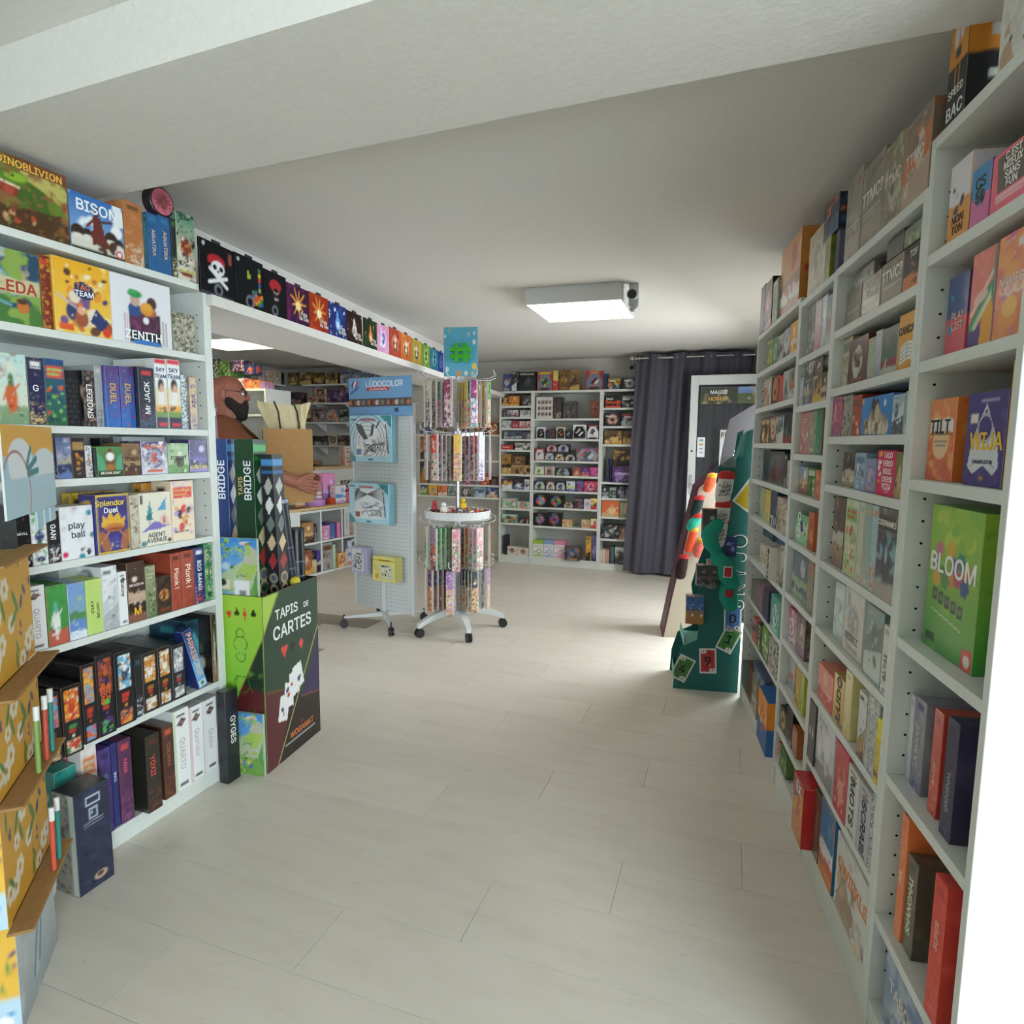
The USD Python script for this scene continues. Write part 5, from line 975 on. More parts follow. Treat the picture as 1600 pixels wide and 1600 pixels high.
Bc6~black blister with gold toy~0.389~0.504~0.685~0.076~0.07~-0.008~third~C:1c1c20 c0c0c8 504840 e0a828 987098 b89038~
Bc6~black grey robot pack~0.510~0.616~0.685~0.119~0.07~-0.008~fourth~F:2c2830 383440 786878 8890a0 1c1a20 a04858~
Bc6~white and blue seal pack~0.625~0.703~0.685~0.113~0.06~-0.008~fifth~F:d8d4dc e0e0e4 384880 88b0d8 e0a8a0 c8ccd8~
Bc6~yellow and white mouse pack~0.705~0.778~0.685~0.124~0.06~-0.008~sixth~F:f0d058 f0e8d0 c83c48 382c2c f0d898 e8b838~
Bc7~black box with rainbow hexagon, lower~0.024~0.188~0.465~0.146~0.07~-0.008~first~O:161618 6888c0 d88848 8858a8 58a858~
Bc7~black box with rainbow ring~0.194~0.367~0.465~0.159~0.07~-0.008~second~O:161618 e84858 f08838 3888d0 8858c8~
Bc7~kraft window box, orange ball~0.373~0.492~0.465~0.090~0.09~-0.008~third~F:a89c48 b8a868 e06840 d86038 e0d8b8 d8d0a8~
Bc7~kraft window box, pink ball~0.596~0.702~0.465~0.099~0.09~-0.02~fourth~F:a89868 b8a070 c86068 b85860 e0d8b8 d8d0a8~
Bc7~cream pack with red flowers~0.708~0.778~0.465~0.112~0.07~-0.008~fifth~F:e0c890 e8d8b0 c83840 d86060 f0e0b8 a83038~
Bc8~lime green lidded carton~0.024~0.150~0.090~0.202~0.14~-0.008~first~T:e8e8e4 98c038 78a830~
Bc8~pale blue lidded carton~0.155~0.276~0.090~0.205~0.14~-0.008~second~T:e8e8ec 88a8d0 8098b8~
Bc8~pink lidded carton~0.281~0.409~0.090~0.207~0.14~-0.008~third~T:ece6e8 e088a8 d87890~
Bc8~brown box with blue square~0.421~0.602~0.090~0.150~0.1~0.04~fourth~F:5a4030 4a3428 3c70b0 3868a8 c8a078 38241c~
Bc8~tall yellow and black pack~0.658~0.722~0.090~0.280~0.08~-0.008~fifth~F:c8a050 d8b868 302820 e89838 281c18 f0b048~
Bc8~tall violet pack~0.726~0.778~0.090~0.301~0.08~-0.008~sixth~F:484078 585088 a090c8 302858 c8b8d8 3c3468~
Br1~black magic box with red figure~0.839~1.011~1.820~0.140~0.1~-0.008~first~F:18181a 161618 d85030 c84828 202024 1c1c1e~Magic|e8e8e8|.3|.68|.13|0
Br1~black magic box with rings~1.019~1.186~1.820~0.133~0.1~-0.008~second~F:18181a 161618 484848 c8c8c8 202024 1c1c1e~Magic|e8e8e8|.3|.68|.13|0
Br2~black magic box with pale hands~0.839~1.009~1.620~0.144~0.1~-0.008~first~F:18181a 161618 d8a898 c89888 202024 1c1c1e~Magic|e8e8e8|.3|.72|.13|0
Br2~black magic box with links~1.020~1.182~1.620~0.137~0.1~-0.008~second~F:18181a 161618 98a0a0 a0a8a8 d84830 1c1c1e~Magic|e8e8e8|.45|.72|.13|0
Br3~wooden puzzle set box~0.841~1.036~1.420~0.147~0.08~-0.008~first~F:6a5030 584028 d8b070 c89850 e0c898 382818~
Br3~wooden bars puzzle box~1.047~1.178~1.420~0.144~0.08~-0.008~second~F:5a4428 4a3820 b89050 a88048 c8a868 302414~
Br4~thin navy folder~0.880~0.904~1.000~0.261~0.2~-0.02~first~P:2c3050 242844~
Br4~second thin navy folder~0.909~0.928~1.000~0.267~0.2~-0.02~second~P:2c3050 242844~
Br4~bronze and black card box~0.925~1.141~1.000~0.367~0.06~-0.1~~F:4a3020 6a4828 c89048 201418 d8a858 301c20~LORCANA|d8d0e0|.5|.45|.12|0
Br4~violet card box, front one~0.942~1.159~1.000~0.178~0.06~0.02~third~F:48285c 583068 8868a8 301c40 a880c0 583868~LORCANA|d8d0e0|.5|.55|.12|0
Br5~black pack with white wing~0.828~0.904~0.820~0.132~0.08~-0.008~first~F:1c1c20 282a30 c8ccd0 888c94 303238 e0e4e8~
Br5~black pack with green tint~0.911~0.993~0.820~0.129~0.08~-0.008~second~F:1c201e 28302c 688070 a0b0a4 202624 c8d0cc~
Br5~black pack with violet letters~1.000~1.079~0.820~0.129~0.08~-0.008~third~F:201c28 2c2838 8878a8 b8a8c8 282430 d0c8d8~
Br5~black pack by the curtain~1.083~1.144~0.820~0.130~0.08~-0.008~fourth~F:1c1c20 242428 787880 585860 202024 a0a0a8~
Br6~orange card set box~0.830~1.031~0.610~0.180~0.08~-0.008~first~F:d86a3c e07848 e8c890 d0b080 f08858 c8a878~
Br6~green striped spine~1.036~1.068~0.610~0.177~0.08~-0.008~second~S:a8b898 607858 b8c8a8 487048~
Br6~orange striped spine~1.070~1.113~0.610~0.173~0.08~-0.008~third~S:d0b898 c86848 a8b890 58784c~
Br7~black toolbox shaped case~0.823~1.028~0.360~0.157~0.1~-0.008~first~F:1c1e20 202224 383c40 484c50 141618 c8c8c8~
Br7~brown photo box~1.032~1.116~0.360~0.152~0.08~-0.008~second~F:7a5a4c 684838 c8a898 a88070 4a3028 d8c0b0~
Br8~cream booklet, first~0.822~0.855~0.075~0.156~0.12~-0.008~first~S:d8c8b8 c8b8a8 e0d4c8 b89c90~
Br8~cream booklet, second~0.857~0.888~0.075~0.158~0.12~-0.008~second~S:d8d0c8 c8c0b8 e0d8d0 c0b0a8~
Br8~coral booklet~0.890~0.930~0.075~0.155~0.12~-0.008~third~S:d09080 c07c6c d8a090 905050~
Br8~teal tall booklet~0.942~0.982~0.075~0.197~0.12~-0.01~fourth~S:486870 3c5860 588088 202c30~
Br8~white and black robot box~0.993~1.119~0.075~0.195~0.1~-0.008~fifth~F:d0d4d4 c0c4c4 282c2c 585c5c e0e4e4 383c3c~
V0~green and white stack of cartons~-0.707~-0.599~1.950~0.341~0.2~-0.008~first~N:486838 384830 c8d0b8 203020~
V0~bright green stack of cartons~-0.597~-0.453~1.950~0.315~0.2~-0.03~second~N:588840 406830 98c070 284020~
V0~violet and red stack of cartons~-0.426~-0.249~2.150~0.116~0.16~-0.01~~N:483060 a83840 e0d8d8 302048~
V0~pair of white red flat cartons~-0.426~-0.250~1.950~0.130~0.2~-0.008~third~N:d8d4d0 c8c4c0 a83830 e8e4e0~
V0~red orange star carton~-0.247~-0.152~1.950~0.116~0.18~-0.008~fourth~F:c84828 d86838 f0e0d0 e89040 a83820 f0a050~
V0~navy blue upright carton~-0.245~-0.116~2.115~0.106~0.12~-0.01~~F:283868 203058 c86040 384880 182040 e0a070~
V0~amber printed carton~-0.150~-0.052~1.950~0.099~0.18~-0.008~fifth~F:c87838 d89048 e8d8c0 a85828 f0b060 884820~
V0~mauve soft pouch carton~-0.050~0.018~1.950~0.082~0.15~-0.008~sixth~F:a87898 b888a8 c898b8 886080 d0a8c8 705070~
Q1~dark gold creature carton, first~-3.392~-3.240~2.157~0.155~0.1~-0.008~first~F:3a3020 a88848 c8a860 584828 d8c080 282018~
Q1~dark gold creature carton, second~-3.217~-3.029~2.157~0.157~0.1~-0.008~second~F:3a3020 a88848 c8a860 584828 d8c080 282018~
Q1~dark gold creature carton, third~-3.002~-2.829~2.157~0.145~0.1~-0.008~third~F:3a3020 a88848 c8a860 584828 d8c080 282018~
Q1~dark gold creature carton, fourth~-2.810~-2.625~2.157~0.140~0.1~-0.008~fourth~F:3a3020 a88848 c8a860 584828 d8c080 282018~
Q1~pale blue figure carton, first~-2.589~-2.424~2.157~0.170~0.1~-0.008~fifth~F:7888a0 8898b0 c8d0d8 586880 e0e0e4 384860~
Q1~pale blue figure carton, second~-2.414~-2.290~2.157~0.165~0.1~-0.008~sixth~F:7888a0 8898b0 c8d0d8 586880 e0e0e4 384860~
Q1~pale blue figure carton, third~-2.276~-2.164~2.157~0.149~0.1~-0.008~seventh~F:7888a0 8898b0 c8d0d8 586880 e0e0e4 384860~
Q1~pale blue figure carton, fourth~-2.150~-2.053~2.157~0.134~0.1~-0.008~eighth~F:7888a0 8898b0 c8d0d8 586880 e0e0e4 384860~
Q2~dark plum carton~-3.378~-3.198~1.917~0.141~0.12~-0.008~first~F:483438 584048 886068 302428 a07880 201818~
Q2~cream carton with red dolls~-3.089~-2.799~1.917~0.078~0.12~-0.008~second~F:d8c0a0 c8b090 783028 903830 e8d8c0 482018~
Q2~upper cream carton, red dolls~-2.993~-2.800~2.007~0.080~0.1~-0.01~~F:d8c0a0 c8b090 783028 903830 e8d8c0 482018~
Q2~long violet patterned carton~-2.791~-2.365~1.917~0.166~0.12~-0.008~third~N:584068 483058 a888b0 302040~
Q3~cream eyed toy carton, left one~-3.318~-3.210~1.670~0.162~0.12~-0.008~first~F:a88860 c8a878 482820 d8c098 301810 e8d8b8~
Q3~cream eyed toy carton, right one~-3.206~-3.051~1.670~0.161~0.12~-0.008~second~F:a88860 c8a878 482820 d8c098 301810 e8d8b8~
Q3~grey rose toy carton~-3.021~-2.842~1.670~0.194~0.12~-0.008~third~F:887070 987c78 c8b0a8 584848 d8c8c0 383030~
Q3~orange and blue toy carton~-2.835~-2.622~1.670~0.162~0.12~-0.008~fourth~F:586878 6888a0 c86848 a8b8c8 384858 e0a080~
Q3~dark green grey carton~-2.615~-2.392~1.670~0.166~0.12~-0.008~fifth~F:384040 485450 788880 282e30 98a8a0 182020~
Q4~black figurine carton, first~-3.098~-3.008~1.370~0.120~0.1~-0.008~first~F:201c1e 2c282a a8a8a4 383436 c8c8c4 484446~
Q4~black figurine carton, second~-3.000~-2.903~1.370~0.114~0.1~-0.008~second~F:201c1e 2c282a a8a8a4 383436 c8c8c4 484446~
Q4~black figurine carton, third~-2.895~-2.799~1.370~0.121~0.1~-0.008~third~F:201c1e 2c282a a8a8a4 383436 c8c8c4 484446~
Q4~small cream printed carton~-2.784~-2.652~1.370~0.121~0.1~-0.008~fourth~F:c8bca8 d8ccb8 584838 887860 e0d8c8 383020~
Q4~black bottle carton~-2.644~-2.528~1.370~0.128~0.1~-0.008~fifth~F:241e1e 302828 988880 403838 c0b0a8 181414~
Q4~brown striped cartons~-2.521~-2.370~1.370~0.129~0.1~-0.008~sixth~N:483428 684838 302018 886850~
CA~kraft carton of small figures~0.052~0.212~0.360~0.215~0.2~-0.008~first~F:a87848 b88858 382018 d8a878 583820 e8c8a0~
CA~black carton with white print~0.216~0.262~0.360~0.187~0.2~-0.008~second~F:202428 282c30 c8c8cc 485058 e0e0e4 181c20~
CA~pink carton with drawings~0.338~0.453~0.360~0.153~0.2~-0.008~third~F:e098b8 d888a8 f0d0e0 c87098 f8e8f0 a85880~
CA~blue leaning booklet~0.456~0.533~0.360~0.170~0.2~-0.008~fourth~S:4868a8 385898 5878b8 88a0d0~
CA~plain hot pink carton~0.565~0.620~0.360~0.168~0.2~-0.008~fifth~P:e880b8 d870a8~
CA~tall white carton, grey capitals~0.683~0.771~0.360~0.337~0.2~-0.008~sixth~P:d8d8d8 c8c8c8~TOVERHUB|909498|.5|.5|.3|-90
CA~tan and red spine carton~0.777~0.820~0.360~0.313~0.2~-0.008~seventh~S:b89888 a85848 c8a898 786058~
CA~cream carton, black letters~0.825~0.878~0.360~0.307~0.2~-0.008~eighth~S:d8d0c0 303030 c8c0b0 484848~
CB~brown orange carton, pumpkin print~0.049~0.181~0.025~0.257~0.2~-0.008~first~F:8a5038 c85820 e8a040 a86838 583020 e0c0a0~
CB~pale yellow thin carton~0.185~0.246~0.025~0.142~0.2~-0.008~second~F:d8c898 c8b888 e0a038 b8a878 a89868 f0e0b8~
CB~violet and black carton~0.251~0.311~0.025~0.231~0.2~-0.008~third~F:483890 383078 201c28 d8c8a0 100c18 8878c0~
CB~grey carton, autumn picture~0.333~0.485~0.025~0.299~0.2~-0.008~fourth~F:989490 a8a4a0 a86838 784828 b0aca8 583828~
CB~mint green thin carton~0.492~0.537~0.025~0.266~0.2~-0.008~fifth~S:b8d8b8 a8c8a8 c8e0c8 98b898~
CB~orange carton with drawings~0.539~0.646~0.025~0.165~0.2~0.03~sixth~F:e8a860 e09850 f0d0a0 c87838 f0e0c0 a86028~
CB~white slim carton, red mark~0.694~0.728~0.025~0.190~0.2~-0.008~seventh~S:d8d4d0 a83838 e0dcd8 c8c4c0~
CB~white and blue carton~0.731~0.793~0.025~0.274~0.2~-0.008~eighth~F:c8d0e0 d8dce8 e08858 6888c0 e8e8f0 4868a0~
CB~white carton, black print~0.800~0.868~0.025~0.286~0.2~-0.008~ninth~F:d8d8dc c8c8cc 383c40 585c60 e0e0e4 282c30~
K1~blue game carton~-1.445~-1.298~1.518~0.147~0.06~-0.008~first~F:203860 284878 88a0c0 182848 c8d0d8 101c38~
K1~olive brown carton~-1.228~-1.113~1.518~0.138~0.06~-0.008~second~F:585038 484030 988860 302818 b8a880 201c10~
K1~grey mauve carton~-1.016~-0.932~1.518~0.142~0.06~-0.008~third~F:706068 807078 a898a0 504048 c0b0b8 302830~
K1~violet round carton~-0.892~-0.819~1.518~0.125~0.06~-0.008~fourth~F:605070 706080 9888a8 403050 b0a0c0 281c38~
K1~dark carton with tan creature~-0.721~-0.594~1.518~0.138~0.06~-0.008~fifth~F:2c2018 382a20 c8a888 a87858 e0c8b0 181008~
K1~orange brown long carton~-0.564~-0.420~1.518~0.146~0.06~-0.008~sixth~F:7a4020 984820 d08848 582818 e0a868 381810~
K2~kraft and black carton~-1.448~-1.376~1.212~0.282~0.06~-0.008~first~F:a87840 987038 201810 c89858 382818 785028~
K3~dark blue and amber carton~-1.455~-1.350~0.918~0.266~0.06~-0.008~first~F:282c48 303850 c88838 a87030 181c30 e0a858~
K3~plum party carton~-0.892~-0.733~0.918~0.046~0.06~-0.008~second~F:482840 583050 c85878 8888b8 301828 e0a0b0~
K3~red carton with yellow oval~-0.648~-0.531~0.918~0.135~0.06~-0.008~third~F:b83830 a83028 e8c040 902820 f0e0c0 d86848~UNO|f0e8d0|.5|.6|.26|0
K3~dark brown ringed carton~-0.526~-0.419~0.918~0.104~0.06~-0.008~fourth~F:401c18 502420 886050 281010 a88878 180808~
K4~blue and green animal carton~-1.446~-1.351~0.770~0.129~0.06~-0.008~first~F:284878 305888 88b048 d8d0a8 183058 e0c878~
K4~yellow animal carton~-1.341~-1.225~0.770~0.132~0.06~-0.008~second~F:e8b028 f0c040 a8a8a0 d89820 f0e8d0 786850~
K4~coral animal carton~-1.211~-1.084~0.770~0.132~0.06~-0.008~third~F:e88858 e87848 f0d8c8 c86038 f8e8d8 a85030~
K4~white and teal panda carton~-1.071~-0.951~0.770~0.233~0.06~-0.008~fourth~F:b8bcb8 205860 e0e4e0 687868 a8b0a0 384848~
K4~black carton with white card~-0.891~-0.793~0.770~0.107~0.06~-0.008~fifth~F:201c20 2c2830 e0e0e0 a89890 484048 c8c0b8~
K4~pale blue seal carton~-0.727~-0.578~0.770~0.121~0.06~-0.008~sixth~F:88a0b8 205068 c8d0d8 a8b8c8 d8e0e4 485868~
K4~navy carton with white fox~-0.571~-0.424~0.770~0.130~0.06~-0.008~seventh~F:304878 385080 e0d0b8 d8a878 e8e4e0 203050~
W1~white and pink window carton~-0.493~-0.382~2.157~0.156~0.12~-0.008~first~F:b8b0a8 a8a098 d8b8a8 c89888 e0d8d0 887870~
W1~cream and rose window carton~-0.373~-0.241~2.157~0.175~0.12~-0.008~second~F:c0a8a0 b09890 e0c8b8 d0a090 a87868 e8d8d0~
W1~ivory tall carton~-0.236~-0.068~2.157~0.167~0.12~-0.008~third~F:c8bca8 b8ac98 d8ccb8 a89878 e0d8c8 907858~
W1~black carton by ivory one~-0.053~-0.012~2.157~0.156~0.12~-0.008~fourth~S:202024 303438 28282c 606468~
W2~black white tin stack~-0.341~-0.253~1.917~0.203~0.12~-0.008~first~N:303438 a8b0b4 485058 c8d0d0~
W2~teal tin stack~-0.247~-0.098~1.917~0.193~0.12~-0.008~second~N:307878 489898 205858 88c0c0~
W2~grey violet carton~-0.088~-0.012~1.917~0.132~0.12~-0.008~third~F:686870 787480 988898 504858 a8a0a8 383440~
W3~violet toy carton~-0.344~-0.210~1.670~0.202~0.12~-0.008~first~F:504060 605070 a890b0 382848 c0a8c8 281c38~
W3~cream eyed toy carton at corner~-0.192~-0.012~1.670~0.162~0.12~-0.008~second~F:a88860 c8a878 482820 d8c098 301810 e8d8b8~"""
def box_name(d):
    for k, n, c in (('deck', 'card_deck', 'card deck'), ('booklet', 'booklet', 'booklet'), ('folder', 'folder', 'folder'), ('tin', 'tin_box', 'tin'), ('pack', 'toy_pack', 'toy pack'), ('blister', 'toy_pack', 'toy pack'), ('carton', 'carton', 'carton'), ('toolbox', 'carry_case', 'case')):
        if k in d.replace(',', '').split() or (k == 'toolbox' and k in d): return n, c
    return 'game_box', 'game box'
for i, row in enumerate(ROWS.split('\n')):
    key, desc, u0, u1, z0, h, dep, off, rank, art, txt = row.split('~')
    wk, phrase = SHELF[key]; w = WALLS[wk]; u0, u1, z0, h, dep, off = map(float, (u0, u1, z0, h, dep, off))
    nm, ct = box_name(desc); P = w.pt(u0, off, z0+.0003); wd = u1-u0
    t = thing(nm, desc+(f', {rank} from left, ' if rank else ', ')+phrase, ct, P, w.a, phrase)
    cell = pixel(w.pt((u0+u1)/2, off, z0+h/2))
    fn = lambda face, U, V, asp, e: (lambda a: (paint(a, art, desc, face), np.clip(a.c, .004, .9))[1])(Art(U, V, asp, i+11, max(e, .012)))
    mesh, cd = painted(wd, dep, h-.0003, cell, fn, .0014 if cell < .006 else .0008)
    part(t, 'body', mesh, GLOSSY if i % 3 else PRINT, cd)
    ts = [s.split('|') for s in txt.split(';')] if txt else []
    vs = sorted(float(q[3]) for q in ts if q[5] == '0'); us = sorted(float(q[2]) for q in ts if q[5] != '0')
    gap = min([b_-a_ for a_, b_ in zip(vs, vs[1:])]+[9])*h*.8; gapu = min([b_-a_ for a_, b_ in zip(us, us[1:]) if b_ > a_+.01]+[9])*wd*.8
    for tx, col, u, v, hh, rot in ts:
        rot = int(rot); u, v, hh = float(u), float(v), float(hh)*.92; hh = min(hh, (gap if rot == 0 else gapu)/wd)
        m = lettering(tx, hh*wd, (wd if rot == 0 else h)*.94, rot); m.apply_translation([u*wd, 0, v*h]); part(t, 'title', m, ink(col))

# ------------------------------------------------------------------ mats on the ledge over the opening
MATS_ = [(-.005, .198, .205, '121214', 'b02830 e8e8e8 a0a0a8', 'skull', 'black dice mat with white pirate skull, first on the ledge'), (.203, .401, .208, '14161a', 'a8b838 d85030 3a60a0', 'bricks', 'black dice mat with coloured blocks, second on the ledge'), (.403, .579, .195, '121214', 'b02c34 d0c0b8 a0a0a8', 'pirate', 'black dice mat with red bandana face, third on the ledge'),
 (.581, .778, .18, '3a1c3c', 'f0a040 f8e0a0 8a2a6c', 'burst', 'plum dice mat with orange burst, fourth on the ledge'), (.78, .972, .183, '9a3018', 'f0a848 f8e8c0 c85020', 'burst', 'rust red dice mat with flame, fifth on the ledge'), (.974, 1.175, .178, '24306c', '68a0e0 c8e0f8 304890', 'drop', 'navy dice mat with water drop, sixth on the ledge'),
 (1.177, 1.368, .173, '2c1a14', 'e8e0d8 b0a098 583828', 'drop', 'dark brown dice mat with pale spirit, seventh on the ledge'), (1.396, 1.575, .174, '1e3018', 'e88848 f0d0a0 3a5828', 'drop', 'dark green dice mat with small flame, eighth on the ledge'), (1.577, 1.764, .176, 'd898c0', '5868b0 f0e8f4 e8b8d8', 'beast', 'pink dice mat with blue unicorn, ninth on the ledge'),
 (1.767, 1.955, .185, 'b04830', 'e8d0b8 402018 d87858', 'beast', 'brick red dice mat with pale figure, tenth on the ledge'), (1.957, 2.15, .182, 'c86830', 'f0e0d0 482818 e89858', 'beast', 'orange dice mat with horned figure, eleventh on the ledge'), (2.153, 2.355, .176, 'b89840', 'e0d8b0 302818 d8b868', 'beast', 'ochre dice mat with striped figure, twelfth on the ledge'),
 (2.358, 2.54, .17, '6a8838', '283418 b8c878 8aa850', 'beast', 'olive green dice mat, thirteenth on the ledge'), (2.542, 2.738, .168, '2a6478', '183040 88b8c0 4a8898', 'beast', 'teal dice mat, fourteenth on the ledge'), (2.74, 2.86, .165, '28347c', '181c48 6878c0 4858a0', 'beast', 'indigo dice mat beside the blue sign card')]
for i, (u0, u1, h, base, pal, kind, lab) in enumerate(MATS_):
    P_ = pal.split()
    def go(A, base=base, P_=P_, kind=kind, i=i):
        A.fill(base); A.cloud(P_[2] if kind not in ('skull', 'bricks', 'pirate') else '1c1e24', 2.5, .52, .15, 1, .55)
        if kind == 'skull':
            A.ell(.48, .66, .26, .13, P_[0]); A.rect(.2, .5, .75, .6, base); A.ell(.52, .54, .2, .14, 'e4e4e4'); A.ell(.43, .55, .06, .05, '141414'); A.ell(.62, .54, .06, .05, '141414'); A.rect(.44, .36, .62, .44, 'e4e4e4'); A.poly([(.52, .45), (.48, .5), (.56, .5)], '141414')
            A.line(.25, .24, .78, .4, .07, 'e4e4e4'); A.line(.28, .5, .78, .22, .07, 'e4e4e4'); A.ring(.52, .13, .1, .06, '70747c'); A.rect(.0, 0, 1, .04, '50525c'); A.circ(.12, .92, .04, 'd0d0d0'); A.rect(.85, .7, .95, .9, '905040')
        elif kind == 'bricks':
            for k in range(14): A.rect(.58+.1*(k % 4), .08+.075*(k//4)+.02*(k % 2), .67+.1*(k % 4), .15+.075*(k//4)+.02*(k % 2), ['d84830', 'e0a030', '48883c', '3a60b0', 'd87830'][k % 5])
            for k in range(5): A.rect(.82, .38+.1*k, .9, .46+.1*k, ['a8b838', '3a60b0', 'd85030', 'e8d040', '508848'][k])
            A.rect(.42, .58, .48, .74, 'a8b830'); A.rect(.46, .6, .54, .67, 'a8b830'); A.ring(.5, .12, .12, .06, '70747c'); A.circ(.12, .9, .04, 'd0d0d0')
        elif kind == 'pirate':
            A.ell(.5, .7, .26, .14, P_[0]); A.ell(.52, .5, .15, .16, '241c1c'); A.line(.42, .56, .5, .53, .03, 'c8b8b0'); A.line(.56, .53, .64, .56, .03, 'c8b8b0'); A.rect(.44, .38, .62, .42, 'c8b8b0'); A.ring(.46, .13, .11, .06, '70747c')
        elif kind == 'burst':
            for k in range(18): a = k*PI/9+.3*(k % 2); A.line(.5, .52, .5+(.2+.16*(k % 3)/2)*math.cos(a), .52+(.2+.16*(k % 3)/2)*math.sin(a)*A.asp+.06, .035, P_[0])
            A.ell(.5, .48, .12, .12, P_[1])
        elif kind == 'drop':
            A.ell(.5, .42, .14, .2, P_[0]); A.ell(.48, .66, .06, .14, P_[0]); A.ell(.5, .38, .08, .1, P_[1]); A.cloud(P_[1], 8, .64, .06, 4, .6)
        else:
            A.ell(.5, .5, .3, .3, P_[2]); A.ell(.5, .42, .18, .22, P_[1]); A.ell(.52, .62, .12, .1, P_[0]); A.ell(.5, .4, .1, .1, P_[0]); A.line(.4, .7, .34, .84, .04, P_[1]); A.line(.6, .7, .66, .84, .04, P_[1]); A.blobs(6, P_, (.2, .8), (.2, .8), (.02, .05))
    go.rim = base
    t = thing('dice_mat', lab, 'mat', WK.pt(u0+.002, .0-.012, 1.9925), WK.a, 'dice mats standing on the ledge')
    mesh, cd = painted(u1-u0-.004, .008, h, pixel(WK.pt(u0, 0, 2.1)), panel_art(go, i+3), .001); part(t, 'mat', mesh, SOFT, cd)
    part(t, 'hang_tab', cbox((u1-u0)*.38, (u1-u0)*.62, .001, .006, h-.0005, h+.012, .001), BLACKP)
    if 3 <= i <= 7:
        m = cat([move(lettering('Piste', .019), (0, 0, .021)), lettering('de Dés', .019)]); m.apply_translation([(u1-u0)*.74, 0, .035]); part(t, 'title', m, ink('d8d0c8'))

# ------------------------------------------------------------------ ceiling light
lamp = thing('ceiling_light', 'square white louvred ceiling light, glowing, mid ceiling', 'ceiling light', (.067, 4.065, 2.295), ANG+.02)
S_ = .615
part(lamp, 'housing', cat([cbox(0, S_, 0, .008, 0, .105), cbox(0, S_, S_-.008, S_, 0, .105), cbox(0, .008, .008, S_-.008, 0, .105), cbox(S_-.008, S_, .008, S_-.008, 0, .105), box(.008, S_-.008, .008, S_-.008, .097, .105)]), WHITEP)
LOUV = plain('louvre_aluminium', 'd4d6d2', .3, .6)
for k in range(1, 8): x = S_*k/8; part(lamp, 'louvre_blade', prism([(x-.0025, 0), (x+.0025, 0), (x+.001, .05), (x-.001, .05)], .009, S_-.009), LOUV)
for k in range(1, 4): y = S_*k/4; part(lamp, 'louvre_cross_blade', box(.009, S_-.009, y-.002, y+.002, .002, .048), LOUV)
GLOW = plain('lamp_tube', 'ffffff', .4, emit=('fff2d8', 9.5))
for k in range(4): y = S_*(k+.5)/4; part(lamp, 'tube', cyl([.02, y, .075], [S_-.02, y, .075], .012, 10), GLOW)
em = thing('emergency_lamp', 'small white spot lamp at the ceiling light corner', 'lamp', (.735, 3.93, 2.40), ANG)
part(em, 'bracket', cbox(-.03, .03, -.02, .02, -.14, -.0005, .004), WHITEP)
part(em, 'spot_head', cyl([0, -.03, -.075], [0, -.085, -.08], .032, 20), GREYM); part(em, 'lens', cyl([0, -.085, -.08], [0, -.0885, -.08], .026, 20), BLACKP)
part(em, 'lower_lens', move(trimesh.creation.icosphere(2, .024), (0, -.03, -.15)), GREYM)
l2 = thing('ceiling_light', 'glowing ceiling light over the counter, partly hidden by bookcase', 'ceiling light', (-3.15, 5.95, 2.335), ANG)
part(l2, 'housing', cat([cbox(0, .62, 0, .008, 0, .065), cbox(0, .62, .612, .62, 0, .065), cbox(0, .008, .008, .612, 0, .065), cbox(.612, .62, .008, .612, 0, .065)]), WHITEP)
for k in range(4): part(l2, 'tube', cyl([.02, .08+.153*k, .04], [.6, .08+.153*k, .04], .014, 10), plain('lamp_tube_bright', 'ffffff', .4, emit=('fff0cc', 7.0)))

# ------------------------------------------------------------------ curtain, rod, door, cameras
rod = thing('curtain_rod', 'chrome curtain rod over the grey curtain', 'curtain rod', WB.pt(1.16, .12, 2.325), WB.a)
part(rod, 'pole', cyl([0, 0, 0], [1.2, 0, 0], .011, 14), CHROME)
part(rod, 'finial', move(trimesh.creation.icosphere(2, .026), (-.02, 0, 0)), CHROME)
for x in (.06, 1.12): part(rod, 'wall_bracket', cyl([x, 0, 0], [x, .40, 0], .008, 8), CHROME)
def curtain():
    """pleated cloth hung from the rod, gathered to the left at the bottom"""
    nu, nv = 150, 40; V = []
    for j in range(nv+1):
        t = j/nv; z = 2.365-t*2.335
        right = np.interp(t, [0, .08, .15, 1], [1.17, 1.17, 1.17, 1.17]) ; left = .02-.075*t
        for i in range(nu+1):
            s = i/nu; x = left+(right-left)*s
            amp = .042*(1-.25*t)*(1 if s < .6 else .55); y = amp*math.sin(2*PI*(s*4.1+.1))+.012*math.sin(2*PI*(s*11+t*.7))
            V.append([x, y, z+.004*math.sin(9*s+3)])
    V = np.array(V); i = (np.arange(nv)[:, None]*(nu+1)+np.arange(nu)).ravel(); f = np.vstack([np.c_[i, i+nu+1, i+nu+2], np.c_[i, i+nu+2, i+1]])
    W2 = V+np.array([0, .004, 0]); n = len(V); return trimesh.Trimesh(np.vstack([V, W2]), np.vstack([f, f[:, ::-1]+n]), process=False)
ct = thing('curtain', 'long dark grey eyelet curtain hanging to the floor', 'curtain', WB.pt(1.16, .12, 0), WB.a)
part(ct, 'cloth', curtain(), CURT, smooth=True)
for k in range(9):
    e = trimesh.creation.torus(.021, .0045, 18, 8); e.apply_transform(trimesh.transformations.rotation_matrix(PI/2, [0, 1, 0])); e.apply_translation([.06+k*.13, 0, 2.325]); part(ct, 'eyelet', e, CHROME, smooth=True)
dr = thing('door_1', 'white framed glass door standing open before the curtain', None, WB.pt(1.765, .32, 0), WB.a, kind='structure')
DW, DH, FW = 1.02, 2.115, .075
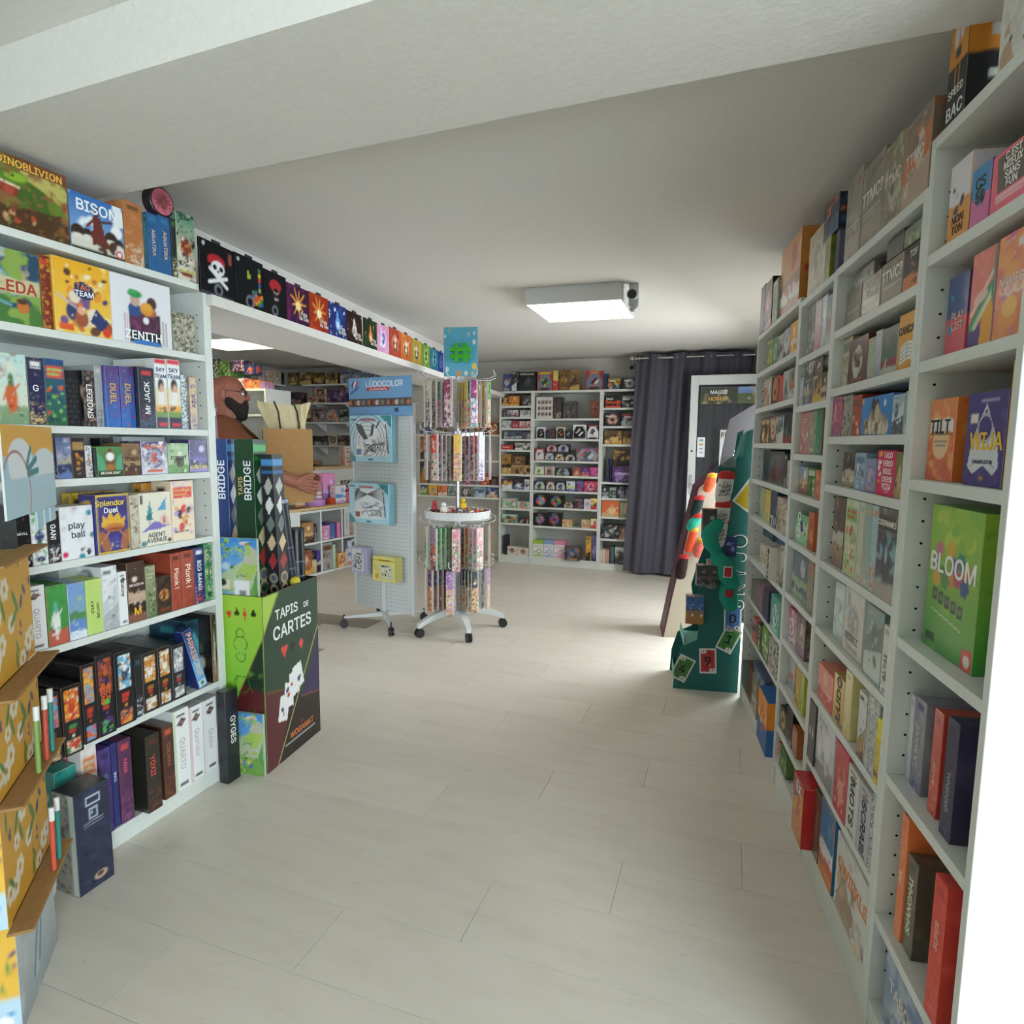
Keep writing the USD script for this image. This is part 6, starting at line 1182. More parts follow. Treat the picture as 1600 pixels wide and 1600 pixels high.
part(dr, 'door_frame', cat([cbox(0, FW, 0, .05, .02, DH), cbox(DW-FW, DW, 0, .05, .02, DH), cbox(FW, DW-FW, 0, .05, DH-FW-.02, DH), cbox(FW, DW-FW, 0, .05, .02, .14)]), WHITEP)
part(dr, 'seal', cat([box(-.012, -.0005, .01, .045, .02, DH), box(-.012, DW, .01, .045, DH+.0005, DH+.012)]), BLACKP)
part(dr, 'glass', box(FW-.005, DW-FW+.005, .022, .028, .13, DH-FW-.01), CLEAR)
part(dr, 'door_handle', cat([cbox(.02, .05, -.012, -.0005, .92, 1.12), cyl([.035, -.012, 1.02], [.035, -.05, 1.02], .009), cyl([.035, -.05, 1.02], [.15, -.05, 1.02], .009)]), GREYM)
part(dr, 'lock_cylinder', cyl([.035, -.004, 1.36], [.035, .0, 1.36], .01), BLACKP)
def banner(A): A.grad('86a0d8', '4a5838'); A.mixin((.62-A.V+.1*(A.noise(4, 1)-.5))/.03, '58683c'); A.rect(0, 0, .5, 1, '3c4030'); A.cloud('c8c090', 3, .56, .1, 2, .6); A.ell(.86, .45, .1, .38, '8a5048'); A.blobs(8, ['b87868', '6a3c34', 'd8b898'], (.76, .98), (.1, .7), (.02, .05)); A.cloud('d8d8b8', 5, .62, .06, 6, .5)
banner.rim = '404038'
bn_ = thing('window_banner', 'long printed banner on the upper door glass', 'banner', WB.pt(1.765+.10, .32+.002, 1.83), WB.a); mesh, cd = painted(.70, .004, .165, .006, panel_art(banner)); part(bn_, 'sheet', mesh, PRINT, cd)
part(bn_, 'title', move(lettering('MAGIC', .034), (.17, 0, .115)), ink('f0f0f0')); part(bn_, 'title', move(lettering('THE', .012), (.17, 0, .082)), ink('d8b060')); part(bn_, 'title', move(lettering('HOBBIT', .036), (.17, 0, .05)), ink('d8a848'))
def notice(A): A.fill('eceef0'); A.rect(.25, .8, .75, .9, '70a890'); A.rect(.25, .58, .75, .68, 'c8a050'); A.rect(.3, .4, .7, .46, '6888b0'); A.rect(.3, .2, .7, .26, '909498')
for nm, lab, x, z, w_, h_, fnc in (('notice_sheet', 'narrow white notice stuck low on the door glass', .085, 1.30, .075, .20, notice), ('notice_sheet', 'white sheet on the door stile by the handle', .004, .62, .10, .36, notice), ('notice_sheet', 'white paper half hidden behind the black display', .30, 1.18, .20, .36, notice)):
    p = thing(nm, lab, 'notice', WB.pt(1.765+x, .32+.002+(.004 if z == .62 else 0), z), WB.a); mesh, cd = painted(w_, .002, h_, .008, panel_art(fnc)); part(p, 'sheet', mesh, PRINT, cd)
sg = thing('closed_sign', 'small white closed sign on the door glass', 'sign', WB.pt(1.765+.30, .324, 1.485), WB.a); part(sg, 'plate', cbox(0, .22, 0, .003, 0, .09, .001), WHITEP); part(sg, 'lettering', move(lettering('FERMÉ', .045, .2), (.11, 0, .045)), ink('202020'))
cc = thing('security_camera', 'small white security camera beside the curtain rod', 'camera', WB.pt(1.115, -.2, 2.285), WB.a)
part(cc, 'body', cyl([0, 0, 0], [-.015, -.07, -.02], .03, 20), WHITEP); part(cc, 'lens', cyl([-.015, -.0705, -.02], [-.016, -.074, -.021], .024, 20), BLACKP); part(cc, 'mount', cyl([0, 0, 0], [.03, .099, .04], .01), WHITEP)
wp = solo('trim_4', box(-.03, .03, -.02, .02, 0, 0), WHITE) if 0 else None
wall_slab('trim_5', WB, 1.165, 1.39, -.30, -.23, 2.3, CZ, WALLP, 'small boxed duct above the curtain end')

# ------------------------------------------------------------------ round spinner stand
SX, SY = -.41, 4.66
spin = thing('spinner_stand', 'white round spinner stand on four castors, hung with pencils', 'display stand', (SX, SY, 0))
part(spin, 'pole', cyl([0, 0, .12], [0, 0, 1.96], .015, 16), CHROME)
part(spin, 'hub', lathe([(0, .1), (.05, .1), (.05, .14), (.025, .2), (0, .2)], 24), WHITEP)
LEGS = [math.radians(a) for a in (222, 288, 8, 98)]
for a in LEGS:
    d = np.array([math.cos(a), math.sin(a), 0]); s = np.array([-d[1], d[0], 0]); V = []
    for k in range(9):
        t = k/8; r = .03+.33*t; z = .155-.07*t*t; hw = .032-.014*t; hh = .03-.012*t
        V += [d*r+s*sx*hw*k_+np.array([0, 0, z+zz*hh]) for sx, zz, k_ in ((-1, -1, .8), (1, -1, .8), (1, 1, 1), (-1, 1, 1))]
    F = []
    for k in range(8):
        for q_ in range(4): a_, b_ = k*4+q_, k*4+(q_+1) % 4; F += [[a_, b_, b_+4], [a_, b_+4, a_+4]]
    F += [[0, 2, 1], [0, 3, 2], [32, 33, 34], [32, 34, 35]]; m = trimesh.Trimesh(V, F, process=False); m.fix_normals(); part(spin, 'leg', m, WHITEP)
    c0 = d*.35; ax = s*.012
    cw = part(spin, 'castor', cat([cyl(c0+[0, 0, .033]-s*.02, c0+[0, 0, .033]-s*.004, .033, 18), cyl(c0+[0, 0, .033]+s*.004, c0+[0, 0, .033]+s*.02, .033, 18), cyl(c0+[0, 0, .033], c0+[0, 0, .09], .009)]), BLACKP)
part(spin, 'tray', lathe([(0, .885), (.235, .885), (.242, .92), (.25, .92), (.246, .862), (.22, .858), (0, .858)], 40), WHITEP, smooth=35)
TIERS = [('top', 1.875, .34), ('second', 1.49, .34), ('third', .815, .31), ('lowest', .50, .31)]
ARMS = [('far left', 196), ('left', 226), ('front', 268), ('right', 312), ('far right', 350)]
PAL = ['8a3050 e8a8b8 402838 c8c0b0', 'c83828 e8b0a0 4a6838 e8e0d8', '504878 a898c0 282440 d8c8e0', '303038 a8a8b0 d84838 e8e8e8', 'e07898 f0c0d0 a8a860 d8a050', '283880 8898d0 c8a060 302838', '3858a8 a8c8e0 d8a070 e8e0d0', 'd89048 486880 c83848 e8e8d0', 'e8b020 f0d060 d86888 58a878', '3a7a50 78b858 d85838 f0e8d8', '802860 d868a0 48a0a0 e8e0e8', '48a078 e85870 f0a8b8 e8f0e0', 'c8b898 784830 382418 e8d8c0']
PAL3 = ['3858b0 284898 88a8e0 305088', 'e8b888 38a038 58c048 207828', '48b040 30882c 90d060 e8e0d0', '787088 c85838 302430 d89050', 'c86038 a8b838 e89860 583020', 'e8a0a8 f0e8e8 d05878 58b058']
PAL4 = ['283038 587838 d89868 e8d8c0', '286040 4888b8 684828 a8b090', '304838 b8b0a8 c85840 e8e8e0', '302870 d85030 786040 c8a848', '6870c8 e8e0e0 382838 f0d8b8', 'a878c0 f0e0e8 e8c848 d890b0']
CN = {'8': 'wine', 'c': 'red', '5': 'mauve', '3': 'black', 'e': 'pink', '2': 'navy', 'd': 'orange', '4': 'jade', '6': 'blue', '7': 'grey', 'a': 'lilac'}
NAMES = [['wine', 'red', 'mauve', 'black', 'pink', 'navy', 'blue', 'orange', 'yellow', 'green', 'magenta', 'mint', 'cream'], ['blue', 'leaf green', 'bright green', 'grey', 'rust', 'rose'], ['slate', 'forest', 'dark green', 'indigo', 'periwinkle', 'lilac']]
ORDN = ['innermost', 'second', 'third', 'fourth', 'outermost']
prng = np.random.default_rng(21)
for ti, (tn, tz, PH) in enumerate(TIERS):
    part(spin, 'collar', cyl([0, 0, tz-.02], [0, 0, tz+.02], .026, 18), WHITEP)
    pals, nms = ((PAL, NAMES[0]), (PAL, NAMES[0]), (PAL3, NAMES[1]), (PAL4, NAMES[2]))[ti]
    for ai, (an, ad) in enumerate(ARMS+[('', 25), ('', 75), ('', 125), ('', 160)]):
        a = math.radians(ad+(-9, 7, 4, -6)[ti]); d = np.array([math.cos(a), math.sin(a), 0]); s = np.array([-d[1], d[0], 0])
        part(spin, 'hook_arm', tube([d*.02+[0, 0, tz], d*.25+[0, 0, tz+.012], d*.285+[0, 0, tz+.03], d*.29+[0, 0, tz+.055], d*.275+[0, 0, tz+.07]], .003, 6), WIRE)
        if ai > 4: continue
        c_ = int(prng.integers(len(pals)))
        for k in range(5):
            if k and prng.random() < .45: c_ = (c_+1) % len(pals)
            P_ = pals[c_].split(); r = .07+.045*k
            w_ = .06; ph = PH*(1 if ti > 1 else .97); nmc = nms[c_]
            def go(A, P_=P_, ti=ti):
                A.fill(P_[0]); A.cloud(P_[1], 3, .56, .06, 1, .6); q_ = .62 if ti != 2 else .6
                lo = A.V < q_; kk = A.c.copy(); A.fill(P_[1]); A.cloud(P_[2], 4, .46, .05, 2); A.cloud(P_[3], 6, .54, .05, 3); A.cloud(P_[0], 7, .6, .05, 5); A.blobs(8, P_[1:]+['f0e8e0'], (.15, .85), (.05, .55), (.07, .16)); A.c = np.where(lo[:, None], A.c, kk); A.rect(.88, 0, 1, 1, 'e8e8e8'); A.blobs(3, [P_[3], P_[2]], (.2, .8), (.65, .9), (.08, .14))
            go.rim = 'c8c8c8'
            zt = tz-.012+.012*(r/.25); o = np.array([SX, SY, 0])+d*r-s*(w_/2)*(-1)
            P0 = np.array([SX, SY, 0])+d*r-s*w_/2
            t = thing('pencil_pack', f'clear {nmc} pencil pack, {ORDN[k]} on the {an} arm of the {tn} spinner tier', 'pencil pack', (*P0[:2], zt-ph-.012), math.atan2(s[1], s[0]), f'pencil packs on the {tn} spinner tier')
            mesh, cd = painted(w_, .016, ph, pixel([SX, SY, tz]), panel_art(go, ti*40+ai*5+k), .003); part(t, 'pack', mesh, GLOSSY, cd)
            part(t, 'hang_tab', cbox(w_*.25, w_*.75, .006, .009, ph-.0005, ph+.022, .0008), FILM)
def small_toys():
    r_ = np.random.default_rng(4); ms, cs = [], []
    for k in range(170):
        a, rr = r_.uniform(0, 2*PI), .215*math.sqrt(r_.random()); s = r_.uniform(.009, .018)
        if rr < .03: continue
        m = [trimesh.creation.icosphere(1, s), trimesh.creation.box([s*2.2, s*1.5, s*1.3]), trimesh.creation.capsule(height=s*1.5, radius=s*.6, count=[6, 5])][k % 3]
        m.apply_transform(trimesh.transformations.random_rotation_matrix(r_.random(3))); m.apply_translation([rr*math.cos(a), rr*math.sin(a), .0+s+r_.uniform(0, .022)*(1-rr/.25)]); ms.append(m)
        cs.append(np.tile(lin(['c83040', 'e8e0d8', '282428', 'e8b838', '58a048', 'd87038', 'f0f0ec', '3868a8', 'e8a0b0', '902838'][int(r_.integers(10))]), (len(m.vertices), 1)))
    return cat(ms), np.vstack(cs)
m, cd = small_toys(); m.apply_translation([SX, SY, .8855]); solo('small_erasers', m, PRINT, 'heap of tiny colourful erasers in the round spinner tray', 'erasers', kind='stuff', cd=cd)
for lab, x, y, z, c in (('small red toy block on the spinner tray edge', -.17, -.03, .914, 'b83840'), ('small white card tag in the spinner tray', -.09, -.15, .912, 'e8e4dc'), ('yellow toy on the spinner tray beside the pole', .045, -.06, .935, 'e8c020')):
    t = thing('tray_toy', lab, 'toy', (SX+x, SY+y, z), .4); part(t, 'body', cbox(-.022, .022, -.02, .02, 0, .045, .008), plain('toy_'+c, c)); part(t, 'head', move(trimesh.creation.icosphere(2, .018), (0, 0, .06)), plain('toy_'+c, c))
def hashcard(A):
    A.fill('58aecb'); A.cloud('6abcd6', 3, .5, .15, 1, .5); A.rect(0, 0, 1, .27, '62b6d2')
    for x, y, r, c in ((.1, .14, .05, 'd8e0d8'), (.45, .05, .07, 'e89848'), (.66, .06, .05, 'eceae4'), (.9, .2, .07, 'f0d060'), (.85, .05, .05, 'e0d0b0'), (.9, .88, .04, 'c8d8e0'), (.74, .86, .04, 'b0c8d8'), (.9, .7, .05, 'dce8e8'), (.16, .93, .05, '98b0a8'), (.04, .82, .03, 'e8f0f0')): A.ell(x, y, r, r, c)
hashcard.rim = '58aecb'
sc = thing('sign_card', 'sky blue card with green hash sign on the spinner top', 'sign', (SX-.10, SY-.02, 1.905), -.12)
mesh, cd = painted(.25, .006, .35, .004, panel_art(hashcard)); part(sc, 'card', mesh, PRINT, cd)
hm = cat([box(.055, .20, -.022, -.0005, .155, .185), box(.04, .185, -.022, -.0005, .185, .205)] and [box(.085, .115, -.024, -.0004, .10, .235), box(.145, .175, -.024, -.0004, .10, .235), box(.05, .2, -.0238, -.0004, .125, .155), box(.05, .2, -.0238, -.0004, .175, .205)])
part(sc, 'hash_sign', hm, plain('hash_green', '3cb828', .5), label='raised bright green hash sign')
part(sc, 'holder', cbox(.11, .15, .0065, .012, -.02, .06, .001), WHITEP)

# ------------------------------------------------------------------ pegboard stand
pa = math.atan2(4.60-4.90, -.735+1.255); PBX, PBY = -1.25, 4.90
peg = thing('pegboard_stand', 'white pegboard stand on castors with blue header sign', 'display stand', (PBX, PBY, 0), pa)
PWD = .60; PZ0, PZ1 = .115, 1.70
part(peg, 'panel', cbox(.012, PWD-.012, 0, .012, PZ0, PZ1, .001), plain('pegboard_white', 'c9ccc8', .5))
def peg_holes():
    ms = []
    for x in np.arange(.045, PWD-.03, .027):
        for z in np.arange(PZ0+.04, PZ1-.03, .03):
            V = [[x+.0042*math.cos(k*PI/3), -.0006, z+.0042*math.sin(k*PI/3)] for k in range(6)]; ms.append((V, [[0, i+1, i+2][::1] for i in range(4)]))
    V = np.vstack([a for a, _ in ms]); F = np.vstack([np.array(f)+6*i for i, (_, f) in enumerate(ms)]); return trimesh.Trimesh(V, F, process=False)
part(peg, 'peg_hole', peg_holes(), plain('peg_hole_grey', '8a8d8b', .8), kind='stuff')
for x in (0, PWD-.012): part(peg, 'side_rail', cbox(x, x+.0115, -.012, .03, PZ0-.01, PZ1+.005, .002), WHITEP)
part(peg, 'centre_post', cbox(PWD/2-.02, PWD/2+.02, -.012, -.0012, PZ0-.01, .52, .002), WHITEP)
for a in (70, 160, 250, 340):
    d = np.array([math.cos(math.radians(a-20)), math.sin(math.radians(a-20)), 0]); s = np.array([-d[1], d[0], 0]); c0 = np.array([PWD/2, 0, 0])
    part(peg, 'foot_bar', trimesh.convex.convex_hull(np.array([c0+d*r+s*k*hw+[0, 0, z] for r, hw, zz in ((.0, .022, (.07, .104)), (.31, .012, (.075, .092))) for k in (-1, 1) for z in zz])), WHITEP)
    e = c0+d*.31
    part(peg, 'castor', cat([cyl(e+[0, 0, .03]-s*.018, e+[0, 0, .03]-s*.004, .03, 16), cyl(e+[0, 0, .03]+s*.004, e+[0, 0, .03]+s*.018, .03, 16), cyl(e+[0, 0, .03], e+[0, 0, .1], .008)]), BLACKP)
def header(A):
    A.fill('6f9fc8'); A.rect(0, .24, 1, .46, '48443c'); A.cloud('a89078', 9, .5, .06, 1, .0)
    for k in range(22): A.circ(.03+.044*k, .35, .03, ['b86838', '303430', 'a83838', 'c8c0b8', '50584c', '8a7058', '384858'][k % 7])
    A.rect(0, .46, 1, .49, '6f9fc8'); A.rect(0, 0, 1, .24, '6c9cc6'); A.rect(.3, .655, .66, .745, 'b83840')
    for k, c in enumerate(('283878', 'e8e8e8', 'b83838')): A.poly([(.04+.03*k, .78), (.065+.03*k, .75), (.1+.03*k, .9), (.075+.03*k, .93)], c)
    A.line(.04, .6, .16, .76, .03, '3868b0'); A.rect(.74, .1, .8, .2, '203858'); A.cloud('384858', 12, .7, .05, 3, .0)
header.rim = '88a8c0'
HX0 = -.01
mesh, cd = painted(.62, .01, .29, .005, panel_art(header)); v = mesh[0]+np.array([HX0, -.03, 1.615]); part(peg, 'header_sign', (v, mesh[1]), PRINT, cd, label='blue header board')
lt = cat([move(lettering('L', .05), (.155, 0, 0))]+[]) if 0 else lettering('LÜDOCOLOR', .043, .36); lt.apply_translation([HX0+.36, -.0302, 1.615+.245]); part(peg, 'lettering', lt, ink('ececea'))
lt = lettering('COLORIAGES GÉANTS', .012, .2); lt.apply_translation([HX0+.30, -.0303, 1.615+.203]); part(peg, 'lettering', lt, ink('f0dede'))
def holder(x0, x1, z0, z1, y):
    ms = [tube([(x0, -.002, z1), (x0, -y, z1-.01), (x0, -y, z0), (x0, -.002, z0)], .0022, 5), tube([(x1, -.002, z1), (x1, -y, z1-.01), (x1, -y, z0), (x1, -.002, z0)], .0022, 5), tube([(x0-.05, -y*.6, (z0+z1)/2+.04), (x0, -y, (z0+z1)/2+.04), (x1, -y, (z0+z1)/2+.04), (x1+.05, -y*.6, (z0+z1)/2+.04)], .0022, 5)]
    part(peg, 'wire_holder', cat(ms), WIRE)
def colouring(bg, k):
    def go(A):
        A.fill(bg); A.cloud('b8dce4' if k < 2 else bg, 4, .5, .15, 1, .5)
        if k < 2:
            A.poly([(.72, 1), (1, 1), (1, .72)], '3a8c94'); A.poly([(0, .25), (0, 0), (.2, 0)], '3a8c94'); A.rect(.14, .12, .9, .86, 'dfe4e6'); A.rect(.26, .88, .62, .93, 'b86878'); A.rect(.03, .9, .16, .93, '304048')
            R_ = np.random.default_rng(k+2)
            if k == 0:
                for q in range(5): A.ring(.42, .45, .2+.07*q, .012, '484c50')
                A.rect(.14, .0, .9, .12, bg); A.poly([(.36, .2), (.4, .55), (.5, .66), (.62, .5), (.6, .2)], 'e8eaec'); A.poly([(.14, .84), (.3, .8), (.44, .5), (.36, .46), (.2, .66)], '3c4044'); A.ell(.6, .62, .1, .12, 'e8eaec'); A.line(.64, .74, .72, .86, .03, '303438'); A.poly([(.5, .56), (.54, .82), (.6, .8), (.56, .58)], '383c40')
                for x, y in ((.44, .3), (.56, .3)): A.ring(x, y, .06, .02, '202428'); A.circ(x, y, .02, '202428')
            else:
                for q in range(9): A.line(.14, .86-.04*q, .9, .86-.3+.05*q, .012, '3c4044')
                A.poly([(.14, .5), (.3, .86), (.2, .86), (.14, .7)], '50545a')
            for q in range(26): A.line(*R_.uniform((.3, .14), (.88, .5)), *R_.uniform((.3, .14), (.88, .5)), .012, '34383c') if q % 2 else A.ring(*R_.uniform((.3, .16), (.88, .6)), .02, .012, '34383c')
            A.rect(.14, .12, .3, .36, 'e8e4d8'); A.rect(.16, .15, .28, .28, ['5878b0', '905848'][k]); A.rect(.44, .03, .56, .07, '486878'); A.line(.92, .2, .86, .8, .03, '505860')
        elif k == 2:
            A.rect(.06, .06, .78, .94, 'd8d8dc'); R_ = np.random.default_rng(9); A.circ(.45, .58, .2, 'e8e8e8'); A.ring(.45, .58, .22, .05, '282828'); A.ring(.45, .56, .08, .04, '282828')
            for q in range(22): A.line(*R_.uniform((.08, .08), (.76, .92)), *R_.uniform((.08, .08), (.76, .92)), .03, '303030') if q % 3 == 0 else A.circ(*R_.uniform((.08, .08), (.76, .92)), .05, ['282828', 'e4e4e4', 'b098c0'][q % 3])
        else:
            A.rect(.0, .82, 1, .9, 'c8b040'); A.rect(.3, .84, .8, .88, '504820'); R_ = np.random.default_rng(12); A.poly([(.36, .7), (.84, .7), (.92, .08), (.44, .12)], 'c8c4a8')
            for q in range(28): A.circ(.42+.4*R_.random(), .15+.5*R_.random(), .03, ['303028', 'dcd8c0'][q % 2])
            A.circ(.2, .2, .1, 'c8a030'); A.rect(.06, .4, .28, .66, 'd0c468')
    go.rim = {'a8d4e0': '88c0d0'}.get(bg, bg); return go
for k, (lab, bg, x0, x1, z0, z1, dp) in enumerate((('pale blue colouring box with unicorn, upper on pegboard', 'a8d4e0', .03, .45, 1.27, 1.62, .05), ('pale blue colouring box with spaceship, lower on pegboard', 'a8d4e0', .03, .43, .80, 1.11, .07), ('small lilac colouring pack low on pegboard', 'b8b0d0', .02, .19, .40, .60, .05), ('yellow green colouring pack low on pegboard', 'd8d078', .28, .50, .37, .56, .09))):
    P = np.array([PBX, PBY, 0])+np.array([math.cos(pa), math.sin(pa), 0])*x0+np.array([math.sin(pa), -math.cos(pa), 0])*(dp+.004+.014)+np.array([0, 0, z0])
    t = thing('colouring_box', lab, 'colouring box', P, pa); mesh, cd = painted(x1-x0, dp, z1-z0, .0045, panel_art(colouring(bg, k), k)); part(t, 'body', mesh, GLOSSY, cd)
    holder(x0+.07, x1-.05, z0-.004, z0+(z1-z0)*.75, dp+.026)

# ------------------------------------------------------------------ playing card mat display ("tapis de cartes")
TA = np.array([-1.035, 2.523, 0]); TW = Wall(TA, math.atan2(2.937-2.523, -.937+1.035)); TD, TWD, TH = .40, .426, .778
tap = thing('cardboard_display', 'tall green and wine cardboard bin for card mats', 'cardboard display', TW.pt(0, 0, 0), TW.a)
def tapface(A):
    A.fill('24402a'); A.cloud('1c3424', 3, .52, .15, 1, .6); A.poly([(0, 0), (0, .46), (.28, .41), (.46, .4), (.2, 0)], '5a2024'); A.poly([(.2, 0), (1, .0), (1, .27), (.62, .31), (.46, .4)], '241a14'); A.poly([(1, .27), (1, .68), (.74, .4), (.62, .31)], '33284c'); A.poly([(0, 1), (.28, 1), (.0, .78)], 'a8c84c')
    A.line(.62, .31, 1, .27, .012, '8a4c28'); A.line(0, .46, .46, .4, .012, '8a4c28'); A.line(.17, 0, 1, .7, .016, 'b8ac60'); A.line(.26, 1, 0, .78, .016, '60702c')
    def heart(x, y, c): A.circ(x-.028, y+.012, .03, c); A.circ(x+.028, y+.012, .03, c); A.poly([(x-.055, y+.01), (x+.055, y+.01), (x, y-.045)], c)
    heart(.34, .645, 'e04a40'); A.poly([(.65, .665), (.695, .64), (.65, .595), (.605, .64)], 'e04a40'); A.poly([(.48, .68), (.54, .64), (.48, .625), (.425, .64)], '101610'); A.rect(.472, .6, .49, .63, '101610')
    for dx, dy in ((0, .022), (-.03, -.004), (.03, -.004)): A.ring(.83+dx, .635+dy, .026, .012, '0e140e')
    for (x, y, r) in ((.3, .31, -.25), (.4, .37, -.1), (.5, .42, .1), (.58, .45, .25)):
        c, s = math.cos(r), math.sin(r); A.poly([(x+c*a*1.2-s*b, y+(s*a+c*b)*.62) for a, b in ((-.07, -.12), (.07, -.12), (.07, .12), (-.07, .12))], 'ecece8')
        A.blobs(3, ['c83838', '282828', '384878'], (x-.05, x+.05), (y-.04, y+.04), (.012, .025))
    A.rect(.3, .075, .88, .08, 'c8c0b8'); A.circ(.62, .16, .02, '8a3828')
def tapside(A):
    A.U = (A.U-.52)/.48; A.asp *= .48
    A.grad('a8d048', '58b82c'); A.poly([(0, 0), (0, .28), (1, .78), (1, 0)], '5a2024'); A.poly([(1, .78), (1, .46), (.5, .5)], '1c3424'); A.line(0, .28, 1, .78, .02, '8a9c40'); A.cloud('88c840', 3, .55, .1, 1, .3)
    for k, x in enumerate((.16, .36, .56, .78)):
        c = ['d84038', '203018', 'd84038', '203018'][k]; y = .9
        if k == 2: A.poly([(x, y+.035), (x+.05, y), (x, y-.035), (x-.05, y)], c)
        else: A.circ(x-.03, y, .04, c); A.circ(x+.03, y, .04, c); A.poly([(x-.06, y), (x+.06, y), (x, y-.035)] if k == 0 else [(x-.06, y), (x+.06, y), (x, y+.035)], c)
    for q in ((.42, .73, .17, .09), (.42, .66, .12, .07), (.42, .5, .2, .09)): A.ring(q[0], q[1], q[2], .02, '306a28')
    A.ell(.42, .68, .1, .05, '90c850'); A.line(.3, .55, .2, .34, .02, '306a28'); A.line(.55, .55, .68, .46, .02, '306a28'); A.ring(.42, .79, .1, .02, '306a28'); A.circ(.38, .68, .015, '28581c'); A.circ(.48, .68, .015, '28581c'); A.circ(.43, .63, .02, '487c30')
    # the viewer sees this face from the left: mirrored so that it reads the right way
def tap_faces(face, U, V, asp, e):
    a = Art(U, V, asp, 5, e)
    if face == 'F': tapface(a)
    elif face == 'L': tapside(a)
    else: a.fill('23301f')
    return a.c
mesh, cd = painted(TWD, TD, TH, .0035, tap_faces, .002, 130); keep = None
v, f = mesh; cen = v[f].mean(1); top = cen[:, 2] > TH-.0005; part(tap, 'carton', (v, f[~top]), PRINT, cd)
part(tap, 'inner_wall', cat([box(.003, TWD-.003, .003, .006, TH-.12, TH-.001), box(.003, TWD-.003, TD-.006, TD-.003, TH-.12, TH-.001), box(.003, .006, .006, TD-.006, TH-.12, TH-.001), box(TWD-.006, TWD-.003, .006, TD-.006, TH-.12, TH-.001), box(.006, TWD-.006, .006, TD-.006, TH-.12, TH-.117)]), plain('inside_black', '16181a', .8))
for tx, cp, x, z, c in (('TAPIS', .042, .17, .675, 'ecece8'), ('DE', .024, .325, .668, 'ecece8'), ('CARTES', .056, .215, .595, 'ecece8'), ('WOGAMAT', .026, .265, .093, 'd87840')):
    part(tap, 'lettering', move(lettering(tx, cp), (x, 0, z)), ink(c))
def board(name, lab, cat_, w, x0, y, z0, wd, h, dp, fn, lean=0., rot=None, extra=None):
    P = w.pt(x0, -y, z0); t = thing(name, lab, cat_, P, w.a if rot is None else rot); mesh, cd = painted(wd, dp, h, pixel(P), panel_art(fn) if not isinstance(fn, str) else (lambda face, U, V, asp, e: (lambda a: (paint(a, fn, lab, face), np.clip(a.c, .004, .9))[1])(Art(U, V, asp, 7, max(e, .01)))), .001)
    v = mesh[0].copy()
    if lean: v[:, 0] += v[:, 2]*lean
    part(t, 'body', (v, mesh[1]), GLOSSY, cd); return t
LF = Wall(TW.pt(0, -TD, 0), TW.a-PI/2)     # the bin's left face, seen from the room: its own d runs towards the bin's front corner
def meadow(A):
    A.grad('3a8cd8', '98c8e8'); A.ell(.25, .6, .12, .05, 'c8dcec'); A.ell(.12, .68, .06, .03, 'b8d4ec'); A.mixin((.45+.35*A.U-A.V+.08*(A.noise(4, 1)-.5))/.03, 'b8c8a0'); A.poly([(.62, .3), (.7, .8), (.85, .9), (1, .85), (1, .2)], 'c0c0a8'); A.mixin((.3-A.V+.1*(A.noise(5, 2)-.5))/.03, '78a850'); A.cloud('a8c860', 6, .56, .06, 3, .7); A.ell(.72, .93, .12, .025, 'e8dcd8'); A.ell(.75, .92, .06, .015, 'd87858'); A.cloud('4a7c38', 8, .62, .05, 5, .7); A.blobs(5, ['5878a8', 'e8d078', '70a0b8'], (.3, .7), (.12, .3), (.03, .06)); A.poly([(.86, .3), (.98, .55), (.98, .12)], '5a9c50')
def meadow_top(A): meadow(A); A.rect(.02, .06, .5, .24, '88b4c8'); A.rect(.02, .26, .34, .4, 'e8dcc8'); A.ell(.16, .36, .1, .05, '403830'); A.rect(.44, .08, .8, .4, 'ececec'); A.rect(.56, .16, .72, .26, '888888')
board('display_card', 'sky and meadow card stuck inside the bin rim', 'display card', LF, TD-.225, .005, .72, .205, .30, .014, meadow_top)
board('display_card', 'sky and meadow card leaning at the bin foot', 'display card', LF, TD-.205, -.022, 0, .203, .275, .014, meadow)
def bridge(c0, c1):
    def go(A): A.grad(c0, c1); A.rect(.06, .2, .9, .215, 'dcdcdc'); A.rect(.06, .3, .9, .315, 'dcdcdc'); A.rect(.06, .2, .12, .315, 'dcdcdc'); A.rect(.84, .2, .9, .315, 'dcdcdc'); A.rect(.3, .02, .4, .18, '3a78c0' if 'b' in c0[-2:] or c0 == '20427c' else '58a038'); A.rect(.58, .02, .8, .18, c1)
    go.rim = c1; return go
def cards_side(c):
    def go(A):
        A.fill(c); A.rect(0, .93, 1, .97, '48b058' if c == '1f4a2c' else '4890c8'); A.rect(0, .88, 1, .9, '2c7c38' if c == '1f4a2c' else '2868a0')
        for k in range(6): A.poly([(.15, .8-.12*k), (.6, .86-.12*k), (.9, .8-.12*k), (.45, .74-.12*k)], ['b8b8b0', 'e8e8e4', '788078', 'd8c098', 'a83838', '58606c'][k % 6])
        for k in range(3): A.ring(.5, .06+.075*k, .3, .1, 'b8a878')
    go.rim = c; return go
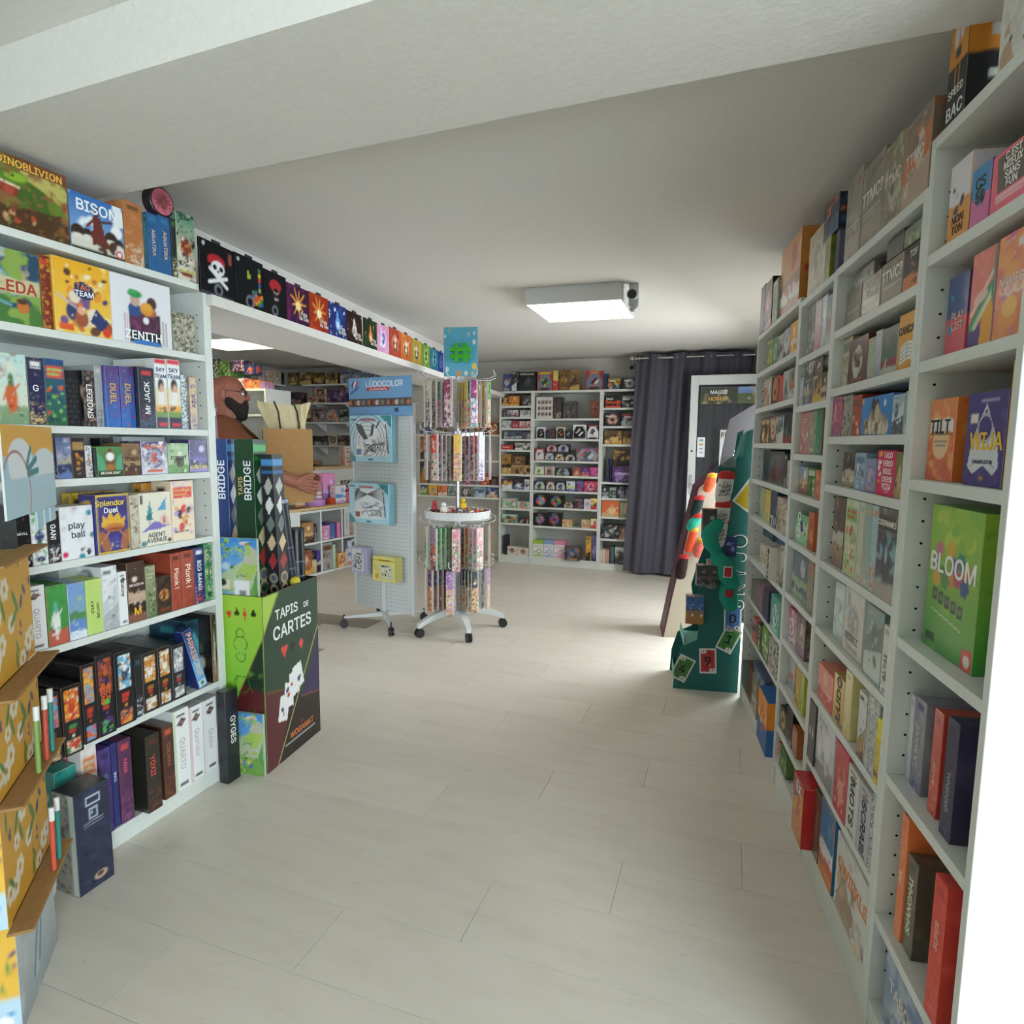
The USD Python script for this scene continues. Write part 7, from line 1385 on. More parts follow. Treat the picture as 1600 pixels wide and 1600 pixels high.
def tall_box(lab, x, y, wd, dp, z0, h, front, side, title, rot=None, tilt=0.):
    P = TW.pt(x, -y, z0); t = thing('mat_box', lab, 'mat box', P, TW.a)
    def fc(face, U, V, asp, e):
        a = Art(U, V, asp, 4, e); (front if face == 'L' else side if face in 'FR' else (lambda A: A.fill(getattr(side, 'rim', '303030'))))(a); return a.c
    mesh, cd = painted(wd, dp, h, .003, fc, .001, 160); v = mesh[0].copy(); v[:, 0] -= v[:, 2]*tilt*0; v[:, 0] += 0
    if tilt: v[:, 0] -= v[:, 2]*tilt
    part(t, 'body', (v, mesh[1]), GLOSSY, cd)
    for tx, cp, zz, off, c in title:
        m = lettering(tx, cp, None, 90); m = move(m, (0, 0, 0), rz=-PI/2); m.apply_translation([0, dp*off, zz]); v = m.vertices.copy(); v[:, 0] -= v[:, 2]*tilt; m.vertices = v; part(t, 'title', m, ink(c))
    return t
Z0 = .665
tall_box('tall blue bridge mat box in the cardboard bin', .165, .268, .06, .095, Z0, .765, bridge('20427c', '183060'), cards_side('1c3c74'), (('TAPIS', .020, .56, .74, 'd8b870'), ('BRIDGE', .034, .585, .36, 'ececec')))
tall_box('tall green bridge mat box in the cardboard bin', .15, .125, .09, .095, Z0, .765, bridge('22482c', '1a3822'), cards_side('1f4a2c'), (('TAPIS', .020, .56, .74, 'd8b870'), ('BRIDGE', .034, .585, .36, 'ececec')), tilt=-.0)
tall_box('slim black mat box with card pictures, front of bin', .20, .045, .075, .06, Z0, .70, cards_side('202226'), cards_side('202226'), (), tilt=.05)
def violet(A): A.fill('7a5078'); A.cloud('8a6088', 4, .5, .1, 1, .6); A.rect(.1, .96, .9, 1, 'e8e0e8')
violet.rim = '6a4468'
tall_box('mauve box standing at the back of the bin', .25, .375, .045, .055, Z0, .905, violet, violet, (), tilt=.06)
def roll(lab, x, y, r, h, tilt, col, film=False):
    P = TW.pt(x, -y, Z0+.002); t = thing('mat_roll', lab, 'rolled mat', P, TW.a); d = np.array([-tilt, 0, 1.]); d /= np.linalg.norm(d)
    part(t, 'roll', cyl(d*.01+[r, 0, 0], d*h+[r, 0, 0], r, 24), plain('roll_'+col, col, .35, coat=.5), smooth=40); part(t, 'end_ring', cyl(d*(h-.012)+[r, 0, 0], d*(h+.004)+[r, 0, 0], r+.0015, 24), BLACKP if not film else plain('roll_cap', '9aa0b0', .3), smooth=40)
    for q in (.35, .55): part(t, 'tape_band', cyl(d*h*q+[r, 0, 0], d*(h*q+.006)+[r, 0, 0], r+.0008, 24), plain('tape_grey', '6a7078', .3), smooth=40)
    return t
roll('clear sleeved dark roll leaning in the bin', .30, .055, .024, .50, .16, '2c303c', True)
roll('black rolled mat standing upright in the bin', .335, .07, .036, .345, .0, '15171c')
tb = thing('yellow_ball', 'small yellow ball lying in the bin by the rolls', 'ball', TW.pt(.285, -.028, Z0+.115)); part(tb, 'ball', trimesh.creation.icosphere(3, .024), plain('yellow_ball', 'd0c030', .5), smooth=True)
part(tb, 'stand_tube', cyl([0, 0, -.113], [0, 0, -.02], .012), BLACKP)

# ------------------------------------------------------------------ counter with cubbies
def counter():
    t = thing('counter', 'white cubby counter with pale wood top', 'counter', WC.pt(-1.0, 0, 0), WC.a)
    H, D, x0 = .70, .42, 1.0
    part(t, 'worktop', cbox(0, 2.3, -.012, .44, H, H+.03, .002), WOOD)
    part(t, 'plain_panel', box(0, x0, 0, .018, 0, H-.001), WHITE); part(t, 'back_panel', box(0, 2.3, D, D+.01, 0, H-.001), WHITE)
    for x in (x0+.0005, x0+.305, x0+.63, x0+.955, x0+1.27): part(t, 'upright', box(x, x+.022, 0, D-.001, 0, H-.001), WHITE)
    for z in (.0, .335, .672):
        for a, b in ((.0230, .3045), (.3275, .6295), (.6525, .9545), (.9775, 1.2695)): part(t, 'shelf', box(x0+a, x0+b, 0, D-.001, z, z+.022), WHITE)
    return t
counter()
bc = thing('back_counter', 'taller white counter with wood edge behind the till', 'counter', WC.pt(.62, -.63, 0), WC.a); part(bc, 'panel', box(0, 1.02, .0, .02, .0, 1.08), WHITE); part(bc, 'worktop', cbox(0, 1.02, -.02, .36, 1.0805, 1.115, .003), WOOD); part(bc, 'side', box(1.0, 1.02, .021, .36, 0, 1.08), WHITE)
def on_counter(name, lab, cat_, u, y, z=.7305): return thing(name, lab, cat_, WC.pt(u, -y, z), WC.a)
t = on_counter('round_tin', 'round lilac tin on the counter edge', 'tin', .36, .12); part(t, 'body', lathe([(0, 0), (.10, 0), (.105, .006), (.105, .04), (0, .04)], 32), plain('lilac_tin', 'b078c0', .35), smooth=40); part(t, 'lid', lathe([(0, .0405), (.108, .0405), (.108, .062), (.1, .068), (0, .068)], 32), plain('lilac_lid', 'b884c8', .35), smooth=40)
t = on_counter('shaker_bottle', 'white capped jar of beads on the counter', 'jar', .46, .17); part(t, 'body', lathe([(0, 0), (.038, 0), (.04, .01), (.04, .16), (.03, .175), (0, .175)], 24), plain('jar_body', 'b89088', .25), smooth=40); part(t, 'cap', lathe([(0, .1755), (.034, .1755), (.034, .215), (0, .22)], 24), WHITEP, smooth=40)
for q in range(3): part(t, 'bead_ring', cyl([0, 0, .03+.045*q], [0, 0, .05+.045*q], .0405, 24), plain('jar_ring', 'd8d8d8', .3), smooth=40)
for lab, art, u, y, wd, h, dp in (('pink and purple boxed set on the counter', 'F:e090c0 e8a0c8 8a68a8 d8c0e8 9878b8 f0d0e8', .53, .16, .19, .335, .12), ('white animal print box before the pink set', 'F:e8e0e8 d8d0e0 c8a0c8 4890c8 e8e8f0 88b8d8', .60, .05, .17, .20, .08), ('small red box at the pink set foot', 'P:c84828 b83c20', .505, .04, .085, .07, .05), ('black and white comic box stack on counter', 'N:2a2c30 e0e0e0 585c60 f0f0f0', .92, .12, .2, .24, .15)):
    t = on_counter('gift_box', lab, 'gift box', u, y); mesh, cd = painted(wd, dp, h, .007, lambda face, U, V, asp, e, art=art: (lambda a: (paint(a, art, '', face), a.c)[1])(Art(U, V, asp, 31, max(e, .02)))); part(t, 'body', mesh, PRINT, cd)
t = on_counter('plush_toy', 'pink heart plush beside the animal box', 'plush toy', .80, .09); part(t, 'body', move(trimesh.creation.icosphere(3, .05), (0, 0, .05)), plain('pink_plush', 'd8688c', .9, sheen=.5), smooth=True); part(t, 'head', move(trimesh.creation.icosphere(3, .045), (0, 0, .13)), plain('pink_plush', 'd8688c', .9), smooth=True); part(t, 'bow', cbox(-.05, .05, -.05, -.03, .12, .15, .01), plain('red_bow', '983048', .7))
t = on_counter('pink_bottle', 'tall pink flask beside the plush', 'flask', .865, .07); part(t, 'body', lathe([(0, 0), (.03, 0), (.03, .15), (.02, .17), (0, .17)], 20), plain('pink_flask', 'e090a0', .3), smooth=40); part(t, 'cap', lathe([(0, .1705), (.022, .1705), (.022, .19), (0, .19)], 20), plain('pink_cap', 'f0c0c8', .3), smooth=40)
for lab, u, y, wd, h, art in (('cream starter box on the back counter', .56, .66, .16, .16, 'F:c8b898 d8c8a8 40342c 584838 e0d4b8 302820'), ('white box by the back counter end', 1.40, .62, .17, .12, 'F:e0c8b8 d8c0b0 b87868 c89888 f0e0d0 a86858'), ('upper cream box by the back counter end', 1.40, .62, .13, .12, 'F:e0d0c8 d8c8c0 c88878 e0b0a0 f0e8e0 b07868')):
    up = .121 if 'upper' in lab else 0; t = thing('gift_box', lab, 'gift box', WC.pt(u, -y, 1.1155+up), WC.a); mesh, cd = painted(wd, .1, h, .009, lambda face, U, V, asp, e, art=art: (lambda a: (paint(a, art, '', face), a.c)[1])(Art(U, V, asp, 37, max(e, .02)))); part(t, 'body', mesh, PRINT, cd)
t = thing('cardboard_tube', 'brown cardboard tube lying on the back counter', 'tube', WC.pt(.80, -.90, 1.1455), WC.a); part(t, 'tube', cyl([0, 0, 0], [.45, 0, 0], .03, 20), CARD, smooth=40); part(t, 'end_cap', cyl([.4505, 0, 0], [.46, 0, 0], .031, 20), BLACKP, smooth=40)
t = thing('card_reader', 'black payment terminal on the back counter', 'card reader', WC.pt(.86, -.70, 1.1155), WC.a+.3); part(t, 'body', cbox(0, .18, 0, .08, 0, .03, .008), BLACKP); part(t, 'screen', box(.11, .17, .01, .07, .0302, .032), plain('dark_screen', '1c2830', .2))
t = on_counter('craft_knife', 'flat orange handled cutter on the counter', 'cutter', .08, .12); part(t, 'handle', cbox(0, .12, 0, .02, 0, .012, .003), plain('orange_grip', 'd87838', .5)); part(t, 'blade', box(.1205, .17, .004, .016, .004, .006), GREYM)
t = on_counter('desk_mat', 'thin black mat on the counter front', 'mat', -.30, .02); part(t, 'mat', cbox(0, .5, 0, .3, 0, .003, .001), BLACKP)
t = on_counter('label_roll', 'small white label roll on the black mat', 'label roll', -.16, .08, .734); part(t, 'roll', cyl([0, 0, .025], [.05, 0, .025], .025, 18), WHITEP, smooth=40); part(t, 'core', cyl([-.0008, 0, .025], [.0508, 0, .025], .012, 12), CARD)
t = on_counter('paper_stack', 'beige padded envelope lying on the counter', 'envelope', .14, .16); part(t, 'sheets', cbox(0, .2, 0, .2, 0, .05, .015), plain('beige_paper', 'cdb898', .8)); part(t, 'strap', box(.08, .1, -.001, .201, .0502, .053), BLACKP)

# ------------------------------------------------------------------ the man behind the bin
def blob(joints, bones, edge=.016, it=14):
    M = m3.Manifold
    def ball(p, r, sq=(1, 1, 1)): return M.sphere(r, 20).scale(sq).translate([float(x) for x in p])
    parts_ = []
    for a, b in bones:
        pa_, ra = joints[a][0], joints[a][1]; pb_, rb = joints[b][0], joints[b][1]
        parts_.append(M.batch_hull([ball(pa_, ra, joints[a][2] if len(joints[a]) > 2 else (1, 1, 1)), ball(pb_, rb, joints[b][2] if len(joints[b]) > 2 else (1, 1, 1))]))
    u = M.batch_boolean(parts_, m3.OpType.Add).refine_to_length(edge); g = u.to_mesh()
    m = trimesh.Trimesh(g.vert_properties[:, :3], g.tri_verts, process=True); trimesh.smoothing.filter_taubin(m, .5, .53, it); return m
MAN = np.array([-1.86, 4.06, 0]); MROT = .30; MS = 1.045
def mpart(name, mesh, mat, **k):
    mesh.vertices = np.array(mesh.vertices)*MS; return part(man, name, mesh, mat, **k)
man = thing('person', 'bald bearded man in brown t-shirt holding a cardboard box', 'person', MAN, MROT)
J = {'pel': ((-.03, 0, .95), .155, (.85, 1.1, 1)), 'belly': ((.02, 0, 1.13), .165, (.95, 1.1, 1)), 'chest': ((0, 0, 1.32), .155, (.85, 1.15, 1)), 'neck0': ((.0, 0, 1.47), .07), 'neck1': ((.025, 0, 1.56), .062),
 'skull': ((.015, 0, 1.665), .094, (1.06, .86, 1.0)), 'face': ((.055, 0, 1.62), .07, (1, .9, 1.1)), 'jaw': ((.06, 0, 1.565), .05, (1.1, 1, .8)), 'brow': ((.082, 0, 1.668), .045, (.8, 1.3, .7)), 'nose0': ((.112, 0, 1.652), .014), 'nose1': ((.128, 0, 1.622), .019),
 'shr': ((0, -.195, 1.43), .07), 'elr': ((.20, -.25, 1.205), .052), 'wrr': ((.405, -.235, 1.115), .036), 'shl': ((0, .195, 1.43), .07), 'ell': ((.22, .29, 1.22), .052), 'wrl': ((.40, .33, 1.13), .036),
 'hipr': ((-.03, -.1, .9), .1), 'knr': ((.0, -.11, .5), .065), 'anr': ((-.02, -.12, .1), .045), 'toer': ((.16, -.13, .05), .04), 'hipl': ((-.03, .1, .9), .1), 'knl': ((0, .11, .5), .065), 'anl': ((-.02, .12, .1), .045), 'toel': ((.16, .13, .05), .04),
 'earr0': ((.0, -.083, 1.655), .018), 'earr1': ((.0, -.083, 1.615), .014), 'earl0': ((.0, .083, 1.655), .018), 'earl1': ((.0, .083, 1.615), .014)}
B_ = [('pel', 'belly'), ('belly', 'chest'), ('chest', 'neck0'), ('neck0', 'neck1'), ('neck1', 'jaw'), ('neck1', 'skull'), ('skull', 'face'), ('face', 'jaw'), ('skull', 'brow'), ('nose0', 'nose1'), ('brow', 'nose0'), ('chest', 'shr'), ('chest', 'shl'), ('shr', 'elr'), ('elr', 'wrr'), ('shl', 'ell'), ('ell', 'wrl'), ('pel', 'hipr'), ('hipr', 'knr'), ('knr', 'anr'), ('anr', 'toer'), ('pel', 'hipl'), ('hipl', 'knl'), ('knl', 'anl'), ('anl', 'toel'), ('earr0', 'earr1'), ('earl0', 'earl1')]
def hand(tag, wr, fwd, side, nrm):
    """palm, four bent fingers of unequal length and a thumb, in the frame fwd (along the fingers), side (towards the thumb), nrm (palm side)"""
    wr, fwd, side, nrm = (np.array(x, float) for x in (wr, fwd, side, nrm))
    for k, (s, L) in enumerate(((.033, .072), (.011, .08), (-.011, .074), (-.032, .058))):
        b = wr+fwd*.095+side*s; p0 = wr+fwd*.03+side*s*.7
        mid = b+fwd*L*.42+nrm*.012; tip = mid+fwd*L*.30+nrm*L*.38
        for nm, p, r in ((f'{tag}p{k}', p0, .016), (f'{tag}b{k}', b, .0115), (f'{tag}m{k}', mid, .0098), (f'{tag}t{k}', tip, .0085)): J[nm] = (tuple(p), r)
        B_.extend([(f'{tag}p{k}', f'{tag}b{k}'), (f'{tag}b{k}', f'{tag}m{k}'), (f'{tag}m{k}', f'{tag}t{k}')])
        if k: B_.append((f'{tag}p{k}', f'{tag}b{k-1}'))
    t0 = wr+fwd*.025+side*.028; t1 = wr+fwd*.062+side*.062+nrm*.012; t2 = wr+fwd*.095+side*.07+nrm*.028
    for nm, p, r in ((f'{tag}x0', t0, .017), (f'{tag}x1', t1, .0125), (f'{tag}x2', t2, .010)): J[nm] = (tuple(p), r)
    B_.extend([(f'{tag}x0', f'{tag}x1'), (f'{tag}x1', f'{tag}x2'), ('wrr' if tag == 'r' else 'wrl', f'{tag}p1'), ('wrr' if tag == 'r' else 'wrl', f'{tag}x0')])
hand('r', J['wrr'][0], (.9, .28, -.34), (.3, 0, .95), (.05, 1, .05)); hand('l', J['wrl'][0], (.92, -.1, -.32), (.3, 0, .95), (.05, -1, .05))
body = blob(J, B_, .011, 10); mpart('body', body, SKIN, smooth=True)
g = lambda p, k: (p[0], p[1]+k, *p[2:])
J2 = {k: g(J[k], .012) for k in ('belly', 'chest', 'shr', 'shl', 'elr', 'ell')}; J2['hem'] = ((-.02, 0, .97), .165, (.9, 1.12, .6)); J2['col'] = ((.002, 0, 1.462), .088, (1, 1.1, .45))
J2['slr'] = ((.125, -.233, 1.315), .078); J2['sll'] = ((.125, .242, 1.31), .078)
shirt = blob(J2, [('hem', 'belly'), ('belly', 'chest'), ('chest', 'col'), ('chest', 'shr'), ('chest', 'shl'), ('shr', 'slr'), ('shl', 'sll'), ('col', 'shr'), ('col', 'shl')], .02, 8); mpart('t_shirt', shirt, SHIRT, smooth=True)
J3 = {k: g(J[k], .014) for k in ('hipr', 'knr', 'anr', 'hipl', 'knl', 'anl')}; J3['pel'] = ((-.03, 0, .93), .165, (.88, 1.1, .7))
mpart('trousers', blob(J3, [('pel', 'hipr'), ('hipr', 'knr'), ('knr', 'anr'), ('pel', 'hipl'), ('hipl', 'knl'), ('knl', 'anl')], .03, 6), TROUS, smooth=True)
J4 = {'a': ((.055, 0, 1.563), .06, (1.05, 1.12, .9)), 'b': ((.1, 0, 1.565), .036, (1, 1.3, 1)), 'c': ((.092, 0, 1.515), .036, (1, 1.2, 1)), 'sr': ((.03, -.062, 1.60), .026), 'sl': ((.03, .062, 1.60), .026), 'm': ((.116, 0, 1.598), .02, (.8, 1.7, .8))}
mpart('beard', blob(J4, [('a', 'b'), ('b', 'c'), ('a', 'c'), ('a', 'sr'), ('a', 'sl'), ('b', 'm')], .01, 4), BEARD, smooth=True)
gl = [tube([(.118, s*.006, 1.652), (.122, s*.03, 1.656), (.108, s*.062, 1.655), (.085, s*.082, 1.658), (.0, s*.09, 1.664)], .0022, 6) for s in (-1, 1)]
for s in (-1, 1): e = trimesh.creation.torus(.02, .002, 16, 6); e.apply_transform(trimesh.transformations.rotation_matrix(PI/2, [0, 1, 0])); e.apply_translation([.124, s*.034, 1.648]); gl.append(e)
mpart('glasses', cat(gl), BLACKP, smooth=True)
for s in (-1, 1):
    mpart('eye', move(trimesh.creation.icosphere(2, .0125), (.104, s*.033, 1.648)), plain('eye_white', 'd8d0c8', .2), smooth=True)
    mpart('iris', move(trimesh.creation.icosphere(2, .006), (.1135, s*.033, 1.648)), plain('iris', '2c1c14', .2), smooth=True)
    mpart('eyebrow', tube([(.112, s*.018, 1.672), (.114, s*.036, 1.676), (.1, s*.055, 1.671)], .004, 5), BEARD)
    mpart('shoe', blob({'h': ((-.03, s*.12, .045), .044, (1.1, 1, 1)), 't': ((.17, s*.13, .04), .04, (1.1, 1.1, .9))}, [('h', 't')], .02, 3), BLACKP, smooth=True)
mpart('mouth', tube([(.126, -.018, 1.586), (.134, 0, 1.585), (.126, .018, 1.586)], .004, 6), plain('lips', '6a3830', .5))
mpart('collar', move(trimesh.creation.torus(.078, .012, 24, 8), (.004, 0, 1.483)), plain('black_collar', '151416', .9), smooth=True)
def local(v): c, s = math.cos(MROT), math.sin(MROT); return MAN+np.array([v[0]*c-v[1]*s, v[0]*s+v[1]*c, v[2]])
bx_ = thing('cardboard_box', 'open brown cardboard box held by the bald man', 'cardboard box', local((.235, -.155, 1.02)), MROT+.09)
BW, BD, BH = .30, .42, .48
for nm, a in (('side_panel', (0, BW, 0, .005, 0, BH)), ('side_panel', (0, BW, BD-.005, BD, 0, BH)), ('end_panel', (0, .005, .0055, BD-.0055, 0, BH-.001)), ('end_panel', (BW-.005, BW, .0055, BD-.0055, 0, BH-.001)), ('bottom_panel', (.0055, BW-.0055, .0055, BD-.0055, 0, .005))): part(bx_, nm, box(*a), CARD)
part(bx_, 'seam', box(.001, BW-.001, -.0012, -.0002, BH*.52, BH*.525), CARDEDGE)
def tote():
    nu, nv = 40, 22; V = []
    for j in range(nv+1):
        t = j/nv
        for i in range(nu):
            a = 2*PI*i/nu; ca, sa = math.cos(a), math.sin(a)
            x = .155*np.sign(ca)*abs(ca)**.6*(1+.05*math.sin(5*t+a)); y = .06*np.sign(sa)*abs(sa)**.7*(1-.45*t)+.012*math.sin(7*a+6*t); V.append([x+.02*t*math.sin(3*a), y, .36*t+.014*math.sin(2*a+1)*t])
    f = []
    for j in range(nv):
        for i in range(nu): a, b = j*nu+i, j*nu+(i+1) % nu; f += [[a, b, b+nu], [a, b+nu, a+nu]]
    V = np.array(V); n = len(V); W2 = V*np.array([.97, .93, 1]); return trimesh.Trimesh(np.vstack([V, W2]), np.vstack([f, np.array(f)[:, ::-1]+n]), process=False)
tt = thing('tote_bag', 'cream canvas tote bag with dark straps in the cardboard box', 'tote bag', local((.36, .10, 1.315)), MROT+.06)
tm = tote(); tm.vertices[:, 0] *= np.interp(tm.vertices[:, 2], [0, .22, .36], [.7, .8, 1.05]); part(tt, 'bag', tm, bumpy('cream_canvas', 'cdbd92', 'd8c99e', 60, .2, .9, .002), smooth=True)
for x in (-.035, .085): part(tt, 'strap', tube([(x, -.06, .10), (x, -.062, .2), (x-.01, -.056, .3), (x-.035, -.048, .37)], .006, 6), plain('dark_strap', '3c3228', .9))

# ------------------------------------------------------------------ right hand cardboard displays
TE = Wall((.952, 3.518), math.atan2(3.452-3.518, 1.305-.952))
TEAL = plain('teal_card', '1f6a64', .5); TEALI = plain('teal_card_inside', '6fb0a6', .6)
OUT = [(.005, 0), (.366, 0), (.372, .65), (.378, 1.515), (.346, 1.50), (.332, 1.361), (.248, 1.302), (.235, 1.2), (.26, 1.12), (.20, .93), (.182, .80), (.15, .70), (.115, .56), (.141, .404), (.129, .30), (.045, .254), (.012, .14)]
te = thing('cardboard_display', 'teal card game display hung with fluffy socks', 'cardboard display', TE.pt(0, 0, 0), TE.a)
part(te, 'side_panel', prism(OUT, 0, .006), TEAL); part(te, 'side_panel', prism(OUT, .30, .306), TEAL); part(te, 'back_panel', box(.36, .366, .0065, .2995, .001, 1.48), TEAL)
for z, x0 in ((.02, .02), (.26, .06), (.40, .15), (.62, .17), (.90, .22), (1.15, .27)): part(te, 'tray', box(x0, .3595, .0065, .2995, z, z+.006), TEALI); part(te, 'tray_lip', box(x0-.003, x0, .0065, .2995, z, z+.06), TEALI)
def cardface(col, num):
    def go(A): A.fill('ececea'); A.rect(.08, .06, .92, .94, col); A.cloud('ffffff', 6, .6, .1, 1, .15); A.ell(.25, .87, .18, .08, 'ecece8'); A.ell(.75, .13, .18, .08, 'ecece8')
    go.rim = 'd8d8d8'; return go
for lab, col, num, x, z, r, sc_ in (('red', 'b83434', '9', .195, .18, .06, 1), ('green', '3a7a34', '1', .305, .315, -.42, 1), ('green', '3a7a34', '4', .055, .125, -.42, 1), ('blue', '3a6ca8', '0', .32, .44, .03, 1)):
    mesh, cd = painted(.095, .0012, .150, .004, panel_art(cardface(col, num)), .0003); v = mesh[0]-np.array([.0475, 0, .075]); c, s = math.cos(r), math.sin(r)
    rt = lambda q: np.c_[q[:, 0]*c-q[:, 2]*s+x, q[:, 1], q[:, 0]*s+q[:, 2]*c+z]
    ok = rt(v)+np.array([0, -.0013, 0])
    if num == '4': ok[:, 0] = np.maximum(ok[:, 0], .008)
    p = part(te, 'printed_card', (ok, mesh[1]), PRINT, cd, label=f'{lab} number card print')
    for tx, cp, dx, dz in ((num, .05, 0, 0), (num, .014, -.024, .056), (num, .014, .024, -.056)):
        m = lettering(tx, cp); m.apply_translation([dx, 0, dz]); m.vertices = rt(np.array(m.vertices))+np.array([0, -.0014, 0]); part(te, 'card_number', m, ink('141414'))
part(te, 'yellow_triangle', prism([(.285, 1.115), (.372, 1.245), (.373, 1.05)], -.0012, -.0002), plain('white_print', 'e0e0da', .5)); part(te, 'yellow_triangle', prism([(.300, 1.113), (.371, 1.222), (.372, 1.063)], -.002, -.0013), plain('yellow_print', 'c8a818', .5))
for tx_b, cp_, dy_, c_k in ((True, .078, -.0002, 'e4e4de'), (False, .068, -.0008, '16403c')):
    for k, ch in enumerate('SKYJO'): part(te, 'lettering', move(lettering(ch, cp_, None, 90, tx_b), (.337, dy_, .52+.092*k)), ink(c_k))
for q in range(2): part(te, 'header_card', prism([(.285+.022*q, 1.34), (.352, 1.40), (.352, 1.50), (.32+.01*q, 1.47)], .03+.05*q, .033+.05*q), TEALI)
def sock(name, lab, path, r, col, group='socks'):
    """a hanging plush sock: a soft tube with a cuff and a foot"""
    js = {f'{i}': (p, rr, (1.15, .6, 1)) for i, (p, rr) in enumerate(zip(path, r))}
    t = thing(name, lab, 'sock', TE.pt(0, 0, 0), TE.a, group); m = blob(js, [(f'{i}', f'{i+1}') for i in range(len(path)-1)], .012, 4)
    part(t, 'knit', m, bumpy('knit_'+col, col, col, 140, .5, .95, .004), smooth=True); return t
G_ = '2b9c84'
t = sock('plush_sock', 'fluffy green sock, upper, on the teal display', [(.20, -.05, .985), (.165, -.06, .93), (.175, -.055, .875), (.20, -.05, .84)], [.035, .04, .038, .03], G_)
t = sock('plush_sock', 'fluffy green sock with red card, middle', [(.215, -.04, .80), (.245, -.05, .76), (.27, -.05, .70), (.30, -.045, .655)], [.035, .045, .05, .04], G_); part(t, 'card_patch', move(cbox(-.024, .024, -.002, .002, -.032, .032, .0008), (.268, -.086, .725), rx=0), plain('white_print', 'e0e0da', .5)); part(t, 'card_patch', move(cbox(-.018, .018, -.002, .002, -.025, .025, .0008), (.268, -.0895, .725)), plain('red_patch', 'b02c34', .6)); 
t = sock('plush_sock', 'fluffy green sock with red card, lowest', [(.28, -.03, .63), (.285, -.035, .57), (.30, -.03, .52)], [.04, .045, .035], G_); part(t, 'card_patch', move(cbox(-.022, .022, -.002, .002, -.02, .02, .0008), (.283, -.070, .60)), plain('red_patch', 'b02c34', .6))
for i, (z, x) in enumerate(((1.235, .235), (1.075, .225), (.985, .215))):
    t = sock('printed_sock', f'white sock with black sketch lines and red cuff, {("top", "middle", "lower")[i]} one', [(x+.01, -.025, z), (x, -.03, z-.055), (x-.005, -.03, z-.105)], [.036, .04, .036], 'dcd8d4')
    part(t, 'red_cuff', blob({'a': ((x+.012, -.025, z+.012), .040, (1.15, .62, .5)), 'b': ((x+.012, -.025, z+.03), .038, (1.15, .62, .5))}, [('a', 'b')], .012, 2), plain('red_knit', 'c03430', .9), smooth=True)
    part(t, 'sketch_line', cat([tube([(x-.03+.012*k, -.056, z-.09+.008*(k % 3)), (x-.012+.012*k, -.0575, z-.05), (x-.002+.008*k, -.056, z-.015*(k % 2)-.01)], .0016, 5) for k in range(4)]+[tube([(x-.035, -.053, z-.03-.03*k), (x, -.0585, z-.045-.02*k), (x+.035, -.053, z-.03-.024*k)], .0014, 5) for k in range(3)]), BLACKP)
for lab, x0, z, wd, h, dp, art in (('clear boxed black dice set on the teal display', .125, .90, .075, .17, .06, 'F:30343c 24282c 787c84 50545c 181c20 a0a4a8'), ('tall clear card pack on the teal display', .16, .62, .05, .16, .05, 'N:c8c0b0 a88858 e0d8c8 584838'), ('black card pack pair, left, on the teal display', .105, .632, .055, .12, .07, 'F:302c30 242024 686468 4c484c 181418 888488'), ('black card pack pair, right, on the teal display', .162, .632, .055, .12, .07, 'F:302c30 242024 686468 4c484c 181418 888488'), ('blue card pack, left, low on the teal display', .055, .41, .048, .16, .06, 'B2:2c68a8 a87838 3c80c0 e8e0d0'), ('blue card pack, right, low on the teal display', .105, .41, .048, .16, .06, 'B2:2c68a8 a87838 3c80c0 e8e0d0'), ('navy boxed card game pinned to teal display', .255, .80, .065, .11, .012, 'B2:26306c 202858 8890c8 606cb0')):
    y = -.014 if 'pinned' in lab else -.0005-dp if 'low' in lab or 'pair' in lab or 'dice' in lab or 'tall' in lab else .02
    t = thing('card_pack', lab, 'card pack', TE.pt(x0, -y, z), TE.a); mesh, cd = painted(wd, dp, h, .004, lambda face, U, V, asp, e, art=art: (lambda a: (paint(a, art, '', face), a.c)[1])(Art(U, V, asp, 41, max(e, .02)))); part(t, 'body', mesh, GLOSSY, cd)
    part(te, 'wire_hook', tube([(x0+wd/2, .0, z-.004), (x0+wd/2, y, z-.004)], .002, 5), WIRE)
part(te, 'clear_header', box(.215, .295, -.004, -.0025, 1.30, 1.36), FILM)
BEW = Wall((1.139, 4.495), math.atan2(-.18, .98)); BO = [(0, 0), (.46, 0), (.47, 1.27), (.334, 1.23), (.206, 1.118), (.11, .62), (.05, .30)]
be = thing('cardboard_display', 'beige display with maroon edge behind the teal one', 'cardboard display', BEW.pt(0, 0, 0), BEW.a)
part(be, 'side_panel', prism(BO, 0, .005), plain('beige_card', 'bdb09c', .6)); ed = [(x-.012, z+.004) for x, z in BO[3:]]+[(BO[0][0]-.012, 0)]
part(be, 'edge_band', prism(BO[3:]+[BO[0]]+ed[::-1], -.002, .30), plain('maroon_card', '4a1828', .5)); part(be, 'back_panel', box(.455, .46, .0055, .3, 0, 1.2), plain('maroon_card', '4a1828', .5)); part(be, 'base', box(.02, .45, .006, .29, .02, .03), plain('beige_card', 'bdb09c', .6))
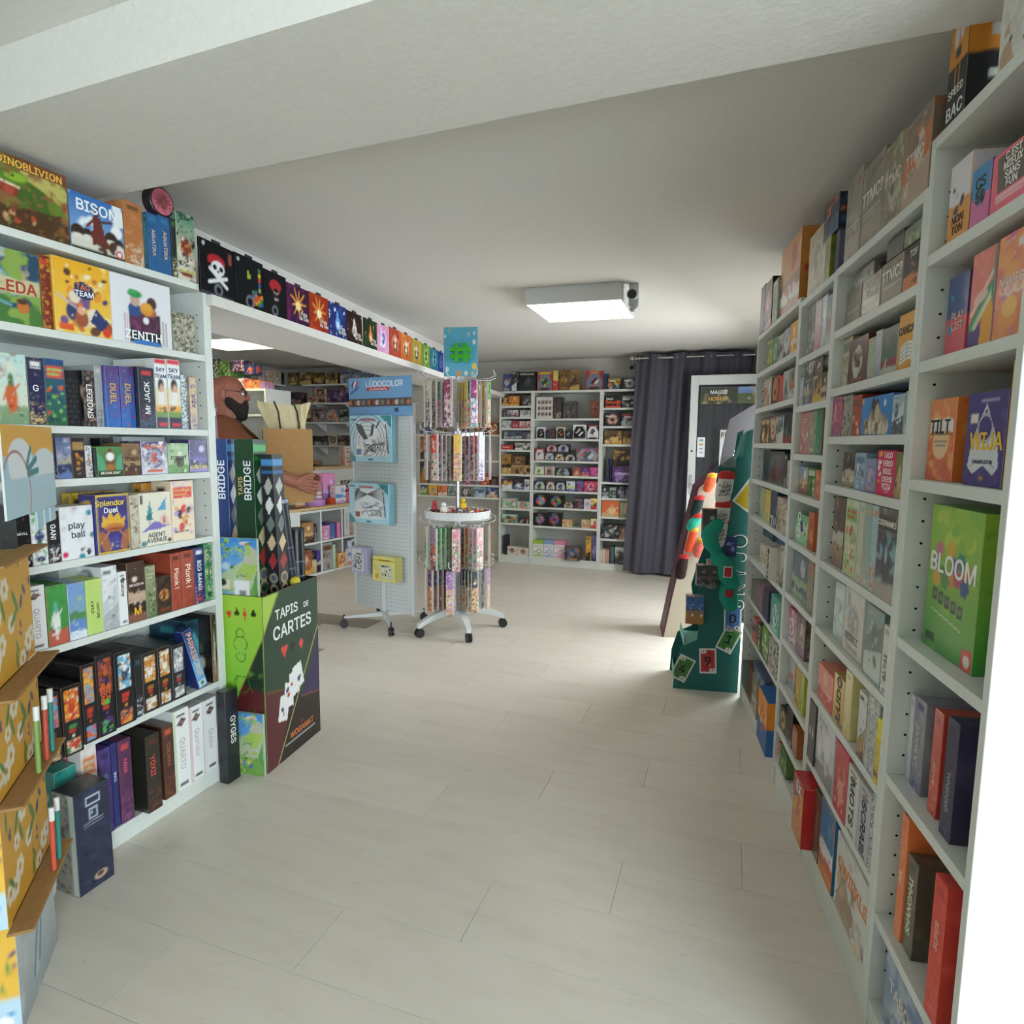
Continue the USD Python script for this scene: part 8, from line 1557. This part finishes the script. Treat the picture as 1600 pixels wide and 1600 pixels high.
for lab, pth, r, c in (('small green sock on the beige display', [(.20, -.03, .90), (.17, -.035, .86), (.155, -.03, .83)], [.03, .034, .026], G_), ('orange red plush sock on the beige display', [(.29, -.03, 1.19), (.275, -.035, 1.15), (.262, -.03, 1.115)], [.03, .034, .028], 'd85c38'), ('pink coral sock hung low on the beige display', [(.24, -.03, .72), (.225, -.035, .675), (.215, -.03, .64)], [.03, .034, .028], 'd8685c'), ('yellow and red striped sock on the beige display', [(.18, -.03, .80), (.165, -.035, .735), (.15, -.03, .67)], [.024, .026, .024], 'd8502c'), ('black sock with white print on the beige display', [(.21, -.03, 1.03), (.195, -.035, .98), (.18, -.03, .94)], [.028, .032, .026], '1c2c28'), ('orange topped dark plush on the beige display', [(.12, -.03, .60), (.105, -.035, .54), (.10, -.03, .48)], [.028, .036, .034], '2c1c18')):
    js = {f'{i}': (p, rr, (1.15, .7, 1)) for i, (p, rr) in enumerate(zip(pth, r))}; t = thing('plush_sock', lab, 'sock', BEW.pt(0, 0, 0), BEW.a); part(t, 'knit', blob(js, [(f'{i}', f'{i+1}') for i in range(len(pth)-1)], .014, 4), bumpy('knit_'+c, c, c, 140, .5, .95, .004), smooth=True)
    x, y, z = pth[0]; part(t, 'cuff', blob({'a': ((x, y, z+.008), r[0]+.003, (1.15, .7, .5)), 'b': ((x+.004, y, z+.022), r[0]+.002, (1.15, .7, .5))}, [('a', 'b')], .014, 2), plain('cuff_'+('b83030' if 'd8' not in c else 'e0a030'), 'b83030' if 'd8' not in c else 'e0a030', .9), smooth=True)
BKW = Wall((1.35, 5.0), math.atan2(-.18, .98))
bk = thing('cardboard_display', 'black display board with white lettering behind the others', 'cardboard display', BKW.pt(0, 0, 0), BKW.a)
part(bk, 'board', prism([(.293, 0), (.60, 0), (.60, 1.76), (.536, 1.74), (.36, 1.626), (.32, 1.4), (.293, 1.17)], 0, .02), plain('black_gloss', '150f12', .5)); part(bk, 'foot', box(.29, .6, -.03, .2, 0.0001, .012), BLACKP); m = lettering('RÉVAL', .055, None, 90); v = np.array(m.vertices); m.vertices = np.c_[v[:, 0]+.28*v[:, 2]*.9+.415, v[:, 1]-.0002, v[:, 2]+1.33]; part(bk, 'lettering', m, ink('dcd4cc'))

# ------------------------------------------------------------------ yellow display at the left edge
YE = Wall((-1.2728, 1.6306), math.atan2(.918287, -.395916))
ye = thing('cardboard_display', 'yellow flowered cardboard display at the left edge', 'cardboard display', YE.pt(0, 0, 0), YE.a)
def flowers(A, base='d9a238', n=26, seed=3):
    A.fill(base); A.cloud('c8902c', 3, .55, .15, 1, .35); R_ = np.random.default_rng(seed)
    for k in range(n):
        x, y = R_.random(2); r = R_.uniform(.03, .06)
        if k % 3 == 0:
            for q in range(6): A.ell(x+r*math.cos(q*1.05), y+r*A.asp*math.sin(q*1.05), r*.55, r*.55*A.asp, 'e4dcc8')
            A.circ(x, y, r*.3, 'c89030')
        elif k % 3 == 1: A.ell(x, y, r*.5, r*1.8*A.asp, ['3a8078', '5a8848', '8aa8a0'][k % 3], R_.uniform(-1, 1))
        else: A.ell(x, y, r*.5, r*A.asp, ['8a4870', 'c85030', '604878'][k % 3], R_.uniform(-1, 1))
def yfront(A): flowers(A)
yfront.rim = 'c8983c'
def ybase(A): A.grad('d8dcdc', '9aa4a8'); A.cloud('c8d0d4', 4, .5, .1, 1, .5); A.ell(.3, .75, .2, .1, 'b8c8c4'); A.line(.35, .2, .5, .6, .04, '4a8490'); A.line(.5, .25, .6, .55, .04, '4a8490')
ybase.rim = 'a8acac'
def yend(A): flowers(A, 'e8b848', 30, 8); A.mixin((.35-A.V)/.05, 'bcd8e8'); A.blobs(10, ['f4f4f0', '58a0d0', 'd04050'], (.1, .9), (.05, .5), (.05, .12))
def yfaces(face, U, V, asp, e):
    a = Art(U, V, asp, 3, e); (yfront if face == 'F' else yend if face in 'LR' else (lambda A: A.fill('b08a48')))(a); return a.c
for z0, z1, x0, x1, y0 in ((.30, .58, -.34, -.004, .012), (.60, .83, -.34, -.004, .012), (.85, 1.135, -.34, -.004, .012)):
    mesh, cd = painted(x1-x0, .17, z1-z0, .004, yfaces, .001); part(ye, 'tier', (mesh[0]+np.array([x0, y0, z0]), mesh[1]), PRINT, cd)
def bfaces(face, U, V, asp, e):
    a = Art(U, V, asp, 3, e); (ybase if face == 'F' else yend if face in 'LR' else (lambda A: A.fill('b08a48')))(a); return a.c
mesh, cd = painted(.30, .17, .29, .004, bfaces, .001); part(ye, 'base', (mesh[0]+np.array([-.30, .014, 0]), mesh[1]), PRINT, cd)
for z in (.30, .60, .85, 1.15): part(ye, 'ledge', prism([(-.36, z-.008), (-.012, z-.008), (.004, z-.004), (.004, z), (-.36, z)], -.045, .3) if 0 else cbox(-.36, .004 if z < 1 else -.03, -.04, .012, z-.008, z-.0005, .002), CARD)
part(ye, 'support_tab', cbox(.002, .05, .02, .026, .12, .25, .002), WHITEP)
def sky_head(A): A.fill('a9cede'); A.mixin((A.V-.66)/.01, 'e8b040'); A.ell(.28, .55, .2, .22, 'e8e8e8'); A.ell(.78, .5, .26, .24, 'dfe6ea'); A.ell(.3, .62, .22, .24, 'e6ecee'); A.rect(0, 0, 1, .42, 'b4d2de'); A.line(.42, .5, .6, .62, .04, '2a7c86'); A.line(.42, .45, .62, .48, .04, '2a7c86'); A.line(.4, .54, .5, .74, .04, '3a8c94'); A.ring(.2, .25, .25, .015, 'b06048')
sky_head.rim = 'd0d4d4'
mesh, cd = painted(.40, .005, .215, .003, panel_art(sky_head), .001); part(ye, 'header', (mesh[0]+np.array([-.30, -.035, 1.24]), mesh[1]), PRINT, cd, label='pale blue header card with clouds')
for x in (-.06, .0, .058): part(ye, 'header_tab', cbox(x-.026 if x else x-.022, x+.026 if x else x+.022, -.035, -.030, 1.20 if x != -.06 else 1.19, 1.2396, .002), plain('sky_card', 'b4d2de', .5))
# bottles of pencils standing on the display tiers
for k, (z, u, c) in enumerate(((.30, -.09, '2a8078'), (.30, -.14, 'c8503c'), (.60, -.08, '2a8078'), (.60, -.13, 'b84838'), (.60, -.2, '7a9a50'))):
    t = thing('marker_pen', f'{("teal", "red", "teal", "red", "green")[k]} marker clipped on the {("lower", "lower", "middle", "middle", "middle")[k]} ledge of yellow display', 'marker pen', YE.pt(u, .028, z+.0), YE.a); part(t, 'barrel', cyl([0, 0, 0], [.012, 0, .13], .006, 10), plain('pen_'+c, c, .4), smooth=40); part(t, 'cap', cyl([.0121, 0, .1302], [.016, 0, .165], .0068, 10), WHITEP, smooth=40)
# black-blue box leaning on the floor before the left bookcase
def bigbox(A): A.fill('2a2f48'); A.cloud('343c5c', 3, .5, .15, 1, .7); A.cloud('1c2034', 4, .56, .1, 2, .6); A.rect(.3, .84, .72, .93, 'c8ccd4'); A.rect(.33, .855, .69, .915, '2c3450'); A.rect(.38, .7, .64, .81, 'b8c0cc'); A.rect(.42, .715, .6, .79, '2c3450'); A.rect(.44, .75, .5, .77, 'c8ccd4'); A.line(.22, .67, .78, .68, .02, 'b8bcc4'); A.line(.22, .64, .78, .65, .02, '98a0ac'); A.ell(.62, .1, .2, .04, 'b8a088'); A.ell(.6, .11, .1, .025, '584838')
bigbox.rim = '16161a'
def bigf(face, U, V, asp, e):
    a = Art(U, V, asp, 9, e)
    if face == 'F': bigbox(a)
    elif face == 'L': a.fill('8a8478'); a.cloud('5a4c48', 4, .5, .1, 1, .8); a.rect(.75, 0, 1, 1, 'b8c0b4')
    else: a.fill('17171b')
    return a.c
gb = thing('game_box', 'big dark blue box standing on floor at bookcase foot', 'game box', WL.pt(-.72, .115, .0005), WL.a); mesh, cd = painted(.115, .10, .335, .003, bigf, .002); part(gb, 'body', mesh, GLOSSY, cd)
gy = thing('game_box', 'tall black spine box at the bookcase end, GYGES lettering', 'game box', WL.pt(-.052, .055, .0005), WL.a); mesh, cd = painted(.07, .045, .395, .003, lambda face, U, V, asp, e: (lambda a: (a.fill('1a1d26'), a.cloud('22262f', 3, .5, .1, 1, .6), a.c)[2])(Art(U, V, asp, 9, e)), .002); part(gy, 'body', mesh, GLOSSY, cd); part(gy, 'title', move(lettering('GYGES', .026, None, -90), (.038, 0, .225)), ink('e4e4e4'))
# leaning blue box on the seventh shelf and the flower tin on top
def corse(A): A.grad('223070', '6aa4dc'); A.mixin((.52-A.V)/.1, '6aa8e0'); A.rect(.1, .02, .9, .12, 'e0e4e8'); A.rect(.3, .04, .7, .1, '3a8860'); A.circ(.3, .94, .1, 'd84848'); A.circ(.6, .9, .1, 'e0e4f0')
corse.rim = '27336e'
co = thing('game_box', 'blue box leaning left on seventh shelf of left bookcase', 'game box', WL.pt(-.168, .0, .4312), WL.a); mesh, cd = painted(.042, .05, .262, .003, panel_art(corse), .001); v = mesh[0]; a = .27; ca, sa = math.cos(a), math.sin(a); rt = lambda q: np.c_[(q[:, 0])*ca-q[:, 2]*sa+.045, q[:, 1], (q[:, 0])*sa+q[:, 2]*ca]
part(co, 'body', (rt(v), mesh[1]), GLOSSY, cd)
m = lettering('PARKER', .022, None, -90); m.apply_translation([.022, 0, .19]); m.vertices = rt(np.array(m.vertices)); part(co, 'title', m, ink('e0a888')); m = lettering('CORSE', .022, None, -90); m.apply_translation([.022, 0, .10]); m.vertices = rt(np.array(m.vertices)); part(co, 'title', m, ink('d8c898'))
ft = thing('flower_tin', 'round dark tin with pink flower atop the blue boxes', 'tin', WL.pt(-.165, -.03, 2.2275), WL.a)
R0 = .052
tin = lathe([(0, 0), (R0, 0), (R0, .035), (R0-.003, .038), (0, .038)], 40); tin.apply_transform(trimesh.transformations.rotation_matrix(PI/2, [1, 0, 0])); tin.apply_translation([0, .03, R0]); part(ft, 'tin', tin, plain('tin_dark', '3a2c34', .35), smooth=40)
pet = [cbox(-.0105, .0105, -.0095, -.0082, .006, .044, .0004) for _ in range(14)]
for k, p in enumerate(pet): p.apply_transform(trimesh.transformations.rotation_matrix(k*2*PI/14, [0, 1, 0])); p.apply_translation([0, 0, R0])
part(ft, 'petal_print', cat(pet), plain('petal_pink', 'c86878', .5)); part(ft, 'flower_heart', cyl([0, -.0096, R0], [0, -.0105, R0], .006, 14), plain('flower_heart', '8a4a2c', .5))
